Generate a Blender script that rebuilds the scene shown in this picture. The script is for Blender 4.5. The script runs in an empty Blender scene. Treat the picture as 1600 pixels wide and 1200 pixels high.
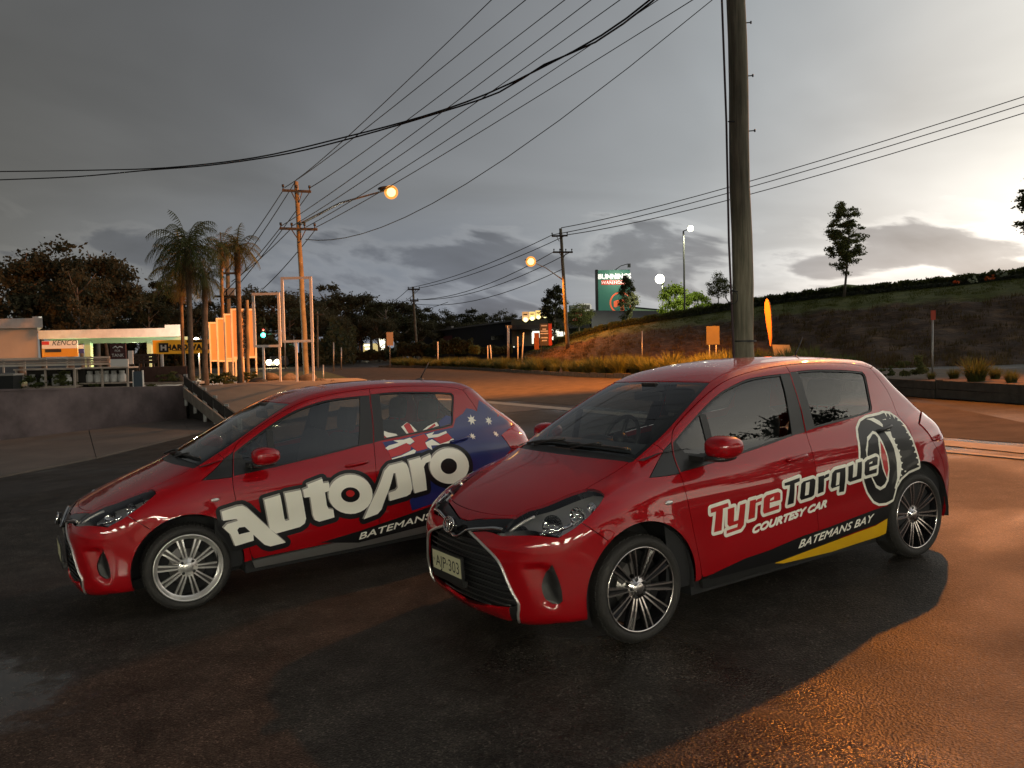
import bpy, math, random
import numpy as np
from mathutils import Vector, Matrix
from mathutils.geometry import delaunay_2d_cdt
sc = bpy.context.scene
COL = sc.collection
rnd = random.Random(7)
# ------------------------------------------------------------------ camera
FL = 1274.1                        # focal length in pixels of the 1600 px wide photograph
CAM = np.array((-.0883, 0., 1.6851))
FW = np.array((.00225362, .99907246, -.04300169))
RT = np.array((.99978686, -.00313356, -.02040632))
UP = np.array((.02052214, .04294654, .99886658))
cd = bpy.data.cameras.new('camera'); cam = bpy.data.objects.new('camera', cd); COL.objects.link(cam)
cam.matrix_world = Matrix(((RT[0], UP[0], -FW[0], CAM[0]), (RT[1], UP[1], -FW[1], CAM[1]), (RT[2], UP[2], -FW[2], CAM[2]), (0, 0, 0, 1)))
cd.sensor_width = 36; cd.lens = FL*36/1600; cd.clip_start = .05; cd.clip_end = 3000
sc.camera = cam
# ------------------------------------------------------------------ sky: heavy dusk cloud, brightest low in the north-east behind the hill
BR = np.array((.5, .85, .145)); BR /= np.linalg.norm(BR)
W = bpy.data.worlds.new('World'); sc.world = W; W.use_nodes = True
nt = W.node_tree; nt.nodes.clear()
def N(tree, kind, **kw):
    n = tree.nodes.new(kind)
    for k, v in kw.items():
        if k in n.inputs.keys(): n.inputs[k].default_value = v
        else: setattr(n, k, v)
    return n
def L(tree, a, b): tree.links.new(a, b)
def ramp(tree, pts, src=None, interp='LINEAR'):
    r = tree.nodes.new('ShaderNodeValToRGB'); r.color_ramp.interpolation = interp
    e = r.color_ramp.elements
    while len(e) > 1: e.remove(e[0])
    for i, (p, c) in enumerate(pts):
        c = (c, c, c) if not hasattr(c, '__len__') else c
        q = e[0] if i == 0 else e.new(p)
        q.position = p; q.color = (*c, 1)
    if src is not None: L(tree, src, r.inputs['Fac'])
    return r
def M(tree, op, a, b=None, c=None):
    n = tree.nodes.new('ShaderNodeMath'); n.operation = op
    for i, v in enumerate((a, b, c)):
        if v is None: continue
        if hasattr(v, 'links'): L(tree, v, n.inputs[i])
        else: n.inputs[i].default_value = v
    return n.outputs[0]
def mixc(tree, mode, f, a, b):
    n = tree.nodes.new('ShaderNodeMix'); n.data_type = 'RGBA'; n.blend_type = mode
    for i, v in ((0, f), (6, a), (7, b)):
        if hasattr(v, 'links'): L(tree, v, n.inputs[i])
        elif hasattr(v, '__len__'): n.inputs[i].default_value = (*v, 1)
        else: n.inputs[i].default_value = v
    return n.outputs[2]
tc = N(nt, 'ShaderNodeTexCoord')
nrm = N(nt, 'ShaderNodeVectorMath', operation='NORMALIZE'); L(nt, tc.outputs['Generated'], nrm.inputs[0])
dirv = nrm.outputs[0]
sep = N(nt, 'ShaderNodeSeparateXYZ'); L(nt, dirv, sep.inputs[0])
dot = N(nt, 'ShaderNodeVectorMath', operation='DOT_PRODUCT'); L(nt, dirv, dot.inputs[0]); dot.inputs[1].default_value = BR
ang = M(nt, 'DIVIDE', M(nt, 'ARCCOSINE', M(nt, 'MINIMUM', dot.outputs['Value'], .99999)), math.pi)       # 0..1 = 0..180 deg
# cloud plane coordinates: dir / (z + .12)
den = M(nt, 'ADD', M(nt, 'MAXIMUM', sep.outputs[2], 0.), .13)
cx = M(nt, 'DIVIDE', sep.outputs[0], den); cy = M(nt, 'DIVIDE', sep.outputs[1], den)
cmb = N(nt, 'ShaderNodeCombineXYZ'); L(nt, cx, cmb.inputs[0]); L(nt, cy, cmb.inputs[1])
n1 = N(nt, 'ShaderNodeTexNoise', Scale=.75, Detail=4.5, Roughness=.5, Distortion=.5); L(nt, cmb.outputs[0], n1.inputs['Vector'])
# tall-ish low cloud bank coordinates: azimuth stretched
az = M(nt, 'ARCTAN2', sep.outputs[0], sep.outputs[1]); el = M(nt, 'ARCSINE', M(nt, 'MINIMUM', M(nt, 'MAXIMUM', sep.outputs[2], 0.), .999))
cmb2 = N(nt, 'ShaderNodeCombineXYZ'); L(nt, M(nt, 'MULTIPLY_ADD', az, 7.2, 3.7), cmb2.inputs[0]); L(nt, M(nt, 'MULTIPLY_ADD', el, 21., M(nt, 'MULTIPLY', az, 3.5)), cmb2.inputs[1]); cmb2.inputs[2].default_value = 1.3
n2 = N(nt, 'ShaderNodeTexNoise', Scale=1., Detail=7., Roughness=.5, Distortion=.25); L(nt, cmb2.outputs[0], n2.inputs['Vector'])
ex = M(nt, 'ADD', M(nt, 'ADD', M(nt, 'DIVIDE', M(nt, 'MAXIMUM', M(nt, 'SUBTRACT', .733, az), 0.), .33), M(nt, 'DIVIDE', M(nt, 'MAXIMUM', M(nt, 'SUBTRACT', az, 1.9), 0.), .4)), M(nt, 'DIVIDE', el, .75))
glow = M(nt, 'MULTIPLY', M(nt, 'EXPONENT', M(nt, 'MULTIPLY', ex, -1.)), 1.95)
lum = M(nt, 'ADD', glow, M(nt, 'MULTIPLY_ADD', M(nt, 'EXPONENT', M(nt, 'DIVIDE', el, -.4)), .095, .046))
tint = ramp(nt, [(0, (.96, .985, 1.03)), (.12, (.94, .99, 1.05)), (.3, (.94, 1., 1.04)), (.6, (1., .98, .93)), (1, (1., .955, .86))], glow)
lumc = N(nt, 'ShaderNodeCombineColor'); 
for i_ in range(3): L(nt, lum, lumc.inputs[i_])
base = mixc(nt, 'MULTIPLY', 1., lumc.outputs[0], tint.outputs[0])
var = ramp(nt, [(.28, .72), (.45, .92), (.55, 1.05), (.72, 1.3)], n1.outputs['Fac'])
base = mixc(nt, 'MULTIPLY', .75, base, var.outputs[0])
# blue-grey clear slot low down, brownish murk in the west
elev = sep.outputs[2]
slot = M(nt, 'MULTIPLY', ramp(nt, [(.03, 1), (.10, .8), (.19, 0)], elev).outputs[0], ramp(nt, [(.13, 0), (.18, 1), (.27, .8), (.36, 0)], ang).outputs[0])
base = mixc(nt, 'MIX', M(nt, 'MULTIPLY', slot, .8), base, (.205, .235, .29))
murk = M(nt, 'MULTIPLY', ramp(nt, [(.0, 1), (.3, .6), (.5, 0)], elev).outputs[0], ramp(nt, [(.24, 0), (.34, 1)], ang).outputs[0])
base = mixc(nt, 'MULTIPLY', murk, base, (1.05, .99, .86))
# the low dark cloud bank
bank = M(nt, 'ADD', n2.outputs['Fac'], M(nt, 'SUBTRACT', ramp(nt, [(.015, .40), (.045, .53), (.085, .60), (.12, .55), (.155, .36), (.2, .0)], elev).outputs[0], .5))
mk = ramp(nt, [(.50, 0), (.60, 1)], bank, 'EASE')
bmask = M(nt, 'MULTIPLY', mk.outputs[0], ramp(nt, [(0, .9), (.42, .9), (.48, 1), (.60, 1), (.66, .75), (.72, .3), (1, .3)], M(nt, 'MULTIPLY_ADD', az, 1/math.pi/2*1., .5)).outputs[0])
bankc = mixc(nt, 'ADD', 1., mixc(nt, 'MULTIPLY', 1., base, (.36, .36, .37)), (.045, .049, .058))
bankc = mixc(nt, 'MULTIPLY', 1., bankc, ramp(nt, [(.45, 1.22), (.72, .82)], n2.outputs['Fac']).outputs[0])
base = mixc(nt, 'MIX', M(nt, 'MULTIPLY', bmask, .85), base, bankc)
rim = ramp(nt, [(.46, 0), (.52, 1), (.58, 0)], bank)
base = mixc(nt, 'ADD', M(nt, 'MULTIPLY', M(nt, 'MULTIPLY', rim.outputs[0], ramp(nt, [(.02, 0), (.06, 1), (.16, 1), (.2, 0)], elev).outputs[0]), .07), base, mixc(nt, 'MULTIPLY', 1., lumc.outputs[0], (2.2, 2.1, 1.9)))
sky = N(nt, 'ShaderNodeTexSky', sky_type='NISHITA', sun_disc=False)
sky.sun_elevation = math.radians(2); sky.sun_rotation = math.atan2(BR[0], BR[1])
skm = mixc(nt, 'MIX', .004, base, sky.outputs[0])
bg = N(nt, 'ShaderNodeBackground', Strength=1.0); L(nt, skm, bg.inputs['Color'])
wo = N(nt, 'ShaderNodeOutputWorld'); L(nt, bg.outputs[0], wo.inputs['Surface'])
W.cycles.sampling_method = 'MANUAL'; W.cycles.sample_map_resolution = 512
# the sun is still behind cloud: a weak wide lamp
sd = bpy.data.lights.new('sun', 'SUN'); sd.energy = .10; sd.angle = math.radians(25); sd.color = (1, .92, .8)
so = bpy.data.objects.new('sun', sd); COL.objects.link(so)
so.rotation_euler = Vector((-BR[0], -BR[1], -.25)).to_track_quat('-Z', 'Y').to_euler()
vs = sc.view_settings; vs.view_transform = 'Standard'; vs.look = 'None'; vs.exposure = 0.0; vs.gamma = 1.0; vs.use_curve_mapping = False
cy_ = sc.cycles; cy_.max_bounces = 8; cy_.transparent_max_bounces = 24; cy_.glossy_bounces = 4; cy_.sample_clamp_indirect = 4.0; cy_.caustics_reflective = False; cy_.caustics_refractive = False

KEYW = 16500.; TUBEW = 120.          # strengths of the street lamp and of the workshop tubes
# ------------------------------------------------------------------ helpers
def obj(name, me, mat=None, parent=None, loc=None, **props):
    o = bpy.data.objects.new(name, me); COL.objects.link(o)
    if mat is not None and me is not None and len(me.materials) == 0: me.materials.append(mat)
    if parent is not None: o.parent = parent
    if loc is not None: o.location = loc
    for k, v in props.items(): o[k] = v
    return o
def thing(name, label, cat, loc=(0, 0, 0), rotz=0., group=None, me=None, mat=None):
    o = obj(name, me, mat); o.location = loc; o.rotation_euler = (0, 0, rotz)
    o['label'] = label; o['category'] = cat
    if group: o['group'] = group
    return o
def structure(name, me, mat): return obj(name, me, mat, kind='structure')
def copy_tree(o, parent=None):
    c = o.copy(); COL.objects.link(c)
    if parent is not None: c.parent = parent
    for ch in list(o.children): copy_tree(ch, c)
    return c
class MB:
    def __init__(s): s.v = []; s.f = []; s.m = []; s.sm = []
    def add(s, vs_, fs_, mi=0, smooth=False):
        b = len(s.v); s.v += [tuple(v) for v in vs_]
        for f in fs_: s.f.append([b+i for i in f]); s.m.append(mi); s.sm.append(smooth)
        return s
    def box(s, a, b, mi=0, rot=None, about=None):
        x0, y0, z0 = a; x1, y1, z1 = b
        vs_ = [(x0,y0,z0),(x1,y0,z0),(x1,y1,z0),(x0,y1,z0),(x0,y0,z1),(x1,y0,z1),(x1,y1,z1),(x0,y1,z1)]
        if rot is not None:
            R = rot if not isinstance(rot, (int, float)) else Matrix.Rotation(rot, 3, 'Z')
            c = Vector(about if about else (0, 0, 0)); vs_ = [tuple(R @ (Vector(v)-c)+c) for v in vs_]
        return s.add(vs_, [(0,3,2,1),(4,5,6,7),(0,1,5,4),(1,2,6,5),(2,3,7,6),(3,0,4,7)], mi)
    def tube(s, pts, r, n=8, mi=0, caps=True, smooth=True):
        pts = [Vector(p) for p in pts]; rs = r if hasattr(r, '__len__') else [r]*len(pts)
        b = len(s.v); ref = None
        for i, p in enumerate(pts):
            d = (pts[min(i+1, len(pts)-1)]-pts[max(i-1, 0)]).normalized()
            if ref is None: ref = Vector((0, 0, 1)) if abs(d.z) < .9 else Vector((1, 0, 0))
            u = d.cross(ref).normalized(); w = u.cross(d).normalized(); ref = w
            for k in range(n):
                a = 2*math.pi*k/n; s.v.append(tuple(p+(u*math.cos(a)+w*math.sin(a))*rs[i]))
        for i in range(len(pts)-1):
            for k in range(n):
                s.f.append([b+i*n+k, b+i*n+(k+1) % n, b+(i+1)*n+(k+1) % n, b+(i+1)*n+k]); s.m.append(mi); s.sm.append(smooth)
        if caps:
            s.f.append([b+k for k in range(n)][::-1]); s.m.append(mi); s.sm.append(False)
            e = b+(len(pts)-1)*n; s.f.append([e+k for k in range(n)]); s.m.append(mi); s.sm.append(False)
        return s
    def lathe(s, prof, n=24, axis='Z', c=(0, 0, 0), mi=0, smooth=True, close=False):
        """prof: (radius, height) list revolved about an axis through c"""
        b = len(s.v)
        for r, h in prof:
            for k in range(n):
                a = 2*math.pi*k/n; x, y = r*math.cos(a), r*math.sin(a)
                p = (x, y, h) if axis == 'Z' else ((x, h, y) if axis == 'Y' else (h, x, y))
                s.v.append((p[0]+c[0], p[1]+c[1], p[2]+c[2]))
        q = len(prof)
        for i in range(q if close else q-1):
            j = (i+1) % q
            for k in range(n):
                s.f.append([b+i*n+k, b+i*n+(k+1) % n, b+j*n+(k+1) % n, b+j*n+k]); s.m.append(mi); s.sm.append(smooth)
        return s
    def ball(s, c, r, n=10, mi=0, sx=1, sy=1, sz=1):
        pr = [(math.sin(math.pi*i/n)*r+1e-5, -math.cos(math.pi*i/n)*r) for i in range(n+1)]
        b = len(s.v); s.lathe(pr, n*2, 'Z', (0, 0, 0), mi)
        for i in range(b, len(s.v)):
            v = s.v[i]; s.v[i] = (v[0]*sx+c[0], v[1]*sy+c[1], v[2]*sz+c[2])
        return s
    def mesh(s, name='mesh'):
        me = bpy.data.meshes.new(name); me.from_pydata(s.v, [], s.f)
        me.polygons.foreach_set('material_index', s.m); me.polygons.foreach_set('use_smooth', s.sm)
        me.update(); return me
def mesh_np(name, V, F, smooth=True, mats=(), mi=None):
    """V (n,3), F (m,k) uniform faces"""
    V = np.asarray(V, np.float32); F = np.asarray(F, np.int32); k = F.shape[1]
    me = bpy.data.meshes.new(name)
    me.vertices.add(len(V)); me.vertices.foreach_set('co', V.ravel())
    me.loops.add(F.size); me.loops.foreach_set('vertex_index', F.ravel())
    me.polygons.add(len(F)); me.polygons.foreach_set('loop_start', np.arange(0, F.size, k, dtype=np.int32))
    if smooth: me.polygons.foreach_set('use_smooth', np.ones(len(F), bool))
    for m in mats: me.materials.append(m)
    if mi is not None: me.polygons.foreach_set('material_index', np.asarray(mi, np.int32))
    me.update(calc_edges=True); return me

# ------------------------------------------------------------------ materials
def mat(name, col, rough=.6, metal=0., coat=0., vary=0., scale=8., bump=0., bscale=60., emit=None, spec=.5, dark=None):
    m = bpy.data.materials.new(name); m.use_nodes = True; t = m.node_tree; b = t.nodes['Principled BSDF']
    b.inputs['Base Color'].default_value = (*col, 1); b.inputs['Roughness'].default_value = rough; b.inputs['Metallic'].default_value = metal
    b.inputs['Coat Weight'].default_value = coat; b.inputs['Coat Roughness'].default_value = .04; b.inputs['Specular IOR Level'].default_value = spec
    o = None
    if vary or bump:
        o = N(t, 'ShaderNodeTexCoord').outputs['Object']
    if vary:
        n = N(t, 'ShaderNodeTexNoise', Scale=scale, Detail=6., Roughness=.6); L(t, o, n.inputs['Vector'])
        lo = dark if dark else tuple(c*(1-vary) for c in col)
        r = ramp(t, [(.35, lo), (.65, tuple(min(1, c*(1+vary*.6)) for c in col))], n.outputs['Fac'])
        L(t, r.outputs[0], b.inputs['Base Color'])
    if bump:
        n = N(t, 'ShaderNodeTexNoise', Scale=bscale, Detail=4.); L(t, o, n.inputs['Vector'])
        bp = N(t, 'ShaderNodeBump', Strength=bump, Distance=.02); L(t, n.outputs['Fac'], bp.inputs['Height']); L(t, bp.outputs[0], b.inputs['Normal'])
    if emit:
        b.inputs['Emission Color'].default_value = (*emit[0], 1); b.inputs['Emission Strength'].default_value = emit[1]
    return m
def glass(name, tint, refl=1.0, rough=.0):
    m = bpy.data.materials.new(name); m.use_nodes = True; t = m.node_tree; t.nodes.clear()
    tr = N(t, 'ShaderNodeBsdfTransparent', Color=(*tint, 1)); gl = N(t, 'ShaderNodeBsdfGlossy', Roughness=rough, Color=(refl, refl, refl, 1))
    ge = N(t, 'ShaderNodeNewGeometry'); dt = N(t, 'ShaderNodeVectorMath', operation='DOT_PRODUCT'); L(t, ge.outputs['Normal'], dt.inputs[0]); L(t, ge.outputs['Incoming'], dt.inputs[1])
    c5 = M(t, 'POWER', M(t, 'SUBTRACT', 1., M(t, 'ABSOLUTE', dt.outputs['Value'])), 5.); mx = N(t, 'ShaderNodeMixShader')
    f = M(t, 'MINIMUM', M(t, 'MULTIPLY_ADD', c5, .92, .078), 1.)      # Schlick, two faces of a thin pane
    L(t, f, mx.inputs[0]); L(t, tr.outputs[0], mx.inputs[1]); L(t, gl.outputs[0], mx.inputs[2])
    out = N(t, 'ShaderNodeOutputMaterial'); L(t, mx.outputs[0], out.inputs['Surface']); return m

def text_loops(s, spacing=1.0):
    """outline loops of a line of text in the built-in font, cap height ~ .73 units, starting at x = 0"""
    cu = bpy.data.curves.new('text', 'FONT'); cu.body = s; cu.fill_mode = 'NONE'; cu.resolution_u = 3; cu.space_character = spacing
    o = bpy.data.objects.new('text', cu); COL.objects.link(o)
    dg = bpy.context.evaluated_depsgraph_get(); me = o.evaluated_get(dg).to_mesh()
    nv = len(me.vertices); co = [(v.co.x, v.co.y) for v in me.vertices]; nb = [[] for _ in range(nv)]
    for e in me.edges: nb[e.vertices[0]].append(e.vertices[1]); nb[e.vertices[1]].append(e.vertices[0])
    seen = set(); loops = []
    for i in range(nv):
        if i in seen or len(nb[i]) < 2: continue
        lp = [i]; seen.add(i); cur = i
        while True:
            nx = [j for j in nb[cur] if j not in seen]
            if not nx: break
            cur = nx[0]; seen.add(cur); lp.append(cur)
        if len(lp) > 2: loops.append([co[j] for j in lp])
    bpy.data.objects.remove(o); bpy.data.curves.remove(cu)
    return loops
def evenodd(P, loops):
    r = np.zeros(len(P), bool)
    for lp in loops:
        a = np.asarray(lp, float); b = np.roll(a, -1, 0)
        for (x0, y0), (x1, y1) in zip(a, b):
            if y0 == y1: continue
            c = (P[:, 1] < y0) != (P[:, 1] < y1)
            r ^= c & (P[:, 0] < (x1-x0)*(P[:, 1]-y0)/(y1-y0)+x0)
    return r
def fill(groups, grid=None, bbox_pts=None):
    """union of even-odd groups -> 2-D verts, triangles; optional interior grid"""
    pts = []; edges = []
    for g in groups:
        for lp in g:
            b = len(pts); pts += [tuple(p) for p in lp]; edges += [(b+i, b+(i+1) % len(lp)) for i in range(len(lp))]
    if grid:
        A = np.array(pts); lo = A.min(0); hi = A.max(0)
        gx, gy = np.meshgrid(np.arange(lo[0]+grid*.5, hi[0], grid), np.arange(lo[1]+grid*.5, hi[1], grid))
        gx = gx+(np.arange(gx.shape[0]) % 2)[:, None]*grid*.5
        P = np.stack([gx.ravel(), gy.ravel()], 1); ins = np.zeros(len(P), bool)
        for g in groups: ins |= evenodd(P, g)
        P = P[ins]
        if len(P):
            keep = np.ones(len(P), bool)
            for i in range(0, len(P), 500):
                d = np.abs(P[i:i+500, None, :]-A[None]).max(-1).min(1); keep[i:i+500] = d > grid*.45
            pts += [tuple(p) for p in P[keep]]
    r = delaunay_2d_cdt([Vector(p) for p in pts], edges, [], 0, 1e-6)
    V = np.array([(v.x, v.y) for v in r[0]]); T = np.array([t for t in r[2] if len(t) == 3])
    c = V[T].mean(1); ins = np.zeros(len(T), bool)
    for g in groups: ins |= evenodd(c, g)
    T = T[ins]
    a = V[T]; s = (a[:, 1, 0]-a[:, 0, 0])*(a[:, 2, 1]-a[:, 0, 1])-(a[:, 1, 1]-a[:, 0, 1])*(a[:, 2, 0]-a[:, 0, 0])
    T[s < 0] = T[s < 0][:, ::-1]; T = T[np.abs(s) > 1e-12]
    return V, T
def stroke(lp, r, n=8):
    """groups that thicken a closed loop outwards by r"""
    out = [[lp]]
    for (x0, y0), (x1, y1) in zip(lp, lp[1:]+lp[:1]):
        d = math.hypot(x1-x0, y1-y0)
        if d < 1e-6: continue
        a = math.atan2(y1-y0, x1-x0)
        q = [(x1+r*math.cos(a-math.pi/2+math.pi*i/n), y1+r*math.sin(a-math.pi/2+math.pi*i/n)) for i in range(n+1)]
        q += [(x0+r*math.cos(a+math.pi/2+math.pi*i/n), y0+r*math.sin(a+math.pi/2+math.pi*i/n)) for i in range(n+1)]
        out.append([q])
    return out
def flat_text(s, size, m, parent, loc, rx=0., rz=0., align='C', spacing=1., name='lettering', shear=0., wide=1., bold=0.):
    """flat printed text standing in the local XZ plane (facing -Y)"""
    lps = text_loops(s, spacing); xs = [p[0] for l in lps for p in l]; w = max(xs)
    off = -w/2 if align == 'C' else 0
    lps = [[((p[0]+off+shear*p[1])*size*wide, p[1]*size) for p in l] for l in lps]
    g = [lps]
    if bold:
        for l in lps: g += stroke(l, bold, 3)[1:]
    V, T = fill(g); me = mesh_np(name, np.stack([V[:, 0], V[:, 0]*0, V[:, 1]], 1), T, smooth=False)
    o = obj(name, me, m, parent, loc); o.rotation_euler = (rx, 0, rz); return o

# ================================================================== THE TWO HATCHBACKS
# body skin as a smooth field F(x,y,z)=0 (x rearwards from the front axle, y to the right-hand side, z up, metres)
def spl(pts):
    a=np.array(pts,float);X=a[:,0];Y=a[:,1]
    d=np.diff(Y)/np.diff(X);m=np.empty(len(X));m[0]=d[0];m[-1]=d[-1]
    h=np.diff(X)
    m[1:-1]=(d[:-1]*h[1:]+d[1:]*h[:-1])/(h[1:]+h[:-1])
    def f(t):
        t=np.asarray(t,float)
        tc=np.clip(t,X[0],X[-1]);i=np.clip(np.searchsorted(X,tc)-1,0,len(X)-2)
        hh=h[i];s=(tc-X[i])/hh
        r=(2*s**3-3*s*s+1)*Y[i]+(s**3-2*s*s+s)*hh*m[i]+(-2*s**3+3*s*s)*Y[i+1]+(s**3-s*s)*hh*m[i+1]
        return r+np.where(t<X[0],(t-X[0])*m[0],0)+np.where(t>X[-1],(t-X[-1])*m[-1],0)
    return f
def smax(a,b,k):
    h=np.maximum(k-np.abs(a-b),0)/k
    return np.maximum(a,b)+h*h*k*.25
def smin(a,b,k): return -smax(-a,-b,k)
side_z=spl([(.12,.775),(.2,.80),(.28,.818),(.42,.832),(.6,.838),(.72,.836),(.80,.826),(.88,.800),(.96,.758),(1.05,.70),(1.2,.55)])
side_x=spl([(-.8,-.055),(-.5,-.03),(-.2,-.004),(0,.004),(.3,0),(1.0,.0),(1.8,.0),(2.3,.006),(2.55,.006),(2.8,-.015),(3.2,-.075)])
front_z=spl([(.10,-.58),(.17,-.675),(.22,-.71),(.30,-.728),(.45,-.735),(.56,-.732),(.64,-.715),(.70,-.69),(.76,-.645),(.9,-.49)])
front_y=spl([(0,0),(.12,.003),(.25,.014),(.45,.036),(.58,.078),(.68,.145),(.77,.25),(.86,.40)])
hood_c=spl([(-.85,.53),(-.74,.625),(-.66,.70),(-.55,.762),(-.42,.823),(-.25,.89),(-.1,.94),(.1,.985),(.3,1.02),(.6,1.03),(2.6,1.04),(3.2,1.0)])
rear_z=spl([(.1,3.06),(.2,3.12),(.3,3.17),(.5,3.20),(.62,3.20),(.7,3.17),(.85,3.14),(.95,3.10),(1.03,3.02),(1.2,2.80),(1.38,2.64)])
roof_c=spl([(.3,1.16),(.6,1.315),(.8,1.395),(1.0,1.45),(1.25,1.485),(1.55,1.50),(1.9,1.492),(2.3,1.46),(2.6,1.42),(2.8,1.385),(3.0,1.33)])
ws_z=spl([(.85,-.25),(1.0,.035),(1.2,.45),(1.34,.745),(1.42,.925),(1.5,1.13)])
gh_z=spl([(.85,.772),(.95,.752),(1.05,.722),(1.2,.668),(1.35,.602),(1.45,.545),(1.55,.47)])
gh_x=spl([(-.2,-.16),(.1,-.085),(.4,-.04),(.8,-.012),(1.3,0),(1.8,0),(2.2,-.018),(2.6,-.06),(3.0,-.13)])
def arch(x,z,cx,a):
    r=np.sqrt((x-cx)**2+(z-.30)**2)
    return .014*np.exp(-((r-.36)/.07)**2)
def F(x,y,z):
    ay=np.abs(y)
    ys=side_z(z)+side_x(x)+arch(x,z,0,0)+arch(x,z,2.51,0)
    # door waist scallop
    ys=ys-.012*np.exp(-((z-(.50+.02*x))/.10)**2)*np.clip((x-.35)/.2,0,1)*np.clip((2.2-x)/.2,0,1)
    fs=ay-ys
    zt=hood_c(x)-.062*(ay/.74)**2.6
    ft=(z-zt)*.9
    ff=(front_z(z)+front_y(ay)-x)*.85
    fr=(x-rear_z(z)+.13*(ay/.72)**2.5)*.9
    lo=smax(fs,ft,.11)
    th=np.degrees(np.arctan2(ay,.1-x))
    e=np.clip((th-39.5+ (z-.44)*26)/9,0,1)*np.clip((51.2-th-(z-.40)*12)/3.5,0,1)*np.clip((z-.275)/.05,0,1)*np.clip((.55-z)/.05,0,1)
    ff=ff+.045*e*e*(3-2*e)
    lo=smax(lo,ff,.06);lo=smax(lo,fr,.12)
    lo=smax(lo,.125+(-.012+.084*np.clip(ay/.7,0,1)**2)*np.clip((-.05-x)/.25,0,1)-z,.05)
    gs=(ay-gh_z(z)-gh_x(x))*.93
    gr=z-roof_c(x)+.045*(ay/.55)**2.5
    gw=(ws_z(z)+.10*(ay/.65)**2-x)*.45
    gb=(x-rear_z(z)+.13*(ay/.72)**2.5)*.85
    g=smax(gs,gr,.08);g=smax(g,gw,.05);g=smax(g,gb,.10)
    g=smax(g,.80-z,.05)
    return smin(lo,g,.05)
def grad(x,y,z,e=1e-3):
    g=np.stack([F(x+e,y,z)-F(x-e,y,z),F(x,y+e,z)-F(x,y-e,z),F(x,y,z+e)-F(x,y,z-e)],-1)
    return g/np.maximum(np.linalg.norm(g,axis=-1,keepdims=True),1e-9)
def hit(o,d,off=0.,tmax=8.,n=160,t0=0.):
    """first hit of F=off along rays o+t d (d unit). vectorised march+bisect; returns t (nan if none)"""
    o=np.broadcast_to(o,d.shape)
    t=np.full(len(d),t0);prev=t.copy();done=np.zeros(len(d),bool);ok=done.copy()
    f0=F(*(o).T)-off
    for i in range(n):
        p=o+d*t[:,None];f=F(*p.T)-off
        newhit=(~done)&(f<=0);ok|=newhit;done|=newhit|(t>tmax)
        step=np.clip(np.abs(f)*.7,.008,.4)
        prev=np.where(done,prev,t);t=np.where(done,t,t+step)
        if done.all(): break
    a,b=prev,t
    for i in range(22):
        m=(a+b)/2;f=F(*(o+d*m[:,None]).T)-off
        b=np.where(f<=0,m,b);a=np.where(f<=0,a,m)
    return np.where(ok,b,np.nan)
def surf(p):
    p = np.asarray(p, float)
    for _ in range(4):
        g = grad(*p.T); p = p-F(*p.T)[:, None]*g
    return p
class Fr:
    def __init__(s, d, u, t0):
        s.d = np.array(d, float)/np.linalg.norm(d); u = np.array(u, float); u -= s.d*(u@s.d); s.u = u/np.linalg.norm(u)
        s.v = np.cross(s.u, s.d) if False else np.cross(s.d, s.u); s.t0 = t0
        if s.v[2] < 0 or (abs(s.v[2]) < 1e-6 and s.v[1] < 0): s.v = -s.v
    def uv(s, p): p = np.asarray(p, float); return np.stack([p@s.u, p@s.v], -1)
    def ray(s, q): q = np.asarray(q, float); return q[:, :1]*s.u+q[:, 1:]*s.v+s.d*s.t0, np.broadcast_to(s.d, (len(q), 3))
class Rad:
    def __init__(s, x0, sg): s.x0 = x0; s.sg = sg
    def uv(s, p): p = np.asarray(p, float); return np.stack([.85*np.arctan2(-p[..., 1], s.sg*(p[..., 0]-s.x0)), p[..., 2]], -1)
    def ray(s, q):
        q = np.asarray(q, float); a = q[:, 0]/.85; d = np.stack([s.sg*np.cos(a), -np.sin(a), a*0], -1)
        o = d*1.45; o[:, 0] += s.x0; o[:, 2] = q[:, 1]; return o, -d
fS = Fr((0, 1, 0), (1, 0, 0), -1.5); fT = Fr((0, 0, -1), (1, 0, 0), -1.9); fW = Fr((1, 0, -1), (0, 1, 0), -1.5)
fD = Fr((0, 1, -1), (1, 0, 0), -1.9); fH = Fr((.7, .55, -.45), (0, -1, 0), -1.9); fB = Fr((-1, 0, 0), (0, 1, 0), -3.8)
fQ = Fr((-.62, .75, -.25), (.75, .62, 0), -3.6); fR = Rad(.1, -1); fR2 = Rad(2.3, 1)
def cr(pts, step=.03):
    """Catmull-Rom through pts"""
    P = np.asarray(pts, float)
    if len(P) < 3: P = np.array([P[0], (P[0]+P[-1])/2, P[-1]])
    out = []
    E = np.vstack([2*P[0]-P[1], P, 2*P[-1]-P[-2]])
    for i in range(1, len(E)-2):
        n = max(1, int(np.linalg.norm(E[i+1]-E[i])/step))
        for k in range(n):
            t = k/n; a, b, c, d = E[i-1], E[i], E[i+1], E[i+2]
            out.append(.5*((2*b)+(-a+c)*t+(2*a-5*b+4*c-d)*t*t+(-a+3*b-3*c+d)*t**3))
    out.append(P[-1]); return np.array(out)
def path(*segs, step=.03):
    """join smooth segments at sharp corners"""
    r = []
    for s in segs:
        c = cr(s, step)
        if len(r) and np.linalg.norm(r[-1]-c[0]) < 1e-4: c = c[1:]
        r += list(c)
    if np.linalg.norm(r[0]-r[-1]) < 1e-4: r = r[:-1]
    return np.array(r)
def arc(cx, a0, a1, R=.38, n=26):
    return [(cx+R*math.cos(math.radians(a)), 0, .30+R*math.sin(math.radians(a))) for a in np.linspace(a0, a1, n)]
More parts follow.
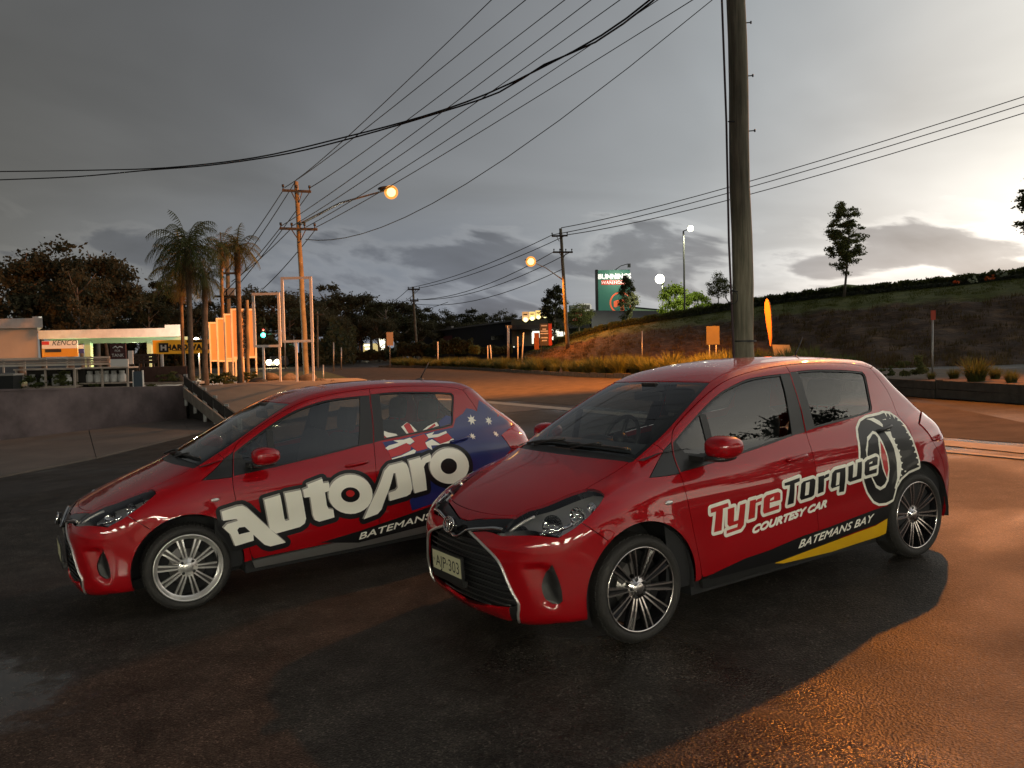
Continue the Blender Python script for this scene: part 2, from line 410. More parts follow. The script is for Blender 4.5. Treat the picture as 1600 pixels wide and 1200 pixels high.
def side3(xz):   # (x,z) on the left flank -> 3-D
    q = np.array([(p[0], p[-1]) for p in xz], float); return proj_pts(q, fS, 0)[0]
def proj_pts(q, fr, off):
    o, d = fr.ray(q); t = hit(o, d, off, tmax=6., n=260)
    bad = np.isnan(t)
    if bad.any():
        for i in np.where(bad)[0]:
            g = np.where(~bad)[0]; j = g[np.argmin(((q[g]-q[i])**2).sum(1))]; t[i] = t[j]
    P = o+d*t[:, None]; return P, grad(*P.T)
def inset(lp, g):
    lp = np.asarray(lp, float); a = np.roll(lp, 1, 0); b = np.roll(lp, -1, 0)
    ar = .5*np.sum(lp[:, 0]*b[:, 1]-b[:, 0]*lp[:, 1]); sg = 1 if ar > 0 else -1
    def nn(d): d = np.stack([-d[:, 1], d[:, 0]], 1)*sg; return d/np.maximum(np.linalg.norm(d, axis=1, keepdims=True), 1e-9)
    n0, n1 = nn(lp-a), nn(b-lp); m = n0+n1; l = np.linalg.norm(m, axis=1, keepdims=True); m /= np.maximum(l, 1e-9)
    return lp+m*g/np.maximum((m*n0).sum(1, keepdims=True), .45)
def panel(out, fr, holes=(), off=0., gap=.0022, lip=.018, grid=.035, uv=False, raw=False):
    """skin panel on the body: outline (3-D points, or frame coordinates) -> (verts, normals, tris)"""
    q = np.asarray(out, float) if uv else fr.uv(surf(out))
    hs = [np.asarray(h, float) if uv else fr.uv(surf(h)) for h in holes]
    if gap: q = inset(q, gap)
    V, T = fill([[q.tolist()]+[h.tolist() for h in hs]], grid)
    P, Nn = proj_pts(V, fr, off)
    a = P[T]; fn = np.cross(a[:, 1]-a[:, 0], a[:, 2]-a[:, 0]); fl = (fn*Nn[T[:, 0]]).sum(1) < 0
    T[fl] = T[fl][:, ::-1]
    if not lip: return P, Nn, T
    e = {}
    for t in T:
        for i in range(3): e[(t[i], t[(i+1) % 3])] = 1
    be = [(a, b) for a, b in e if (b, a) not in e]
    vs_ = sorted({v for x in be for v in x}); ix = {v: i for i, v in enumerate(vs_)}; n = len(P); k = len(vs_)
    vs_ = np.array(vs_); A = P[vs_]; B = A-Nn[vs_]*lip
    c = P[T].mean((0, 1)); on = A-c; on -= Nn[vs_]*(on*Nn[vs_]).sum(1, keepdims=True); on /= np.linalg.norm(on, axis=1, keepdims=True)+1e-9
    LT = []
    for a, b in be: i, j = ix[a], ix[b]; LT += [(n+j, n+i, n+k+i), (n+j, n+k+i, n+k+j)]
    return np.vstack([P, A, B]), np.vstack([Nn, on, on]), np.vstack([T, np.array(LT)])
def pmesh(name, data, m, mirror=False, off_mats=None):
    """data: list of (V,N,T) joined into one mesh; mirror=True flips to the right-hand side"""
    V = []; NN = []; T = []; b = 0
    for v, n, t in data: V.append(v); NN.append(n); T.append(t+b); b += len(v)
    V = np.vstack(V); NN = np.vstack(NN); T = np.vstack(T)
    if mirror: V = V*(1, -1, 1); NN = NN*(1, -1, 1); T = T[:, ::-1]
    me = mesh_np(name, V, T, mats=[m])
    me.normals_split_custom_set_from_vertices(NN.tolist()); return me
def flip(d): v, n, t = d; return v*(1, -1, 1), n*(1, -1, 1), t[:, ::-1]
def on_tube(pts, fr, off, r, n=8, flat=1.):
    q = fr.uv(surf(cr(pts, .025))); P, Nn = proj_pts(q, fr, off)
    return MB().tube(P.tolist(), r, n)
# ---- paints and plastics
def paint(name, col, droplets=True):
    m = mat(name, col, .45, 0, 1.0, spec=.08); t = m.node_tree; b = t.nodes['Principled BSDF']
    b.inputs['Coat Roughness'].default_value = .025; b.inputs['Coat IOR'].default_value = 1.55
    tc = N(t, 'ShaderNodeTexCoord'); ge = N(t, 'ShaderNodeNewGeometry')
    # dew: small beads on surfaces that face the sky
    v = N(t, 'ShaderNodeTexVoronoi', Scale=95.); L(t, tc.outputs['Object'], v.inputs['Vector'])
    n = N(t, 'ShaderNodeTexNoise', Scale=9.); L(t, tc.outputs['Object'], n.inputs['Vector'])
    sz = N(t, 'ShaderNodeSeparateXYZ'); L(t, ge.outputs['Normal'], sz.inputs[0])
    bead = ramp(t, [(.12, 1), (.36, 0)], v.outputs['Distance'], 'EASE')
    k = M(t, 'MULTIPLY', bead.outputs[0], ramp(t, [(.62, 0), (.93, 1)], sz.outputs[2]).outputs[0])
    so_ = N(t, 'ShaderNodeSeparateXYZ'); L(t, tc.outputs['Object'], so_.inputs[0])
    k = M(t, 'MULTIPLY', k, ramp(t, [(.42, .25), (.6, 1)], n.outputs['Fac']).outputs[0])
    k = M(t, 'MULTIPLY', k, ramp(t, [(.5, .10), (.62, .10), (.66, 1)], M(t, 'MULTIPLY', so_.outputs[2], .5)).outputs[0])      # thick on the roof, thin on the bonnet
    bp = N(t, 'ShaderNodeBump', Strength=.6, Distance=.004); L(t, k, bp.inputs['Height']); L(t, bp.outputs[0], b.inputs['Coat Normal'])
    # thin road film towards nothing in particular: faint noise in the coat
    n2 = N(t, 'ShaderNodeTexNoise', Scale=3., Detail=6.); L(t, tc.outputs['Object'], n2.inputs['Vector'])
    L(t, ramp(t, [(.35, .012), (.75, .035)], n2.outputs['Fac']).outputs[0], b.inputs['Coat Roughness'])
    return m
RED = paint('red_paint', (.31, .0015, .005))
BLK = mat('black_plastic', (.018, .018, .018), .42); GLB = mat('gloss_black', (.010, .010, .011), .12); RUB = mat('rubber', (.016, .015, .014), .75)
TYR = mat('tyre_rubber', (.022, .020, .018), .72, bump=.25, bscale=90); CHR = mat('chrome', (.75, .74, .71), .12, 1.); SAT = mat('satin_metal', (.78, .76, .72), .3, .75)
MACH = mat('machined_alloy', (.70, .66, .64), .22, 1.); DRK = mat('dark_interior', (.014, .014, .015), .8); SEAT = mat('seat_cloth', (.035, .035, .037), .9, bump=.3, bscale=200)
DASH = mat('dash_plastic', (.03, .03, .032), .6); SIL = mat('silver_paint', (.30, .29, .28), .35, .7, .5); WHT = mat('white_vinyl', (.92, .89, .77), .4, coat=.2)
VBK = mat('black_vinyl', (.008, .008, .009), .4, coat=.15, spec=.3); VRD = mat('red_vinyl', (.50, .02, .02), .35, coat=.4); VBL = mat('blue_vinyl', (.012, .022, .13), .3, coat=.5)
VYL = mat('yellow_vinyl', (.75, .42, .01), .3, coat=.5); VGY = mat('grey_vinyl', (.33, .31, .27), .35, coat=.4); PLT = mat('plate_face', (.60, .58, .38), .4); DISC = mat('brake_disc', (.35, .33, .31), .35, .9)
GLS = glass('side_glass', (.46, .49, .47)); GLW = glass('windscreen_glass', (.70, .74, .72)); LENS = glass('lens_glass', (.93, .93, .93)); TLENS = mat('tail_lens', (.35, .004, .008), .08, coat=1.)
REFL = bpy.data.materials.new('reflector'); REFL.use_nodes = True
_t = REFL.node_tree; _b = _t.nodes['Principled BSDF']; _b.inputs['Metallic'].default_value = 1; _b.inputs['Base Color'].default_value = (.82, .83, .84, 1); _b.inputs['Roughness'].default_value = .08
_v = N(_t, 'ShaderNodeTexVoronoi', Scale=26.); L(_t, N(_t, 'ShaderNodeTexCoord').outputs['Object'], _v.inputs['Vector'])
_p = N(_t, 'ShaderNodeBump', Strength=.8, Distance=.02); L(_t, _v.outputs['Distance'], _p.inputs['Height']); L(_t, _p.outputs[0], _b.inputs['Normal'])
AMB = mat('amber', (.7, .22, .02), .2); HOUS = mat('lamp_housing', (.74, .75, .76), .2, .4, bump=.15, bscale=18)
# ---- curves shared between panels (left side; read off both cars in the photograph)
HG = [(-.19,-.613,.873),(-.09,-.617,.905),(.009,-.622,.939),(.12,-.622,.98)]
HLtop = [(-.544,-.416,.751),(-.48,-.44,.78),(-.404,-.511,.806),(-.274,-.567,.85),(-.19,-.613,.873)]
HLin = [(-.659,-.443,.664),(-.616,-.433,.708),(-.544,-.416,.751)]
HLtip = [(-.19,-.613,.873),(-.168,-.66,.871),(-.162,-.71,.866),(-.165,-.746,.851)]
HLlow1 = [(-.165,-.746,.851),(-.226,-.775,.811),(-.319,-.79,.759),(-.36,-.785,.735)]
HLlow2 = [(-.36,-.785,.735),(-.406,-.776,.71),(-.485,-.743,.671)]
HLbot = [(-.485,-.743,.671),(-.525,-.706,.678),(-.581,-.629,.683),(-.63,-.53,.674),(-.659,-.443,.664)]
HF = [(-.544,-.416,.751),(-.575,-.30,.745),(-.59,-.207,.741),(-.60,-.1,.738),(-.602,0,.737)]
HR = [(.03,0,1.0),(.036,-.15,1.0),(.05,-.312,.996),(.08,-.48,.992),(.12,-.622,.98)]
WL = [(.135,-.634,.99),(.25,-.630,1.045),(.30,-.627,1.07),(.355,-.624,1.097),(.444,-.613,1.144),(.596,-.58,1.226),(.762,-.538,1.311),(.92,-.492,1.382)]
DG = [(.405,-.675,1.072),(.458,-.639,1.138),(.613,-.604,1.225),(.859,-.567,1.339),(1.05,-.55,1.396),(1.286,-.536,1.428),(1.581,-.528,1.442),(1.93,-.528,1.433),(2.198,-.532,1.409),(2.382,-.542,1.377),(2.452,-.553,1.352)]
RG = [(.92,-.492,1.382),(1.05,-.485,1.425),(1.3,-.475,1.462),(1.6,-.47,1.475),(2.0,-.47,1.46),(2.3,-.47,1.43),(2.55,-.465,1.39),(2.64,-.46,1.365)]
DF = [(.36,-.781,.897),(.351,-.822,.816),(.365,-.838,.68),(.40,-.836,.487),(.437,-.825,.30)]
BGp = [(1.46,-.82,.285),(1.457,-.829,.589),(1.459,-.833,.747),(1.472,-.806,.867),(1.497,-.744,.994),(1.525,-.69,1.149),(1.547,-.621,1.317),(1.581,-.552,1.42)]
BGp[-1] = (1.581,-.528,1.442)
RD = [(2.452,-.553,1.352),(2.486,-.588,1.284),(2.532,-.622,1.186),(2.547,-.655,1.10),(2.545,-.69,1.01),(2.53,-.76,.90),(2.47,-.80,.80),(2.36,-.83,.70),(2.262,-.84,.59)]
HSd = [(2.64,-.46,1.365),(2.70,-.54,1.27),(2.79,-.585,1.17),(2.87,-.605,1.08),(2.92,-.615,1.0)]
TL = dict(top=[(2.69,-.76,.94),(2.80,-.70,.975),(2.92,-.615,.985)], fr=[(2.74,-.79,.80),(2.71,-.785,.87),(2.69,-.76,.94)], bot=[(2.96,-.70,.80),(2.86,-.77,.785),(2.74,-.79,.80)], rear=[(2.92,-.615,.985),(2.98,-.63,.90),(2.96,-.70,.80)])
def rev(c): return list(c)[::-1]
def sub(c, lo, hi): return [p for p in c if lo <= p[0] <= hi]
FDLO = [[(.372,.903),(.59,.917),(.928,.948),(1.203,.977),(1.368,.997),(1.492,1.006)],[(1.492,1.006),(1.52,1.149),(1.541,1.317),(1.556,1.388)],
        [(1.556,1.388),(1.47,1.39),(1.238,1.387),(1.098,1.37),(.905,1.323),(.753,1.259),(.604,1.181),(.463,1.099),(.412,1.066)],[(.412,1.066),(.372,.903)]]
RDLO = [[(1.503,1.008),(1.598,1.02),(2.062,1.047),(2.20,1.057)],[(2.20,1.057),(2.245,1.066),(2.265,1.095)],[(2.265,1.095),(2.285,1.163),(2.335,1.295),(2.337,1.32),(2.32,1.340)],
        [(2.32,1.340),(2.13,1.366),(1.865,1.390),(1.735,1.396),(1.571,1.396)],[(1.571,1.396),(1.551,1.317),(1.529,1.149),(1.503,1.008)]]
def xz3(segs): return [[(p[0], -.7, p[1]) for p in s] for s in segs]
def car_meshes():
    B = {}
    def put(name, m, data, both=True, joined=False):
        if joined: B.setdefault(name, []).append((pmesh(name, data+[flip(d) for d in data], m), m)); return
        B.setdefault(name, []).append((pmesh(name, data, m), m))
        if both: B[name].append((pmesh(name, data, m, True), m))
    full = lambda half: np.vstack([half, (np.array(half)*(1, -1, 1))[::-1][1:-1]])
    # hood
    half = path(rev(HF), HLtop, HG, rev(HR)); put('hood', RED, [panel(full(half), fT)], False)
    # fender
    o = path(HG, [HG[-1], WL[0]], WL[:3], [WL[2], (.333,-.681,1.027)], [(.333,-.681,1.027),(.284,-.695,.984),(.21,-.73,.94),(.149,-.761,.902)], [(.149,-.761,.902),(.25,-.775,.897),(.36,-.781,.897)], DF,
             [DF[-1],(.44,-.82,.268)], [(.44,-.82,.268)]+[(p[0],-.82,p[2]) for p in arc(0,-5,125)], [(-.218,-.84,.611),(-.343,-.807,.72),(-.36,-.785,.735)], rev(HLlow1), rev(HLtip))
    put('fender', RED, [panel(o, fD)])
    # bumper: side pieces, lower lip, strip under the hood edge
    gr = [(-.698,-.149,.642),(-.706,-.283,.606),(-.704,-.407,.562),(-.695,-.469,.515),(-.684,-.509,.436),(-.671,-.546,.363),(-.655,-.572,.309),(-.65,-.553,.25),(-.649,-.535,.20)]
    bot = [(-.60,-.56,.178),(-.52,-.68,.185),(-.42,-.76,.197),(-.357,-.79,.205)]
    o = path([(-.69,-.172,.648)]+gr[:1], gr, [gr[-1],(-.62,-.53,.178)], [(-.62,-.53,.178)]+bot, [(p[0],-.82,p[2]) for p in arc(0,195,125)], [(-.218,-.84,.611),(-.343,-.807,.72),(-.36,-.785,.735)], HLlow2, HLbot, [(-.659,-.443,.664),(-.66,-.30,.66),(-.69,-.172,.648)])
    fog = [(-.529,-.736,.533),(-.505,-.752,.45),(-.496,-.76,.387),(-.495,-.758,.331),(-.505,-.74,.315),(-.527,-.711,.313),(-.558,-.687,.342),(-.567,-.672,.41),(-.541,-.678,.476)]
    fogl = cr(fog+fog[:1], .025)[:-1]
    d = [panel(o, fR, [fogl], grid=.018)]
    lip = path([(-.70,0,.217),(-.703,-.22,.232),(-.693,-.40,.258),(-.68,-.49,.272)], [(-.68,-.49,.272),(-.66,-.47,.20),(-.66,-.465,.178)], [(-.66,-.465,.178),(-.67,-.3,.168),(-.67,0,.163)])
    d.append(panel(lip, fR, gap=0))
    st = path(HF, [(-.602,0,.737),(-.66,0,.692)], [(-.66,0,.692),(-.66,-.05,.690),(-.617,-.231,.723),(-.57,-.40,.742),(-.544,-.416,.751)])
    d.append(panel(st, fR, gap=.001))
    put('front_bumper', RED, d, joined=True)
    fill_b = path([(-.655,-.565,.30),(-.64,-.53,.20)], [(-.64,-.53,.20),(-.66,-.468,.178)], [(-.66,-.468,.178),(-.66,-.472,.20),(-.68,-.492,.275)], [(-.68,-.492,.275),(-.655,-.565,.30)])
    put('bumper_insert', BLK, [panel(fill_b, fR, off=-.006)], joined=True)
    bar = path([(-.66,0,.69),(-.66,-.05,.688),(-.617,-.231,.721),(-.56,-.425,.742)], [(-.56,-.425,.742),(-.616,-.435,.708),(-.645,-.44,.684)], [(-.645,-.44,.684),(-.66,-.30,.662),(-.692,-.172,.650),(-.70,-.08,.632),(-.71,0,.60)])
    put('nose_bar', GLB, [panel(bar, fR, off=.004, gap=.001)], joined=True)
    put('fog_recess', BLK, [panel(fogl, fR, off=-.014, gap=-.003, lip=0)])
    # headlight: clear lens over a housing
    hl = path(HLin, HLtop, HLtip, HLlow1, HLlow2, HLbot)
    put('headlight', LENS, [panel(hl, fH, off=.001, lip=0, grid=.03)])
    put('lamp_housing', HOUS, [panel(hl, fH, off=-.105, gap=-.002, lip=-.104, grid=.04)])
    # doors
    fdl = path(*FDLO, step=.04); rdl = path(*RDLO, step=.04)
    t3 = lambda lp: [(p[0], -.7, p[1]) for p in lp]
    uvS = lambda lp: np.array([(p[0], p[1]) for p in lp])
    so = fS.uv(surf(path(DF, [DF[-1],(.455,-.82,.276)], [(.455,-.82,.276),(1.46,-.82,.285)], BGp, rev(sub(DG, 0, 1.582)), [DG[0], DF[0]])))
    put('front_door', RED, [panel(so, fS, [fdl], uv=True)])
    so = fS.uv(surf(path(BGp, sub(DG, 1.58, 3), RD, [(p[0],-.82,p[2]) for p in arc(2.51,130,184)], [(2.131,-.82,.273),(2.128,-.82,.283)], [(2.128,-.82,.283),(1.46,-.82,.285)])))
    put('rear_door', RED, [panel(so, fS, [rdl], uv=True)])
    for nm, lp, pil in (('front', fdl, [(1.368,.997),(1.401,1.12),(1.437,1.25),(1.469,1.388),(1.556,1.388),(1.541,1.317),(1.52,1.149),(1.492,1.006)]),
                        ('rear', rdl, [(1.503,1.008),(1.597,1.02),(1.605,1.10),(1.62,1.225),(1.647,1.395),(1.571,1.396),(1.551,1.317),(1.529,1.149)])):
        put(nm+'_window', GLS, [panel(uvS(lp), fS, off=-.010, gap=-.003, lip=0, uv=True)])
        ins = inset(np.array(lp), .013)
        tr = [panel(uvS(lp), fS, [ins], off=-.004, gap=.0, lip=.012, uv=True), panel(uvS(path(*[[a, b] for a, b in zip(pil, pil[1:]+pil[:1])])), fS, off=-.002, gap=.0, lip=.012, uv=True)]
        if nm == 'front':
            for pg in ([(.648,.925),(.700,.93),(.716,1.20),(.668,1.215)], [(.375,.905),(.64,.922),(.62,.965),(.475,1.0),(.43,1.07),(.412,1.064)]):
                tr.append(panel(uvS(path(*[[a, b] for a, b in zip(pg, pg[1:]+pg[:1])])), fS, off=-.003, gap=0, lip=.012, uv=True))
        put(nm+'_window_trim', BLK, tr)
    tri = [(.149,-.761,.902),(.21,-.73,.94),(.284,-.695,.984),(.333,-.681,1.027),(.40,-.676,1.069)]
    put('quarter_trim', BLK, [panel(path(tri, [tri[-1],(.36,-.781,.899)], [(.36,-.781,.899),(.25,-.775,.899),(.149,-.761,.902)]), fD, off=-.001, gap=.002)])
    # roof frame, roof, quarter, rear
    o = path(WL[2:], RG, [RG[-1],(2.55,-.51,1.37),(2.452,-.553,1.352)], rev(DG), [DG[0],(.37,-.679,1.05),(.333,-.681,1.027)], [(.333,-.681,1.027), WL[2]])
    put('roof_frame', RED, [panel(o, fD)])
    half = path([(.87,0,1.393),(.874,-.1,1.393),(.885,-.3,1.39),(.92,-.492,1.382)], RG, [RG[-1],(2.68,-.25,1.39),(2.70,0,1.395)])
    put('roof', RED, [panel(full(half), fT)], False)
    o = path(rev(RD), [RD[0],(2.55,-.51,1.37),RG[-1]], HSd, [HSd[-1],TL['top'][-1]], rev(TL['top']), rev(TL['fr']), [TL['fr'][0],(2.86,-.80,.62),(2.862,-.82,.445)], [(p[0],-.82,p[2]) for p in arc(2.51,22,130)])
    put('quarter_panel', RED, [panel(o, fQ)])
    put('taillight', TLENS, [panel(path(TL['top'], TL['rear'], TL['bot'], TL['fr']), fQ, off=.006)])
    half = [(0,-0,1.37),(0,-.25,1.365),(0,-.45,1.345),(0,-.545,1.25),(0,-.588,1.15),(0,-.606,1.06),(0,-.616,.99),(0,-.632,.90),(0,-.66,.81),(0,-.64,.70),(0,-.56,.62),(0,-.3,.60),(0,0,.60)]
    gl = [(0,0,1.325),(0,-.3,1.318),(0,-.44,1.30),(0,-.50,1.20),(0,-.535,1.08),(0,-.50,1.03),(0,-.3,1.02),(0,0,1.02)]
    fu = lambda h: fB.uv(full(cr(h, .04)))
    put('tailgate', RED, [panel(fu(half), fB, [fu(gl)], uv=True)], False)
    put('rear_window', GLS, [panel(fu(gl), fB, off=-.006, gap=-.003, lip=0, uv=True)], False)
    half = path([(3.2,0,.598),(3.15,-.3,.598),(3.1,-.56,.617),(3.0,-.66,.72),(2.96,-.70,.795)], [(2.96,-.70,.795),(2.86,-.77,.783),(2.74,-.79,.798)], [(2.74,-.79,.798),(2.86,-.80,.62),(2.862,-.82,.445)], [(p[0],-.82,p[2]) for p in arc(2.51,22,-12,n=8)], [(2.88,-.82,.221),(3.0,-.74,.22),(3.1,-.5,.22),(3.12,0,.22)])
    q = fR2.uv(surf(half)); qf = np.vstack([q, (q*(-1, 1))[::-1][1:-1]])
    put('rear_bumper', RED, [panel(qf, fR2, uv=True)], False)
    o = path([(.44,-.82,.264),(1.46,-.82,.28),(2.125,-.82,.278)], [(2.125,-.82,.278),(2.135,-.82,.215)], [(2.135,-.82,.215),(1.4,-.8,.202),(.46,-.8,.20)], [(.46,-.8,.20),(.44,-.82,.264)])
    put('sill', BLK, [panel(o, fS)])
    # windscreen and cowl
    half = path([(.095,0,1.03),(.105,-.2,1.028),(.12,-.4,1.022),(.145,-.56,1.012),(.155,-.634,1.0)], [(.155,-.634,1.0)]+WL[1:], [(.92,-.492,1.382),(.885,-.3,1.39),(.874,-.1,1.393),(.87,0,1.393)])
    put('windscreen', GLW, [panel(full(half), fW, off=-.003, gap=.003, lip=0)], False)
    q = fW.uv(surf(full(half))); put('windscreen_frit', GLB, [panel(inset(q, .004), fW, [inset(q, .032)], off=-.0065, gap=0, lip=0, uv=True)], False)
    half = path(HR, [(.12,-.622,.98),(.155,-.634,1.0)], [(.155,-.634,1.0),(.145,-.56,1.012),(.12,-.4,1.022),(.105,-.2,1.028),(.095,0,1.03)])
    put('cowl', BLK, [panel(full(half), fW, off=-.012, gap=.001)], False)
    # grille
    gh = [(-.70,0,.665),(-.698,-.149,.642),(-.706,-.283,.606),(-.704,-.407,.562),(-.695,-.469,.515),(-.684,-.509,.436),(-.671,-.546,.363),(-.655,-.572,.309),(-.68,-.505,.276),(-.693,-.415,.257),(-.703,-.22,.230),(-.70,0,.215)]
    q = fR.uv(surf(cr(gh, .03))); qf = np.vstack([q, (q*(-1, 1))[::-1][1:-1]])
    put('grille', DRK, [panel(qf, fR, off=-.05, gap=-.004, lip=-.045, uv=True)], False)
    B['_gh'] = gh
    return B
CARB = car_meshes()
# cutting helper for decals on the left flank
def dense(lp, step=.03):
    o = []
    for (x0, y0), (x1, y1) in zip(lp, list(lp[1:])+[lp[0]]):
        n = max(1, int(math.hypot(x1-x0, y1-y0)/step))
        o += [(x0+(x1-x0)*i/n, y0+(y1-y0)*i/n) for i in range(n)]
    return o
def decal(name, groups, m, parent, off=.0018, grid=.028, fr=fS):
    grid = min(grid, .028); off = off*1.4 if off > 0 else off
    groups = [[dense(l) for l in g] for g in groups]
    V, T = fill(groups, grid); P, Nn = proj_pts(V, fr, off)
    a = P[T]; fn = np.cross(a[:, 1]-a[:, 0], a[:, 2]-a[:, 0]); fl = (fn*Nn[T[:, 0]]).sum(1) < 0; T[fl] = T[fl][:, ::-1]
    return obj(name, pmesh(name, [(P, Nn, T)], m), None, parent)
def map_text(s, p0, p1, capvec, spacing=1.0, bold=0):
    """text whose baseline runs p0->p1 and whose cap height vector is capvec"""
    lps = text_loops(s, spacing); xs = [p[0] for l in lps for p in l]; ys = [p[1] for l in lps for p in l]; w = max(xs); x0 = min(xs); h = .73
    p0, p1, cv = map(np.array, (p0, p1, capvec)); ex = (p1-p0)/(w-x0)
    lp = [[tuple(p0+ex*(p[0]-x0)+cv*(p[1]/h)) for p in l] for l in lps]
    g = [lp]
    if bold:
        for l in lp: g += stroke(l, bold, 4)[1:]
    return g
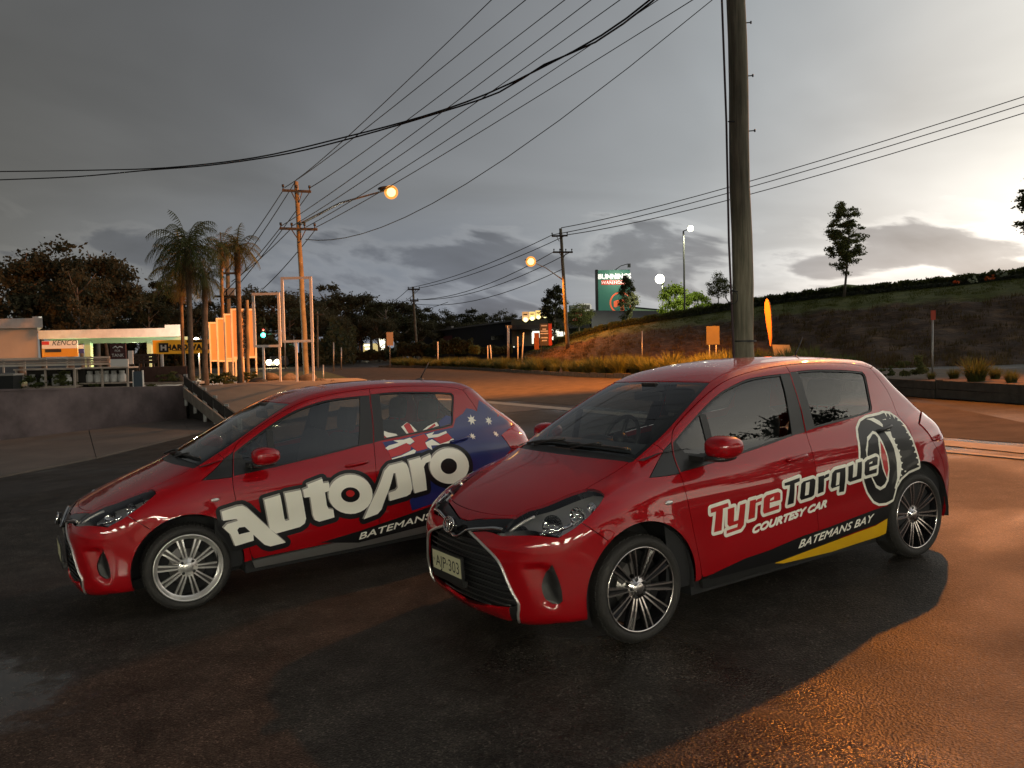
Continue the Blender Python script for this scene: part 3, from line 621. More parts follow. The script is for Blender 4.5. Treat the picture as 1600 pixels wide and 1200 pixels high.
# sticker outlines on the left flank, (x, z)
DEC = dict(
  a=[(.247,.668),(.36,.687),(.4,.686),(.432,.663),(.585,.479),(.694,.355),(.579,.347),(.539,.367),(.461,.46),(.46,.415),(.323,.402),(.295,.494),(.251,.549),(.279,.573),(.356,.581),(.351,.597),(.253,.601)],
  a_h=[(.346,.516),(.36,.531),(.404,.528),(.439,.485),(.355,.482)],
  u=[(.559,.704),(.68,.721),(.7,.531),(.708,.517),(.736,.519),(.714,.728),(.84,.733),(.865,.509),(.852,.474),(.813,.453),(.628,.435),(.585,.479)],
  t=[(.894,.767),(1.015,.793),(1.019,.758),(1.064,.758),(1.064,.695),(1.025,.686),(1.034,.58),(1.046,.553),(1.084,.54),(1.088,.479),(.965,.466),(.932,.485),(.92,.524),(.906,.67),(.862,.671),(.856,.733),(.897,.742)],
  o=[(1.414,.61),(1.408,.575),(1.392,.543),(1.368,.517),(1.336,.497),(1.3,.485),(1.26,.48),(1.22,.483),(1.18,.494),(1.143,.511),(1.111,.535),(1.084,.565),(1.064,.598),(1.053,.633),(1.051,.667),(1.058,.701),(1.074,.73),(1.099,.756),(1.13,.775),(1.166,.788),(1.205,.794),(1.245,.792),(1.285,.783),(1.322,.766),(1.354,.743),(1.38,.714),(1.4,.681),(1.411,.646)],
  o_h=[(1.306,.623),(1.304,.61),(1.297,.598),(1.288,.588),(1.275,.581),(1.26,.576),(1.243,.574),(1.226,.576),(1.208,.58),(1.192,.587),(1.178,.597),(1.166,.608),(1.158,.621),(1.153,.634),(1.152,.648),(1.154,.66),(1.161,.672),(1.171,.682),(1.184,.689),(1.199,.694),(1.215,.696),(1.233,.694),(1.25,.69),(1.266,.683),(1.28,.674),(1.291,.663),(1.3,.65),(1.305,.637)],
  o_r=[(1.263,.641),(1.262,.635),(1.259,.63),(1.254,.626),(1.249,.622),(1.242,.62),(1.234,.62),(1.226,.62),(1.218,.622),(1.211,.625),(1.204,.63),(1.199,.635),(1.195,.64),(1.193,.646),(1.192,.652),(1.193,.657),(1.196,.663),(1.201,.667),(1.207,.67),(1.214,.672),(1.221,.673),(1.229,.672),(1.237,.67),(1.244,.667),(1.251,.663),(1.256,.658),(1.26,.652),(1.262,.647)],
  p=[(1.325,.423),(1.447,.624),(1.532,.782),(1.58,.818),(1.702,.829),(1.732,.809),(1.743,.776),(1.763,.598),(1.744,.561),(1.709,.547),(1.559,.531),(1.554,.599),(1.614,.61),(1.634,.63),(1.625,.75),(1.608,.752),(1.559,.63),(1.483,.477),(1.446,.445)],
  r=[(1.754,.833),(1.866,.846),(1.865,.821),(1.886,.839),(1.961,.857),(1.958,.806),(1.903,.794),(1.881,.765),(1.895,.57),(1.783,.559),(1.768,.63)],
  o2=[(2.299,.716),(2.289,.684),(2.271,.654),(2.246,.629),(2.215,.609),(2.179,.596),(2.141,.589),(2.101,.591),(2.062,.601),(2.024,.618),(1.99,.641),(1.963,.669),(1.944,.7),(1.934,.733),(1.934,.766),(1.944,.798),(1.963,.826),(1.991,.85),(2.025,.869),(2.064,.882),(2.105,.888),(2.146,.886),(2.185,.878),(2.22,.863),(2.25,.841),(2.274,.814),(2.29,.783),(2.299,.75)],
  o2_h=[(2.185,.73),(2.182,.716),(2.174,.703),(2.164,.691),(2.151,.683),(2.136,.677),(2.119,.674),(2.102,.675),(2.085,.679),(2.07,.686),(2.056,.696),(2.045,.708),(2.038,.721),(2.034,.736),(2.034,.751),(2.038,.765),(2.045,.778),(2.056,.789),(2.07,.797),(2.086,.803),(2.103,.806),(2.12,.805),(2.136,.801),(2.151,.795),(2.164,.785),(2.174,.773),(2.182,.76),(2.185,.745)],
  T1=[(.525,.674),(.666,.685),(.669,.662),(.622,.658),(.611,.528),(.55,.527),(.566,.65),(.524,.647)],
  y1=[(.661,.648),(.716,.652),(.711,.565),(.749,.566),(.762,.656),(.809,.66),(.794,.529),(.77,.509),(.65,.5),(.652,.519),(.739,.525),(.747,.545),(.675,.54),(.659,.555)],
  r1=[(.846,.668),(.898,.67),(.899,.658),(.912,.668),(.951,.673),(.944,.652),(.894,.647),(.888,.558),(.832,.554)],
  e1=[(.967,.665),(.99,.679),(1.093,.685),(1.112,.676),(1.111,.632),(1.017,.629),(1.017,.595),(1.101,.601),(1.101,.576),(.968,.568),(.959,.584)],
  e1_h=[(1.022,.652),(1.057,.664),(1.054,.643),(1.019,.64)],
  T2=[(1.157,.73),(1.299,.744),(1.295,.722),(1.247,.715),(1.234,.591),(1.177,.588),(1.204,.712),(1.155,.713)],
  o1=[(1.306,.702),(1.328,.715),(1.424,.721),(1.443,.709),(1.426,.614),(1.406,.605),(1.304,.599),(1.29,.617)],
  o1_h=[(1.35,.704),(1.388,.706),(1.374,.624),(1.337,.623)],
  r2=[(1.473,.724),(1.53,.727),(1.529,.717),(1.544,.728),(1.58,.732),(1.573,.712),(1.526,.704),(1.517,.621),(1.461,.615)],
  q=[(1.608,.728),(1.639,.745),(1.744,.749),(1.722,.591),(1.671,.592),(1.676,.637),(1.601,.629),(1.587,.646)],
  q_h=[(1.653,.724),(1.686,.724),(1.671,.645),(1.637,.643)],
  u2=[(1.774,.75),(1.826,.757),(1.807,.671),(1.848,.675),(1.872,.763),(1.916,.765),(1.895,.653),(1.781,.646),(1.759,.659)],
  e2=[(1.944,.754),(1.973,.767),(2.066,.779),(2.083,.77),(2.068,.723),(1.985,.717),(1.981,.693),(2.06,.699),(2.054,.67),(1.94,.664),(1.929,.683)],
  e2_h=[(1.991,.747),(2.022,.753),(2.019,.739),(1.984,.736)],
  ty_out=[(1.966,.915),(2.004,.968),(2.07,1.012),(2.153,1.03),(2.314,1.033),(2.374,1.039),(2.454,1.025),(2.504,.989),(2.51,.947),(2.489,.891),(2.493,.813),(2.506,.722),(2.503,.65),(2.385,.636),(2.297,.601),(2.237,.55),(2.197,.467),(2.132,.451),(2.073,.455),(2.026,.479),(1.973,.546),(1.93,.628),(1.911,.792)],
  ty_band1=[(2.142,1.022),(2.23,1.022),(2.279,.995),(2.289,.968),(2.27,.953),(2.231,.98),(2.187,1.008)],
  ty_band2=[(2.254,.923),(2.317,.918),(2.298,.889),(2.303,.853),(2.303,.827),(2.321,.763),(2.319,.739),(2.318,.686),(2.303,.647),(2.28,.603),(2.258,.577),(2.227,.534),(2.219,.541),(2.256,.606),(2.275,.71),(2.271,.81),(2.258,.882)],
  ty_sq=[(2.3,.952),(2.352,.952),(2.325,.929),(2.292,.93)],
  ty_ring=[(2.14,.942),(2.049,.911),(1.982,.834),(1.968,.739),(2.004,.641),(2.05,.567),(2.09,.543),(2.139,.557),(2.174,.599),(2.193,.673),(2.192,.756),(2.18,.833),(2.175,.903),(2.168,.932)],
  ty_in=[(2.121,.923),(2.039,.884),(1.985,.805),(1.981,.737),(2.013,.645),(2.058,.583),(2.099,.565),(2.137,.581),(2.159,.61),(2.121,.683),(2.107,.778),(2.129,.857),(2.152,.894),(2.143,.918)],
  ty_red=[(2.156,.876),(2.165,.841),(2.179,.758),(2.178,.675),(2.16,.622),(2.131,.694),(2.12,.777)],
  stripe=[(.787,.323),(.997,.334),(1.313,.369),(1.553,.38),(2.186,.433),(2.145,.345),(2.036,.313),(1.589,.284),(1.051,.245),(.514,.252),(.48,.275)],
  yellow=[(1.055,.24),(1.59,.277),(2.036,.308),(2.139,.342),(2.138,.237),(2.068,.221),(1.604,.205),(1.142,.221)],
  court=[(.857,.463),(1.544,.518),(.883,.501),(1.57,.562)],
  bbN=[(1.267,.296),(1.988,.343),(1.276,.342),(2.066,.406)],
  bbF=[(1.278,.266),(1.859,.326),(1.288,.322),(1.873,.383)],
  stripeF=[(.959,.302),(1.274,.335),(1.723,.398),(2.02,.445),(2.012,.282),(1.272,.241)],
  blue=[(1.574,1.003),(1.707,1.008),(1.96,1.031),(2.251,1.046),(2.297,1.118),(2.381,1.153),(2.431,1.193),(2.493,1.178),(2.534,1.154),(2.59,1.251),(2.671,1.191),(2.772,1.117),(2.878,1.013),(2.763,.81),(2.523,.647),(2.081,.469),(1.748,.42),(1.734,.502),(1.798,.614),(1.619,.865),(1.598,.929)],
  w1=[(1.584,.956),(1.62,.972),(1.71,.983),(1.669,1.006),(1.763,1.002),(1.823,1.012),(1.858,.979),(1.806,.957),(1.77,.972),(1.693,.953),(1.601,.936)],
  r_1=[(1.598,.937),(1.658,.943),(1.779,.973),(1.811,.939),(1.791,.913),(1.695,.886),(1.611,.879)],
  w2=[(1.612,.869),(1.702,.882),(1.824,.916),(1.843,.903),(1.825,.884),(1.731,.874),(1.618,.861)],
  r_2=[(1.833,1.004),(1.958,1.026),(1.988,.986),(1.946,.962),(1.95,.907),(1.85,.898),(1.803,.95),(1.855,.973)],
  w3=[(1.978,1.02),(2.058,1.032),(2.03,1.01),(2.09,1.01),(2.173,1.026),(2.176,1.008),(2.081,.986),(1.988,.987)],
  r_3=[(2.028,.981),(2.108,.99),(2.18,1.007),(2.208,.96),(2.166,.943),(2.083,.929)],
  w4=[(1.943,.955),(2.017,.975),(2.075,.928),(2.216,.959),(2.22,.947),(2.158,.925),(2.08,.92),(1.991,.927),(1.989,.888),(1.954,.918)],
  gw1=[(1.61,1.091),(1.645,1.073),(1.712,1.054),(1.723,1.035),(1.635,1.031),(1.594,1.029)],
  gr1=[(1.601,1.057),(1.627,1.03),(1.594,1.027)],
  gw2=[(1.768,1.106),(1.829,1.137),(1.857,1.118),(1.907,1.054),(1.806,1.042)],
  gr2=[(1.792,1.114),(1.828,1.134),(1.85,1.124),(1.877,1.051),(1.822,1.044)],
  gw3=[(1.957,1.055),(2.016,1.085),(2.103,1.109),(2.121,1.077),(2.053,1.066)],
  gr3=[(1.996,1.059),(2.083,1.099),(2.09,1.081),(2.053,1.066)],
  gblue=[(2.125,1.107),(2.209,1.154),(2.263,1.141),(2.246,1.082),(2.127,1.065)],
  star1=[(2.456,1.089)],
  star2=[(2.638,1.061)],
  star3=[(2.65,.945)],
  star4=[(2.409,.954)])
TAU = math.radians(3.0)                      # the yard falls to the left by 3 degrees
LOT = Matrix.Rotation(-TAU, 4, 'Y')
def wheel_meshes(kind):
    ty = MB().lathe([(.236,.03),(.240,.008),(.252,-.003),(.270,-.006),(.287,.004),(.297,.026),(.3005,.055),(.3015,.10),(.3005,.15),(.296,.178),(.284,.198),(.25,.205),(.232,.19)], 56, 'Y')
    for k in range(64):           # shoulder blocks of the tread
        a = 2*math.pi*k/64
        for y0, y1 in ((.030,.052),(.150,.172)):
            c, s_ = math.cos(a), math.sin(a); r = .3025
            M3 = Matrix.Rotation(-a, 3, 'Y')
            ty.box((r-.012, y0, -.009), (r, y1, .009), 0, M3)
    rim = MB(); hub = []
    if kind == 'black':           # machined faces on black, thin outer edge
        rim.lathe([(.2385,.012),(.2385,.004),(.2325,.002),(.229,.006)], 64, 'Y', mi=1)
        rim.lathe([(.229,.006),(.222,.03),(.216,.075),(.214,.19)], 48, 'Y', mi=0)
        ro, yo = .230, .008
    else:                         # polished deep lip
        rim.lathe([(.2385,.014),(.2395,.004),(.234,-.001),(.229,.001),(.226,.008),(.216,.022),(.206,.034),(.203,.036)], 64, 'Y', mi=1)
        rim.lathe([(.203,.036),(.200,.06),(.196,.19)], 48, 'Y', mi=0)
        ro, yo = .204, .037
    hy = .034 if kind == 'black' else .030
    for k in range(10):
        a = 2*math.pi*(k+.25)/10; M3 = Matrix.Rotation(-a, 3, 'Y')
        def P(r, y, t): return M3 @ Vector((r, y, t))
        wi, wo = .012, (.023 if kind == 'black' else .021)
        # dark web
        v = [P(.05,hy+.012,-.014),P(.05,hy+.012,.014),P(ro,yo+.014,wo+.004),P(ro,yo+.014,-wo-.004),P(.05,hy+.045,-.012),P(.05,hy+.045,.012),P(ro,yo+.04,wo),P(ro,yo+.04,-wo)]
        rim.add(v, [(0,1,2,3),(7,6,5,4),(0,4,5,1),(1,5,6,2),(2,6,7,3),(3,7,4,0)], 0)
        for sg in (-1, 1):        # two bright ribs per spoke
            hw = .0042 if kind == 'black' else .0048
            ci, co = sg*.0095, sg*(wo-.003)
            n = 5; vs_ = []
            for i in range(n+1):
                t = i/n; r = .055+(ro-.055)*t; y = hy+(yo-hy)*t-.008*math.sin(math.pi*t)*.6; c = ci+(co-ci)*t; h = hw*(1+.25*t)
                vs_ += [P(r, y, c-h), P(r, y, c+h), P(r, y+.02, c+h), P(r, y+.02, c-h)]
            fs_ = []
            for i in range(n):
                b = 4*i
                for j in range(4): fs_.append((b+j, b+(j+1) % 4, b+4+(j+1) % 4, b+4+j))
            rim.add(vs_, fs_, 1)
    rim.lathe([(.0001,hy-.012),(.030,hy-.012),(.034,hy-.008),(.036,hy-.001),(.066,hy+.001),(.070,hy+.01),(.066,hy+.05)], 32, 'Y', mi=1)
    nb = 5 if kind == 'black' else 4
    nuts = MB()
    for k in range(nb):
        a = 2*math.pi*(k+.1)/nb; nuts.lathe([(.0105,hy+.002),(.0105,hy-.004),(.007,hy-.007),(.0001,hy-.007)], 8, 'Y', (.052*math.cos(a), 0, .052*math.sin(a)))
    disc = MB().lathe([(.125,.085),(.125,.075),(.06,.073),(.055,.05),(.0001,.05)], 40, 'Y')
    disc.box((-.15,.055,-.05),(-.085,.12,.05), 1)
    back = MB().lathe([(.205,.10),(.0001,.10)], 24, 'Y')
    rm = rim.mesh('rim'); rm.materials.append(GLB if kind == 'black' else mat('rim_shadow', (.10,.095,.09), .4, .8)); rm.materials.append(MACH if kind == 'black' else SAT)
    nm = nuts.mesh('nuts'); nm.materials.append(BLK); dm = disc.mesh('disc'); dm.materials.append(DISC); dm.materials.append(SIL)
    bm = back.mesh('back'); bm.materials.append(DRK); tm = ty.mesh('tyre'); tm.materials.append(TYR)
    return dict(tyre=tm, rim=rm, lug_nuts=nm, brake_disc=dm, brake_shield=bm)
def add_text_flat(s, cx, cz, hgt, wid, m, parent, name='lettering', dy=0.):
    lps = text_loops(s); xs = [p[0] for l in lps for p in l]; w = max(xs)-min(xs); k = wid/w
    lps = [[((p[0]-min(xs)-w/2)*k+cx, p[1]/.73*hgt+cz-hgt/2) for p in l] for l in lps]
    V, T = fill([lps]); me = mesh_np(name, np.stack([V[:, 0], V[:, 0]*0+dy, V[:, 1]], 1), T, smooth=False)
    return obj(name, me, m, parent)
def seat_mesh(x, y, w=.25):
    b = MB()
    def cushion(c, sx, sy, sz, tilt):
        R = Matrix.Rotation(tilt, 3, 'Y'); n = 8
        pr = MB().ball((0,0,0), 1, n)
        vs_ = []
        for v in pr.v:
            q = [math.copysign(abs(t)**.45, t) for t in v]; q = R @ Vector((q[0]*sx, q[1]*sy, q[2]*sz)); vs_.append((q.x+c[0], q.y+c[1], q.z+c[2]))
        b.add(vs_, pr.f, 0, True)
    cushion((x, y, .46), .27, w, .09, .12); cushion((x+.30, y, .77), .085, w*.96, .33, .24); cushion((x+.405, y, 1.20), .05, .135, .10, .2)
    for s in (-.05, .05): b.tube([(x+.385, y+s, 1.06), (x+.40, y+s, 1.15)], .006, 6)
    return b.mesh('seat')
CAR_COMMON = {}
def common():
    C = CAR_COMMON
    gh = CARB['_gh']
    # grille bars that follow the nose
    C['bars'] = []
    ys_at = lambda z: float(np.interp(z, [.232,.257,.276,.309,.363,.436,.515,.562,.606,.642], [.22,.415,.505,.572,.546,.509,.469,.407,.283,.149]))
    for i, z in enumerate(np.linspace(.245, .635, 12)):
        Y = ys_at(z)-.006; yy = np.linspace(-Y, Y, 17)
        q = np.stack([.85*np.arctan2(-yy, .1+.735-front_y(np.abs(yy))*1.), np.full(17, z)], 1)
        P, Nn = proj_pts(q, fR, -.022); C['bars'].append(MB().tube(P.tolist(), .0065, 6).mesh('slat'))
    tr = [(-.70,-.12,.652),(-.698,-.149,.642),(-.706,-.283,.606),(-.704,-.407,.562),(-.695,-.469,.515),(-.684,-.509,.436),(-.671,-.546,.363),(-.655,-.572,.309),(-.65,-.553,.25),(-.645,-.535,.19)]
    m1 = on_tube(tr, fR, .002, .0085); n = len(m1.v); m1.add([(v[0], -v[1], v[2]) for v in m1.v], [f[::-1] for f in m1.f], 0, True); C['trim'] = m1.mesh('grille_trim')
    ch = [(-.64,-.425,.700),(-.645,-.35,.692),(-.662,-.275,.682),(-.68,-.17,.664),(-.69,-.10,.645),(-.70,-.06,.615),(-.71,0,.598)]
    c2 = ch+[(p[0], -p[1], p[2]) for p in ch[::-1][1:]]
    C['chrome'] = on_tube(c2, fR, .010, .009).mesh('chrome_strip')
    # emblem: three interlocking ovals
    def oval(b, cx, cz, rx, rz, r): b.tube([(0, cx+rx*math.cos(t), cz+rz*math.sin(t)) for t in np.linspace(0, 2*math.pi, 29)], r, 6, caps=False)
    b = MB(); oval(b, 0, 0, .063, .044, .0055); oval(b, 0, .010, .034, .019, .0045); oval(b, 0, -.003, .016, .039, .0045); C['emblem'] = b.mesh('emblem')
    b = MB().lathe([(.0001,0),(.062,0),(.066,.012)], 28, 'X'); C['emblem_back'] = b.mesh('emblem_back')
    # headlight internals (left side): bowls, projector and a bulb
    def bowl(c, r, ax, depth, n=22):
        ax = Vector(ax).normalized(); q = ax.to_track_quat('Z', 'Y'); v = []
        mb = MB().lathe([(.0001, -depth), (r*.35, -depth*.9), (r*.7, -depth*.5), (r, 0), (r*1.06, .004)], n)
        mb.v = [tuple(q @ Vector(p)+Vector(c)) for p in mb.v]; return mb
    ax = (-.82, -.42, .12)
    def sink(c, dep): p = surf([c])[0]; return tuple(p-grad(*np.array([p]).T)[0]*dep)
    C['reflectors'] = []
    for c, r, d in (((-.47,-.655,.742), .062, .05), ((-.335,-.715,.785), .048, .045), ((-.585,-.515,.705), .038, .03), ((-.245,-.725,.832), .026, .02)):
        c = sink(c, .052); C['reflectors'].append(bowl(c, r, ax, d).mesh('reflector'))
    C['projector'] = [MB().ball(sink(c, d), r, 9).mesh('projector') for c, d, r in (((-.47,-.655,.742), .068, .036), ((-.335,-.715,.785), .055, .013), ((-.585,-.515,.705), .05, .012))]
    q = fH.uv(surf([(-.632,-.47,.69),(-.56,-.50,.74),(-.50,-.53,.765)])); P, Nn = proj_pts(cr(q, .03), fH, -.02); C['drl'] = MB().tube(P.tolist(), .009, 6).mesh('light_guide')
    q = fH.uv(surf([(-.55,-.66,.688),(-.47,-.715,.70),(-.40,-.745,.725)])); P, Nn = proj_pts(cr(q, .03), fH, -.025); C['drl2'] = MB().tube(P.tolist(), .011, 6).mesh('light_bar')
    # mirror
    def smooth_blob(c, s, e=(.75,.6,.7)):
        pr = MB().ball((0,0,0), 1, 12); v = []
        for p in pr.v:
            q = [math.copysign(abs(t)**k, t) for t, k in zip(p, e)]
            tap = 1-.22*max(0, q[0])            # slimmer to the rear
            v.append((c[0]+q[0]*s[0], c[1]+q[1]*s[1], c[2]+q[2]*s[2]*tap*(1-.10*q[1]*0)))
        m = MB(); m.add(v, pr.f, 0, True); return m
    C['mirror'] = smooth_blob((.575,-.925,1.035), (.098,.10,.066)).mesh('mirror_shell')
    b = MB().box((.47,-.86,.955),(.60,-.74,.985)); q = smooth_blob((.565,-.90,.975), (.085,.085,.022)); b.add(q.v, q.f, 0, True); C['mirror_foot'] = b.mesh('mirror_foot')
    b = MB(); P, Nn = proj_pts(np.array([(.214,.757)]), fS, 0.); b.ball(tuple(P[0]), .03, 8, sx=1, sy=.35, sz=.45); C['indicator'] = b.mesh('indicator')
    def handle(x, z, sl):
        pts = []
        for t in np.linspace(-1, 1, 11):
            xx = x+t*.098; zz = z+t*sl; Pq, _ = proj_pts(np.array([(xx, zz)]), fS, 0.); pts.append((xx, Pq[0][1]-.006-.018*(1-t**4), zz))
        return MB().tube(pts, [.008]+[.0125]*9+[.008], 10).mesh('door_handle')
    C['handle_f'] = handle(1.315, .868, .006); C['handle_r'] = handle(2.27, .945, .010)
    # wipers
    def wip(pts):
        q = fW.uv(surf(pts)); P, _ = proj_pts(cr(q, .04), fW, .012); b = MB().tube(P.tolist(), .009, 6); P2, _ = proj_pts(cr(q, .04), fW, .003); b.tube(P2.tolist(), .004, 6); return b
    b = wip([(.13,.50,1.02),(.14,.28,1.06),(.13,.0,1.068),(.13,-.12,1.068)]); q = wip([(.12,-.02,1.045),(.14,-.22,1.058),(.16,-.44,1.062),(.18,-.56,1.06)]); b.add(q.v, q.f, 0, True)
    b.tube([(.08,.34,1.03),(.12,.2,1.062),(.135,.05,1.075)], .008, 6); b.tube([(.10,-.06,1.03),(.13,-.2,1.056),(.155,-.32,1.07)], .008, 6)
    C['wiper'] = b.mesh('wiper')
    # interior
    C['seats'] = [seat_mesh(1.02, -.36), seat_mesh(1.02, .36), seat_mesh(1.80, -.33, .27), seat_mesh(1.80, .33, .27)]
    b = MB(); n = 14
    prof = [(.16,.99),(.30,1.02),(.50,1.02),(.60,.985),(.66,.90),(.64,.80),(.60,.60),(.50,.40)]
    v = [(x, y, z) for y in (-.70, .70) for x, z in prof]; k = len(prof)
    b.add(v, [(i, i+1, k+i+1, k+i) for i in range(k-1)], 0, True)
    b.ball((.62,.36,.98), .17, 8, sx=.5, sy=1, sz=.35); C['dash'] = b.mesh('dashboard')
    R = Matrix.Rotation(math.radians(-62), 3, 'Y')
    b = MB().tube([tuple(R @ Vector((.185*math.cos(t), .185*math.sin(t), 0))+Vector((.83,.36,.97))) for t in np.linspace(0, 2*math.pi, 29)], .015, 8, caps=False)
    for a in (0, math.pi/2, math.pi): 
        e = R @ Vector((.18*math.cos(a-math.pi/2)*1, .18*math.sin(a-math.pi/2), 0)); b.tube([(.83,.36,.97), tuple(e+Vector((.83,.36,.97)))], .016, 6)
    b.ball((.825,.36,.97), .06, 6); C['wheel'] = b.mesh('steering_wheel')
    b = MB().box((.80,-.13,1.265),(.83,.13,1.325)); b.tube([(.82,0,1.32),(.86,0,1.38)], .01, 6); b.box((.82,-.07,1.33),(.90,.07,1.385)); C['rvm'] = b.mesh('rear_view_mirror')
    # floor, sides below the glass, headliner, wheel housings
    b = MB().box((-.52,-.60,.17),(.40,.60,.24)).box((.40,-.765,.17),(2.12,.765,.24)).box((2.12,-.60,.171),(2.95,.60,.26)).box((2.05,-.74,.60),(2.93,.74,.63)); C['floor'] = b.mesh('underbody')
    xx = np.linspace(.2, 2.85, 28); V = []; Fq = []
    b = MB()
    zz = [.24,.5,.8,.90]
    for sg in (1, -1):
        vs_ = []
        for x in xx:
            for z in zz+[None]:
                if z is None: z = .885+.065*(x-.36)/1.1*1.0
                q, _ = proj_pts(np.array([(x, min(z, .885+.06*(x-.36)))]), fS, -.035); vs_.append((q[0][0], q[0][1]*sg, q[0][2]))
        k = 5; b.add(vs_, [(i*k+j, i*k+j+1, (i+1)*k+j+1, (i+1)*k+j)[::sg] for i in range(len(xx)-1) for j in range(k-1)], 0, True)
    C['tub'] = b.mesh('door_card')
    C['liner'] = []
    for cx in (0, 2.51):
        for sg in (-1, 1):
            b = MB(); vs_ = []
            aa = np.linspace(math.radians(-10), math.radians(200), 22)
            for a in aa:
                for y in (.825, .52): vs_.append((cx+.378*math.cos(a), y*sg, .30+.378*math.sin(a)))
            b.add(vs_, [(2*i, 2*i+1, 2*i+3, 2*i+2) for i in range(21)], 0, True)
            c0 = len(b.v); b.add([(cx, .52*sg, .30)]+[(cx+.378*math.cos(a), .52*sg, .30+.378*math.sin(a)) for a in aa], [(0, i+1, i+2) for i in range(21)], 0)
            C['liner'].append(b.mesh('wheel_housing'))
    q = [(x, y) for x in np.linspace(.95, 2.6, 12) for y in np.linspace(-.5, .5, 7)]; P, _ = proj_pts(np.array(q), fT, -.045)
    b = MB(); b.add(P.tolist(), [(i*7+j, i*7+j+1, (i+1)*7+j+1, (i+1)*7+j) for i in range(11) for j in range(6)], 0, True); C['headliner'] = b.mesh('headliner')
    P, _ = proj_pts(np.array([(2.30, 0.)]), fT, 0.); p = P[0]
    b = MB().ball((p[0], p[1], p[2]), .03, 8, sx=1.6, sy=.8, sz=.55); b.tube([(p[0]+.01, 0, p[2]+.01), (p[0]+.11, 0, p[2]+.155)], [.007,.004], 6); C['antenna'] = b.mesh('antenna')
common()
def build_car(pose, label, kind):
    car = thing('hatchback_car', label, 'car', group='red courtesy hatchbacks parked side by side')
    car.matrix_world = LOT @ Matrix.Translation((pose[0], pose[1], 0)) @ Matrix.Rotation(pose[2], 4, 'Z')
    C = CAR_COMMON
    def part(name, me, m, parent=None, loc=None):
        o = obj(name, me, None, parent or car, loc)
        if m is not None and len(me.materials) == 0: me.materials.append(m)
        return o
    P = {}
    for nm in ('hood','front_bumper','fender','front_door','rear_door','roof_frame','roof','quarter_panel','tailgate','rear_bumper','sill','bumper_insert','nose_bar','fog_recess','quarter_trim','cowl','windscreen','windscreen_frit','headlight','taillight','grille'):
        for i, (me, m) in enumerate(CARB[nm]):
            if nm == 'sill' and kind == 'silver': me = me.copy(); me.materials[0] = SIL
            P.setdefault(nm, []).append(part(nm, me, m))
    for i in (0, 1):
        for nm in ('front', 'rear'):
            d = P[nm+'_door'][i]
            part('window', CARB[nm+'_window'][i][0], None, d); part('window_trim', CARB[nm+'_window_trim'][i][0], None, d)
        for me, d in ((C['handle_f'], P['front_door'][i]), (C['handle_r'], P['rear_door'][i])):
            h = obj('door_handle', me.copy(), RED if (i or me == C['handle_f']) else (VBK if kind == 'black' else VBL), d)
            if i: h.scale = (1, -1, 1)
        hl = P['headlight'][i]
        part('lamp_housing', CARB['lamp_housing'][i][0], None, hl)
        for me, nm, m in [(r_, 'reflector', REFL) for r_ in C['reflectors']]+[(r_, 'projector', LENS) for r_ in C['projector']]+[(C['drl'],'light_guide',SAT),(C['drl2'],'light_bar',REFL)]:
            o = part(nm, me, m, hl)
            if i: o.scale = (1, -1, 1)
        mi = part('side_mirror', C['mirror'], RED); mf = part('mirror_foot', C['mirror_foot'], BLK, mi); ind = part('side_indicator', C['indicator'], SAT)
        if i: mi.scale = (1, -1, 1); ind.scale = (1, -1, 1)
    part('rear_window', CARB['rear_window'][0][0], None, P['tailgate'][0])
    for me in C['bars']: part('slat', me, BLK, P['grille'][0])
    part('grille_trim', C['trim'], SAT); part('chrome_strip', C['chrome'], CHR)
    em = part('emblem', C['emblem'], CHR); em.location = (-.752, .03, .672); em.rotation_euler = (0, math.radians(14), 0)
    o = part('emblem_backing', C['emblem_back'], GLB, em); o.location = (.012, 0, 0); o.scale = (1, 1, .72)
    part('wiper', C['wiper'], BLK); part('antenna', C['antenna'], BLK)
    for s in C['seats']: part('seat', s, SEAT)
    part('dashboard', C['dash'], DASH); part('steering_wheel', C['wheel'], BLK); part('rear_view_mirror', C['rvm'], BLK); part('underbody', C['floor'], DRK)
    part('door_card', C['tub'], DRK); [part('wheel_housing', l_, DRK) for l_ in C['liner']]; part('headliner', C['headliner'], DASH)
    # number plates (front and rear)
    for x, y, fl in ((-.752, .095, 1), (3.215, 0, -1)):
        pl = part('number_plate', MB().box((-.19,-.004,-.058),(.19,.004,.058)).mesh('plate'), PLT)
        pl.location = (x, y*1., .425 if fl == 1 else .80); pl.rotation_euler = (0, 0, -math.pi/2*fl)
        if fl == -1: pl.location = (3.155, 0, .72)
        fr_ = MB()
        for a, b in (((-.205,-.003,-.073),(.205,.012,-.058)),((-.205,-.003,.058),(.205,.012,.073)),((-.205,-.003,-.058),(-.19,.012,.058)),((.19,-.003,-.058),(.205,.012,.058))): fr_.box(a, b)
        if fl == 1: fr_.box((-.2,.0,-.11),(.2,.03,-.073))
        part('plate_frame', fr_.mesh('plate_frame'), BLK, pl)
        if kind == 'black': add_text_flat('AJP\u00b7303', .012, 0, .074, .315, VBK, pl, dy=-.0055); add_text_flat('NSW', -.168, 0, .018, .022, VBK, pl, dy=-.0055)
    # wheels
    wm = wheel_meshes(kind)
    for cx, yo in ((0, .815), (2.51, .832)):
        for sg in (-1, 1):
            w = obj('wheel', None, None, car); w.location = (cx, yo*sg, .301); w.rotation_euler = (0, (.9 if sg < 0 else .35)+cx, math.pi if sg > 0 else 0)
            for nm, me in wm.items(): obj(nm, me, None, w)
    return car
carN = build_car((.2253, 5.1767, .5328), 'nearer red hatchback with TyreTorque lettering and a tyre picture on its side', 'black')
carF = build_car((-2.8168, 6.4373, .5566), 'farther red hatchback with big cream AutoPro lettering and a flag on its side', 'silver')
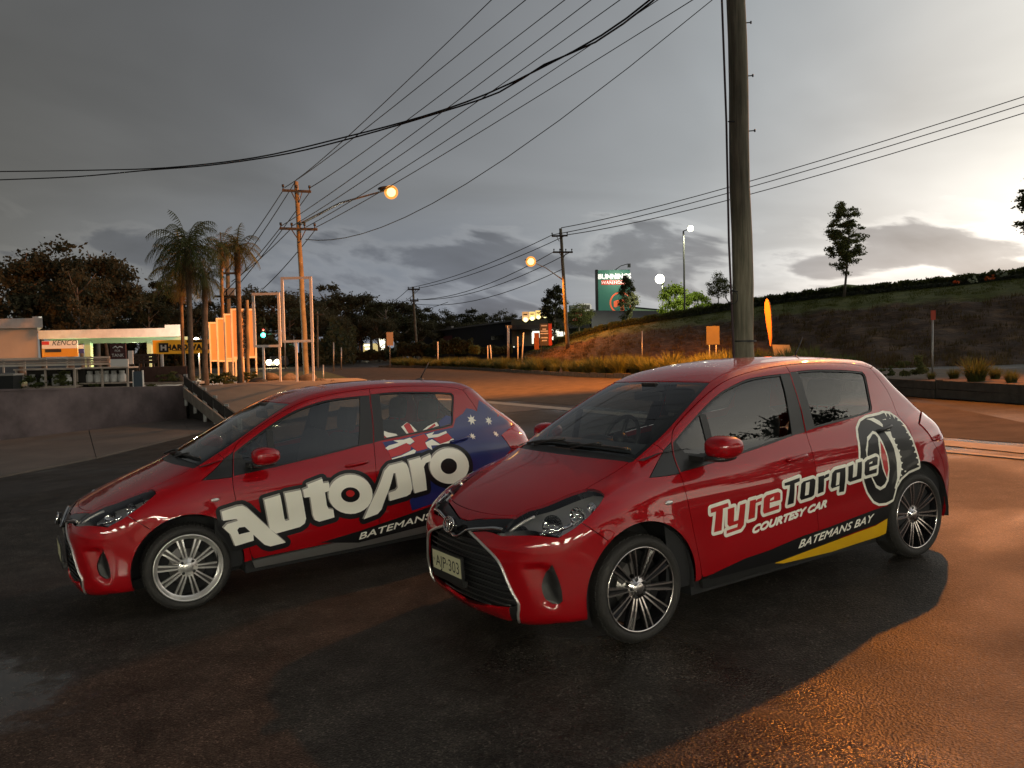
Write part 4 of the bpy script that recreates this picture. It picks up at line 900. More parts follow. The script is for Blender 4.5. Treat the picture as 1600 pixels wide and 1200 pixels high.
# ---- stickers on the nearer car
D = DEC
ol = []
for k in 'T1 y1 r1 e1 T2 o1 r2 q u2 e2'.split(): ol += stroke(D[k], .021, 5)
decal('lettering_outline', ol, WHT, carN, .0016)
decal('red_lettering', [[D[k]]+([D[k+'_h']] if k+'_h' in D else []) for k in 'T1 y1 r1 e1'.split()], VRD, carN, .0030)
decal('black_lettering', [[D[k]]+([D[k+'_h']] if k+'_h' in D else []) for k in 'T2 o1 r2 q u2 e2'.split()], VBK, carN, .0030)
q = D['court']; decal('slogan_lettering', map_text('COURTESY CAR', q[0], q[1], (.028,.047), 1., .0045), WHT, carN, .0022)
decal('black_stripe', [[D['stripe']]], VBK, carN, .0014); decal('yellow_stripe', [[D['yellow']]], VYL, carN, .0026)
q = D['bbN']; decal('town_lettering', map_text('BATEMANS BAY', q[0], q[1], (.03,.053), 1.02, .0016), WHT, carN, .0028)
decal('tyre_graphic_outline', stroke(D['ty_out'], .017, 5), WHT, carN, .0008, .035)
decal('tyre_graphic', [[D['ty_out'], ]], VBK, carN, .0013, .035)
decal('tyre_graphic_highlight', [[D[k]] for k in ('ty_band1','ty_band2','ty_sq')]+[[D['ty_ring'], D['ty_in']]], WHT, carN, .0020, .035)
def ticks(lp, i0, i1, n, l_, w):
    P = np.array(lp[i0:i1]); s = np.concatenate([[0], np.cumsum(np.linalg.norm(np.diff(P, axis=0), axis=1))]); out = []; c = np.array(lp).mean(0)
    for t in np.linspace(.04, .96, n)*s[-1]:
        p = np.array((np.interp(t, s, P[:, 0]), np.interp(t, s, P[:, 1]))); q = np.array((np.interp(t+.01, s, P[:, 0]), np.interp(t+.01, s, P[:, 1]))); d = (q-p)/max(1e-6, np.linalg.norm(q-p)); m = np.array((d[1], -d[0])); m = m if m@(c-p) > 0 else -m
        out.append([[tuple(p-d*w), tuple(p+m*l_), tuple(p+d*w)]])
    return out
decal('tyre_graphic_tread', ticks(D['ty_out'], 5, 13, 11, .028, .010)+ticks(D['ty_band2'], 1, 11, 9, -.02, .010), WHT, carN, .0024, .05)
decal('tyre_graphic_hole', [[D['ty_red']]], VRD, carN, .0026, .035); decal('tyre_graphic_hole_edge', [s for s in stroke(D['ty_red'], .007, 4)[1:]], WHT, carN, .0021, .05)
# ---- stickers on the farther car
decal('blue_field', [[D['blue']]], VBL, carF, .0008)
ol = []
for k in 'a u t o p r o2'.split(): ol += stroke(D[k], .040, 5)
decal('lettering_outline', ol, VBK, carF, .0014)
ol = []
for k in 'a u t o p r o2'.split(): ol += stroke([(x-.006, z+.009) for x, z in D[k]], .004, 4)
decal('lettering_shade', ol, VGY, carF, .0020)
decal('cream_lettering', [[D[k]]+([D[k+'_h']] if k+'_h' in D else []) for k in 'a u t o p r o2'.split()], WHT, carF, .0027)
decal('lettering_counter', [[D[k]] for k in ('a_h','o_h','o2_h')], VBK, carF, .0032)
decal('lettering_centre', [[D['o_r']]], VRD, carF, .0038)
decal('flag_white', [[D[k]] for k in ('w1','w2','w3','w4')], WHT, carF, .0013, .05)
decal('flag_red', [[D[k]] for k in ('r_1','r_2','r_3')], VRD, carF, .0019, .05)
decal('flag_white_on_glass', [[D[k]] for k in ('gw1','gw2','gw3')], WHT, carF, -.0075, .05); decal('flag_red_on_glass', [[D[k]] for k in ('gr1','gr2','gr3')], VRD, carF, -.0065, .05)
decal('flag_blue_on_glass', [[D['gblue']]], VBL, carF, -.0075, .05)
def star(c, r, n=7): return [(c[0]+(r if i % 2 == 0 else r*.45)*math.sin(math.pi*i/n), c[1]+(r if i % 2 == 0 else r*.45)*math.cos(math.pi*i/n)) for i in range(2*n)]
decal('flag_stars', [[star(D['star1'][0], .048)], [star(D['star2'][0], .040)], [star(D['star3'][0], .028)], [star(D['star4'][0], .03)]], WHT, carF, .0019, .05)
decal('black_stripe', [[D['stripeF']]], VBK, carF, .0014); q = D['bbF']; decal('town_lettering', map_text('BATEMANS BAY', q[0], (q[0][0]+.90, q[0][1]+.088), (.02,.055), 1.02, .0016), WHT, carF, .0028)

# ================================================================== LAND
def at(px, py, Y):
    """point at distance Y (world y) that is seen at pixel (px, py) of the 1600 x 1200 photograph"""
    d = FW+RT*((px-800)/FL)-UP*((py-600)/FL); return CAM+d*((Y-CAM[1])/d[1])
def sstep(a, b, x): t = np.clip((x-a)/(b-a), 0, 1); return t*t*(3-2*t)
def G(x, y): return .0524*(1-.9*sstep(14, 75, np.asarray(y, float)))*20*np.tanh(np.asarray(x, float)/20)
def face(x, y): return -math.atan2(x, y)
def gz(x, y): return float(G(x, y))
ASPH = mat('asphalt', (.05, .047, .043), .5)
def asphalt_nodes():
    t = ASPH.node_tree; b = t.nodes['Principled BSDF']; o = N(t, 'ShaderNodeTexCoord').outputs['Object']
    big = N(t, 'ShaderNodeTexNoise', Scale=.35, Detail=5., Roughness=.6); L(t, o, big.inputs['Vector'])
    mid = N(t, 'ShaderNodeTexNoise', Scale=3.5, Detail=6., Roughness=.65); L(t, o, mid.inputs['Vector'])
    fine = N(t, 'ShaderNodeTexNoise', Scale=110., Detail=3., Roughness=.7); L(t, o, fine.inputs['Vector'])
    vor = N(t, 'ShaderNodeTexVoronoi', Scale=75.); L(t, o, vor.inputs['Vector'])
    c = ramp(t, [(.3, (.023, .0198, .016)), (.52, (.041, .035, .029)), (.72, (.066, .056, .046))], mid.outputs['Fac'])
    c2 = mixc(t, 'MULTIPLY', .8, c.outputs[0], ramp(t, [(.3, .62), (.7, 1.25)], big.outputs['Fac']).outputs[0])
    c3 = mixc(t, 'MULTIPLY', .9, c2, ramp(t, [(.32, .35), (.5, .9), (.68, 1.9)], fine.outputs['Fac']).outputs[0])
    st = N(t, 'ShaderNodeTexVoronoi', Scale=115.); L(t, o, st.inputs['Vector']); ss_ = N(t, 'ShaderNodeSeparateColor'); L(t, st.outputs['Color'], ss_.inputs[0])
    c3 = mixc(t, 'MULTIPLY', 1., c3, ramp(t, [(0, .55), (.5, .9), (.88, 1.2), (.95, 1.9), (1, 2.8)], ss_.outputs[0]).outputs[0])      # pale stone chips
    # hairline cracks
    vc = N(t, 'ShaderNodeTexVoronoi', Scale=.45, feature='DISTANCE_TO_EDGE')
    wv = N(t, 'ShaderNodeTexNoise', Scale=1.4, Detail=5.); L(t, o, wv.inputs['Vector'])
    wa = N(t, 'ShaderNodeVectorMath', operation='MULTIPLY_ADD'); L(t, wv.outputs['Color'], wa.inputs[0]); wa.inputs[1].default_value = (1.2, 1.2, 0); L(t, o, wa.inputs[2]); L(t, wa.outputs[0], vc.inputs['Vector'])
    ck = ramp(t, [(.0, .45), (.006, .55), (.012, 1)], vc.outputs['Distance'])
    c4 = mixc(t, 'MULTIPLY', M(t, 'MULTIPLY', ramp(t, [(.45, 0), (.6, 1)], big.outputs['Fac']).outputs[0], .8), c3, ck.outputs[0])
    L(t, c4, b.inputs['Base Color'])
    wet = N(t, 'ShaderNodeTexNoise', Scale=.28, Detail=4., Roughness=.55, Distortion=.5); wm = N(t, 'ShaderNodeMapping'); L(t, o, wm.inputs['Vector']); wm.inputs['Location'].default_value = (3.1, 1.7, 0); L(t, wm.outputs[0], wet.inputs['Vector'])
    rgh = ramp(t, [(.34, .2), (.41, .45), (.52, .62), (.68, .72)], wet.outputs['Fac']).outputs[0]
    # a shallow puddle at the left of the parked cars, ragged edge
    def blob(cx, cy, rx, ry):
        m = N(t, 'ShaderNodeMapping', vector_type='TEXTURE'); L(t, o, m.inputs['Vector']); m.inputs['Location'].default_value = (cx, cy, 0); m.inputs['Scale'].default_value = (rx, ry, 1000)
        l_ = N(t, 'ShaderNodeVectorMath', operation='LENGTH'); L(t, m.outputs[0], l_.inputs[0]); return l_.outputs['Value']
    d_ = M(t, 'MINIMUM', blob(-3.55, 4.25, 1.15, .85), blob(-4.4, 3.2, .9, .45))
    d_ = M(t, 'ADD', d_, M(t, 'MULTIPLY_ADD', mid.outputs['Fac'], 1.5, -.78))
    d_ = M(t, 'ADD', d_, M(t, 'MULTIPLY_ADD', fine.outputs['Fac'], .5, -.25))
    pud = ramp(t, [(.62, 1), (1.02, 0)], d_, 'EASE').outputs[0]
    L(t, M(t, 'MAXIMUM', M(t, 'MULTIPLY_ADD', pud, -.5, rgh), .10), b.inputs['Roughness']); L(t, M(t, 'MULTIPLY_ADD', pud, .6, .13), b.inputs['Specular IOR Level'])
    h = M(t, 'ADD', M(t, 'MULTIPLY', fine.outputs['Fac'], .6), M(t, 'MULTIPLY', vor.outputs['Distance'], .8))
    bp = N(t, 'ShaderNodeBump', Distance=.007); L(t, M(t, 'MULTIPLY_ADD', pud, -.44, .5), bp.inputs['Strength']); L(t, h, bp.inputs['Height']); L(t, bp.outputs[0], b.inputs['Normal'])
    b.inputs['Specular IOR Level'].default_value = .2
asphalt_nodes()
def sheet(name, m, xs, ys, zf, kind='structure'):
    X, Y = np.meshgrid(xs, ys); Z = zf(X, Y); V = np.stack([X.ravel(), Y.ravel(), Z.ravel()], 1); nx = len(xs)
    i = np.arange(len(ys)-1)[:, None]*nx+np.arange(nx-1)[None]; i = i.ravel(); Fq = np.stack([i, i+1, i+nx+1, i+nx], 1)
    return structure(name, mesh_np(name, V, Fq, mats=[m]), None)
gx = np.unique(np.concatenate([np.linspace(-900, -60, 15), np.linspace(-60, 60, 121), np.linspace(60, 900, 15)]))
gy = np.unique(np.concatenate([np.linspace(-60, 100, 161), np.linspace(100, 1500, 25)]))
sheet('ground', ASPH, gx, gy, G)
def patch(name, m, poly, dz, kind='structure', grid=.6, zf=None, label=None):
    V, T = fill([[list(map(tuple, poly))]], grid); z = (zf or G)(V[:, 0], V[:, 1])+dz
    me = mesh_np(name, np.column_stack([V, z]), T, mats=[m]); return structure(name, me, None)
CONC = mat('concrete', (.21, .18, .155), .7, vary=.25, scale=1.2, bump=.25, bscale=40)
CONC2 = mat('pale_concrete', (.34, .30, .25), .75, vary=.2, scale=2., bump=.2, bscale=40)
OLDA = mat('old_asphalt', (.085, .07, .055), .85, spec=.1, vary=.3, scale=1.5, bump=.5, bscale=90)
NEWA = mat('new_asphalt', (.030, .029, .028), .6, vary=.25, scale=2, bump=.4, bscale=90)
WLINE = mat('road_paint', (.5, .47, .42), .6, vary=.4, scale=6)
SOIL = mat('soil', (.10, .065, .035), .95, vary=.45, scale=2.2, bump=.9, bscale=9)
TURF = mat('turf', (.075, .085, .018), .95, vary=.4, scale=1.5, bump=.6, bscale=30)
DIRT = mat('bank_soil', (.085, .050, .026), .95, vary=.6, scale=.45, bump=1.0, bscale=2.2, dark=(.035, .021, .012))
BARK = mat('bark', (.13, .10, .075), .9, vary=.4, scale=3, bump=.5, bscale=20)
POLEW = mat('pole_wood', (.15, .135, .10), .85, vary=.35, scale=2.5, bump=.35, bscale=25)
GALV = mat('galvanised', (.36, .36, .35), .45, .7, vary=.15, scale=5); DKST = mat('dark_steel', (.03, .032, .034), .5, .4)
WPNT = mat('white_paint', (.72, .70, .66), .5, vary=.1, scale=3); CREAM = mat('cream_wall', (.62, .58, .50), .7, vary=.08, scale=1.); TIM = mat('weathered_timber', (.055, .05, .042), .85, vary=.4, scale=4, bump=.4, bscale=30)
# footpath slabs on the left
fp = structure('footpath', None, None)
J = [((-26, 6), (-13.2, 1.)), ((-20, 14.6), (-10.9, 8.6)), ((-13.05, 25), (-8.75, 16.95)), ((-11.2, 27.4), (-8.45, 21.3)), ((-8.2, 27.4), (-7.6, 23.8))]
SLAB = mat('slab_concrete', (.115, .092, .075), .72, vary=.3, scale=.7, bump=.3, bscale=30)
for (a, b), (c, d) in zip(J, J[1:]):
    n = 10; vs_ = []; q = lambda p0, p1, t: np.array(p0)*(1-t)+np.array(p1)*t
    e = .0016
    for i in range(n+1):
        l = q(a, c, e+(1-2*e)*i/n); r = q(b, d, e+(1-2*e)*i/n)
        for k in range(n+1): p = q(l, r, k/n); vs_.append((p[0], p[1], gz(*p)+.035))
    fs_ = [(i*(n+1)+k, i*(n+1)+k+1, (i+1)*(n+1)+k+1, (i+1)*(n+1)+k) for i in range(n) for k in range(n)]
    m = MB().add(vs_, fs_, 0, True); per = [i for i in range(n+1)]+[i*(n+1)+n for i in range(1, n+1)]+[n*(n+1)+k for k in range(n-1, -1, -1)]+[i*(n+1) for i in range(n-1, 0, -1)]
    q_ = len(per); k = len(m.v); m.v += [m.v[i] for i in per]+[(m.v[i][0], m.v[i][1], m.v[i][2]-.06) for i in per]
    for i in range(q_): j = (i+1) % q_; m.f.append([k+i, k+j, k+q_+j, k+q_+i]); m.m.append(0); m.sm.append(False)
    me = m.mesh('slab'); obj('slab', me, SLAB, fp)
# retaining wall and the terrace behind it
def wall_strip(name, line, zt, th, m, label, cat, zb=None, base=.3):
    mb = MB(); n = len(line)
    nx = []
    for i in range(n):
        a = np.array(line[max(0, i-1)]); b = np.array(line[min(n-1, i+1)]); d = (b-a)/np.linalg.norm(b-a); nx.append(np.array((-d[1], d[0])))
    for i in range(n):
        p = np.array(line[i]); q = p+nx[i]*th; z0 = gz(*p)-base if zb is None else zb[i]
        mb.v += [(p[0], p[1], z0), (p[0], p[1], zt[i]), (q[0], q[1], zt[i]), (q[0], q[1], z0)]
    for i in range(n-1):
        for k in range(3): mb.f.append([4*i+k, 4*(i+1)+k, 4*(i+1)+k+1, 4*i+k+1]); mb.m.append(0); mb.sm.append(False)
    mb.f += [[0, 1, 2, 3], [4*n-4, 4*n-1, 4*n-2, 4*n-3]]; mb.m += [0, 0]; mb.sm += [False]*2
    return thing(name, label, cat, me=mb.mesh(name), mat=m)
WALLM = mat('mauve_render', (.14, .105, .105), .85, vary=.45, scale=.9, bump=.3, bscale=12)
WLN = [(-26, 6), (-20, 14.6), (-14.34, 22.8), (-11.07, 27.6)]; WZT = [.95, .92, .85, .66]
wall_strip('retaining_wall', WLN, WZT, .22, WALLM, 'long mauve rendered retaining wall at left, below the gas bottle cages', 'wall')
TERR = mat('terrace_surface', (.10, .085, .065), .9, vary=.4, scale=.8, bump=.4, bscale=12)
tz = lambda x, y: np.interp(np.asarray(y)+0*np.asarray(x), [6, 23, 28, 34, 45, 75], [.92, .82, .62, .42, .38, .3])-.03
patch('terrace', TERR, [(-25.85, 6.1), (-19.85, 14.75), (-14.2, 22.95), (-10.95, 27.8), (-9.2, 33), (-14, 42), (-20, 50), (-30, 75), (-90, 75), (-90, 6)], 0, grid=3., zf=tz)
drive = [(-7.4, 22.2), (-10.95, 27.75), (-9.2, 33), (-6.3, 33.2), (-3.6, 27.5)]
def dzf(x, y):
    t = np.clip(((np.asarray(y)-22.2)*.84+(-(np.asarray(x)+7.4))*.54)/6.6, 0, 1); return G(x, y)*(1-t)+.60*t+.03
patch('driveway', mat('driveway_concrete', (.16, .128, .10), .75, vary=.2, scale=1., bump=.25, bscale=30), drive, 0, zf=dzf, grid=.5)
# guard rail at the edge of the driveway
g = thing('guard_rail', 'sloping guard rail of dark boards and pale base blocks beside the driveway', 'guard rail')
A, Bp = np.array((-11.0, 27.45)), np.array((-7.45, 22.1)); n = 6
for i in range(n):
    t = i/(n-1); p = A+(Bp-A)*t; z = .60*(1-t)+gz(*Bp)*t
    obj('post', MB().box((p[0]-.05, p[1]-.05, z-.6), (p[0]+.05, p[1]+.05, z+.46)).mesh('post'), GALV, g)
    if i < n-1:
        q = A+(Bp-A)*(i+1)/(n-1); z2 = .60*(1-(i+1)/(n-1))+gz(*Bp)*(i+1)/(n-1); d = (q-p)/np.linalg.norm(q-p); nn = np.array((d[1], -d[0]))
        if nn[1] > 0: nn = -nn
        for z0, z1, off, m, nm in ((.10, .40, .07, TIM, 'board'), (-.32, .02, .10, CONC2, 'base_block')):
            a = p+d*.03; b = q-d*.03; vs_ = []
            for w in (off, off-.06):
                aa = a+nn*w; bb = b+nn*w; vs_ += [(aa[0], aa[1], z+z0), (bb[0], bb[1], z2+z0), (bb[0], bb[1], z2+z1), (aa[0], aa[1], z+z1)]
            obj(nm, MB().add(vs_, [(0,1,2,3),(7,6,5,4),(0,4,5,1),(3,2,6,7),(0,3,7,4),(1,5,6,2)]).mesh(nm), m, g)
obj('end_cap', MB().ball((-7.3, 21.95, gz(-7.3, 22)+.42), .16, 8, sx=1.2, sy=.6, sz=.75).mesh('end_cap'), CONC2, g)
wall_strip('ramp_side_wall', [(-10.95, 27.55), (-7.35, 22.25)], [.57, gz(-7.35, 22.2)+.06], .15, mat('shaded_block', (.03, .026, .022), .9, vary=.3, scale=3), 'shaded side wall of the ramp under the sloping guard rail', 'wall')  # shade of the recess is put into the wall's dark colour
# road surfaces: drain strip, dark patch, line, far verge
def strip(name, line, w, m, dz):
    P = cr([(*p, 0) for p in line], .6)[:, :2]; d = np.gradient(P, axis=0); d /= np.linalg.norm(d, axis=1, keepdims=True); nn = np.stack([-d[:, 1], d[:, 0]], 1)
    A_ = P-nn*w/2; B_ = P+nn*w/2; V = np.vstack([np.column_stack([A_, G(A_[:, 0], A_[:, 1])+dz]), np.column_stack([B_, G(B_[:, 0], B_[:, 1])+dz])]); k = len(P)
    Fq = [(i, i+1, k+i+1, k+i) for i in range(k-1)]
    return structure(name, mesh_np(name, V, np.array(Fq), mats=[m]), None)
strip('drain_strip', [(-6, 33.5), (-2.4, 29.6), (-.6, 26), (1.3, 21.6), (3.8, 15.4), (5.9, 10.6), (6.6, 8.6)], .42, CONC2, .010)
strip('lane_line', [(2.5, 17), (4.4, 12.3), (6.2, 8.4), (7.0, 6)], .10, mat('worn_paint', (.16, .14, .12), .6, vary=.5, scale=4), .014)
patch('patched_asphalt', NEWA, [(-2.2, 29.2), (-.7, 26.3), (1.2, 21.9), (-.2, 21.6), (-1.9, 25.5)], .008)
patch('road', OLDA, [(7.3, 9), (8.3, 16), (8.35, 24.5), (5.6, 36.5), (3.4, 45), (-3.3, 68.5), (-14, 90), (-40, 112), (-46, 100), (-20, 76), (-11.5, 50), (-6.2, 34), (-2, 29.9), (.1, 26.1), (2, 21.8), (4.3, 15.8), (6.3, 10.9)], .006, grid=1.2)
# ---- island: kerb, bed, edging
KL = [(9.7, 14.0), (9.1, 17.0), (8.75, 19.6), (8.55, 25), (7.4, 31), (5.7, 37.), (3.5, 45), (.6, 56), (-3.3, 69), (-9, 82), (-15, 92)]
KP = cr([(*p, 0) for p in KL], .5)[:, :2]
def bedz(x, y): return G(x, y)+np.interp(np.asarray(y, float), [10, 20, 26, 60], [.33, .33, .22, .14])
bd = [tuple(p) for p in KP if p[1] < 92]; back = [(-6, 93), (-.5, 82), (6, 66), (9.3, 50), (10.5, 42), (12.0, 34), (12.9, 27), (13.4, 20), (14., 12), (13.5, 6), (11.5, 6.5)]
bd = [(11.2, 8.0)]+bd
patch('planting_bed', SOIL, [(p[0]+.03, p[1]) for p in bd]+back, 0, zf=bedz, grid=.6)
KST = mat('kerb_stone', (.10, .09, .08), .85, vary=.4, scale=3, bump=.5, bscale=14)
kb = structure('island_kerb', None, None)
S = np.concatenate([[0], np.cumsum(np.linalg.norm(np.diff(KP, axis=0), axis=1))])
def kpt(s): return np.array((np.interp(s, S, KP[:, 0]), np.interp(s, S, KP[:, 1])))
s0 = float(S[np.argmin(np.abs(KP[:, 1]-20.2))]); kmesh = {}
i = 0; sp = s0
while sp < S[-1]-2:
    ln = 1.1 if sp < s0+25 else 2.2
    p, q = kpt(sp+.03), kpt(sp+ln-.03); c = (p+q)/2; a = math.atan2(q[1]-p[1], q[0]-p[0])
    if ln not in kmesh: kmesh[ln] = [MB().box((-ln/2+.03, -.11, -.2), (ln/2-.03+.0*j, .11, .20+.02*j)).mesh('kerb_stone') for j in range(3)]
    o = obj('kerb_stone', kmesh[ln][i % 3], KST, kb); o.location = (c[0], c[1], gz(*c)+(.06 if sp < s0+10 else 0.)); o.rotation_euler = (0, 0, a); sp += ln; i += 1
ed = thing('timber_edging', 'dark timber board edging along the planting bed at right', 'edging')
sp = 0.
E0 = [(11.2, 8.0), (10.3, 11.4), (9.7, 14.0), (9.1, 17.0), (8.75, 20.1)]
EP = cr([(*p, 0) for p in E0], .3)[:, :2]; ES = np.concatenate([[0], np.cumsum(np.linalg.norm(np.diff(EP, axis=0), axis=1))])
ept = lambda s: np.array((np.interp(s, ES, EP[:, 0]), np.interp(s, ES, EP[:, 1])))
bm_ = MB().box((-1.18, -.025, -.088), (1.18, .025, .088)).mesh('board'); pm_ = MB().box((-.05, -.06, -.1), (.05, .05, .40)).mesh('post')
while sp < ES[-1]-1:
    p, q = ept(sp), ept(sp+2.4); c = (p+q)/2; a = math.atan2(q[1]-p[1], q[0]-p[0])
    for k in range(2):
        o = obj('board', bm_, TIM, ed); o.location = (c[0]+rnd.uniform(-.008, .008), c[1], gz(*c)+.10+.185*k); o.rotation_euler = (rnd.uniform(-.03, .03), rnd.uniform(-.004, .004), a)
    o = obj('post', pm_, TIM, ed); o.location = (p[0]+.06, p[1], gz(*p)); o.rotation_euler = (0, 0, a); sp += 2.42
# ---- embankment: foot line and crest line, rising to the right
foot = [at(2300, 640, 26), at(1900, 590, 30), at(1600, 580, 32), at(1380, 582, 34.5), at(1240, 581, 40), at(1100, 577, 46), at(950, 574, 56), at(870, 566, 74), at(815, 557, 105)]
crest = [at(2300, 330, 42), at(1900, 392, 45), at(1600, 434, 48), at(1380, 457, 53), at(1240, 471, 58), at(1100, 491, 66), at(950, 515, 86), at(870, 537, 104), at(825, 549, 125)]
n = 90; Ff = cr(foot, 1.)
def resamp(P, n):
    P = np.asarray(P); s = np.concatenate([[0], np.cumsum(np.linalg.norm(np.diff(P, axis=0), axis=1))]); t = np.linspace(0, s[-1], n); return np.stack([np.interp(t, s, P[:, k]) for k in range(3)], 1)
def tang(P, n):
    C = []; E = len(P)-1
    for u in np.linspace(0, E, n):
        i = min(int(u), E-1); f = u-i; p0 = np.array(P[max(0, i-1)]); p1 = np.array(P[i]); p2 = np.array(P[i+1]); p3 = np.array(P[min(E, i+2)])
        C.append(.5*(2*p1+(p2-p0)*f+(2*p0-5*p1+4*p2-p3)*f*f+(-p0+3*p1-3*p2+p3)*f**3))
    return np.array(C)
nU = 140; FF = tang(foot, nU); CC = tang(crest, nU); nV = 26
rs = np.random.RandomState(3)
def bank_pt(u, v):
    """u along (0..1 right to left), v up the slope"""
    i = np.clip(np.asarray(u)*(nU-1), 0, nU-1.001); k = i.astype(int); f = (i-k)[..., None]; a = FF[k]*(1-f)+FF[k+1]*f; b = CC[k]*(1-f)+CC[k+1]*f; v = np.asarray(v)[..., None]
    p = a+(b-a)*v; pr = .55*v+.45*(v*v*(3-2*v)); pr = np.where(v < 0, v, pr); z = a[..., 2:]+(b[..., 2:]-a[..., 2:])*pr
    bump_ = .16*np.sin(p[..., 0:1]*1.7+p[..., 1:2]*.9)*np.sin(p[..., 1:2]*1.3-p[..., 0:1]*.6)+.09*np.sin(p[..., 0:1]*4.1)*np.sin(p[..., 1:2]*3.3)
    return np.concatenate([p[..., :2], z+bump_*np.clip(v*4, 0, 1)*np.clip((1-v)*5, 0, 1)*(v < .78)], -1)
U, Vv = np.meshgrid(np.linspace(0, 1, nU), np.linspace(-.02, 1, nV)); PB = bank_pt(U, Vv).reshape(-1, 3)
i = (np.arange(nV-1)[:, None]*nU+np.arange(nU-1)[None]).ravel(); Fq = np.stack([i, i+nU, i+nU+1, i+1], 1)
BANK = bpy.data.materials.new('bank'); BANK.use_nodes = True; t = BANK.node_tree; b = t.nodes['Principled BSDF']; b.inputs['Roughness'].default_value = .95
o_ = N(t, 'ShaderNodeTexCoord').outputs['Object']; at_ = N(t, 'ShaderNodeAttribute', attribute_name='slope')
n1_ = N(t, 'ShaderNodeTexNoise', Scale=.55, Detail=7., Roughness=.65); L(t, o_, n1_.inputs['Vector'])
mpb = N(t, 'ShaderNodeMapping'); L(t, o_, mpb.inputs['Vector']); mpb.inputs['Scale'].default_value = (.5, .5, 2.2)
n2_ = N(t, 'ShaderNodeTexNoise', Scale=2.2, Detail=7., Roughness=.7); L(t, mpb.outputs[0], n2_.inputs['Vector'])
soil = ramp(t, [(.3, (.022, .012, .007)), (.5, (.065, .034, .016)), (.68, (.15, .085, .034))], n2_.outputs['Fac'])
grs = ramp(t, [(.3, (.06, .075, .012)), (.7, (.14, .15, .028))], n2_.outputs['Fac'])
k_ = M(t, 'ADD', at_.outputs['Fac'], M(t, 'MULTIPLY', n1_.outputs['Fac'], .16)); gm_ = ramp(t, [(.76, 0), (.83, 1)], k_)
L(t, mixc(t, 'MIX', gm_.outputs[0], soil.outputs[0], grs.outputs[0]), b.inputs['Base Color'])
bp = N(t, 'ShaderNodeBump', Strength=1., Distance=.25); L(t, n2_.outputs['Fac'], bp.inputs['Height']); L(t, bp.outputs[0], b.inputs['Normal'])
me = mesh_np('embankment', PB, Fq, mats=[BANK]); a_ = me.attributes.new('slope', 'FLOAT', 'POINT'); a_.data.foreach_set('value', Vv.ravel().astype(np.float32))
structure('embankment', me, None)
bk = CC+(np.array((.35, .94, 0))*70)[None]; bk[:, 2] = CC[:, 2]-.8
V = np.vstack([CC+np.array((0, 0, -.004)), bk]); Fq = np.array([(i, nU+i, nU+i+1, i+1) for i in range(nU-1)]); structure('plateau', mesh_np('plateau', V, Fq, mats=[TURF]), None)
# pale kerb at the foot of the embankment
m = MB(); P = [bank_pt(np.array(u), np.array(-.02)) for u in np.linspace(.06, .46, 40)]
m.add([(p[0]+dx, p[1]-.45+dx, p[2]+dz-.05) for p in P for dx, dz in ((0, 0), (0, .22), (.25, .22))], [(3*i+k, 3*i+3+k, 3*i+4+k, 3*i+1+k) for i in range(39) for k in (0, 1)]); structure('foot_kerb', m.mesh('foot_kerb'), CONC2)
# mown verge and shop forecourt in the middle distance
patch('verge', mat('verge_grass', (.12, .11, .025), .95, vary=.4, scale=1.5, bump=.8, bscale=25), [(-6.2, 34.3), (-7.6, 41), (-11, 55.5), (-17.5, 76), (-29, 76), (-20, 50.5), (-14, 42.3), (-9.1, 33.3)], .07, grid=1.)
patch('shop_lawn', TURF, [tuple(at(p, q, Y)[:2]) for p, q, Y in ((620, 0, 118), (640, 0, 100), (720, 0, 92), (800, 0, 88), (850, 0, 92), (880, 0, 108), (760, 0, 118))], .06, grid=4.)
patch('shop_path', CONC2, [tuple(at(p, 0, Y)[:2]) for p, Y in ((730, 84), (830, 86), (838, 93), (800, 90), (740, 87))], .09, grid=3.)
patch('forecourt', OLDA, [tuple(at(p, 0, Y)[:2]) for p, Y in ((560, 125), (900, 116), (960, 130), (900, 150), (560, 190))], .03, grid=8.)

# ================================================================== PLANTS
def folm(name, a, b_, scale=.6, rough=.8):
    m = bpy.data.materials.new(name); m.use_nodes = True; t = m.node_tree; b = t.nodes['Principled BSDF']; b.inputs['Roughness'].default_value = rough; b.inputs['Specular IOR Level'].default_value = .25
    o = N(t, 'ShaderNodeTexCoord').outputs['Object']; n = N(t, 'ShaderNodeTexNoise', Scale=scale, Detail=4.); L(t, o, n.inputs['Vector'])
    oi = N(t, 'ShaderNodeObjectInfo'); k = M(t, 'ADD', n.outputs['Fac'], M(t, 'MULTIPLY_ADD', oi.outputs['Random'], .24, -.12))
    L(t, ramp(t, [(.32, a), (.66, b_)], k).outputs[0], b.inputs['Base Color'])
    tr = N(t, 'ShaderNodeBsdfTranslucent'); L(t, ramp(t, [(.32, a), (.66, b_)], k).outputs[0], tr.inputs['Color'])
    mx = N(t, 'ShaderNodeMixShader'); mx.inputs[0].default_value = .4; L(t, b.outputs[0], mx.inputs[1]); L(t, tr.outputs[0], mx.inputs[2]); L(t, mx.outputs[0], t.nodes['Material Output'].inputs['Surface'])
    return m
GUM = folm('gum_leaf', (.035, .036, .018), (.10, .092, .05)); GRN = folm('young_leaf', (.07, .085, .03), (.16, .175, .065)); LIME = folm('lime_leaf', (.075, .12, .012), (.16, .22, .03)); DGR = folm('dark_leaf', (.026, .03, .015), (.07, .072, .033))
PALM = folm('palm_frond', (.06, .075, .022), (.14, .135, .05)); PALMD = folm('dead_frond', (.10, .07, .035), (.19, .13, .06)); STRAP = folm('strap_leaf', (.075, .095, .025), (.19, .20, .065), 1.2); DRY = folm('dry_grass', (.07, .05, .022), (.16, .11, .045), .8); HEDG = folm('hedge_leaf', (.05, .065, .02), (.12, .135, .045), 1.5)
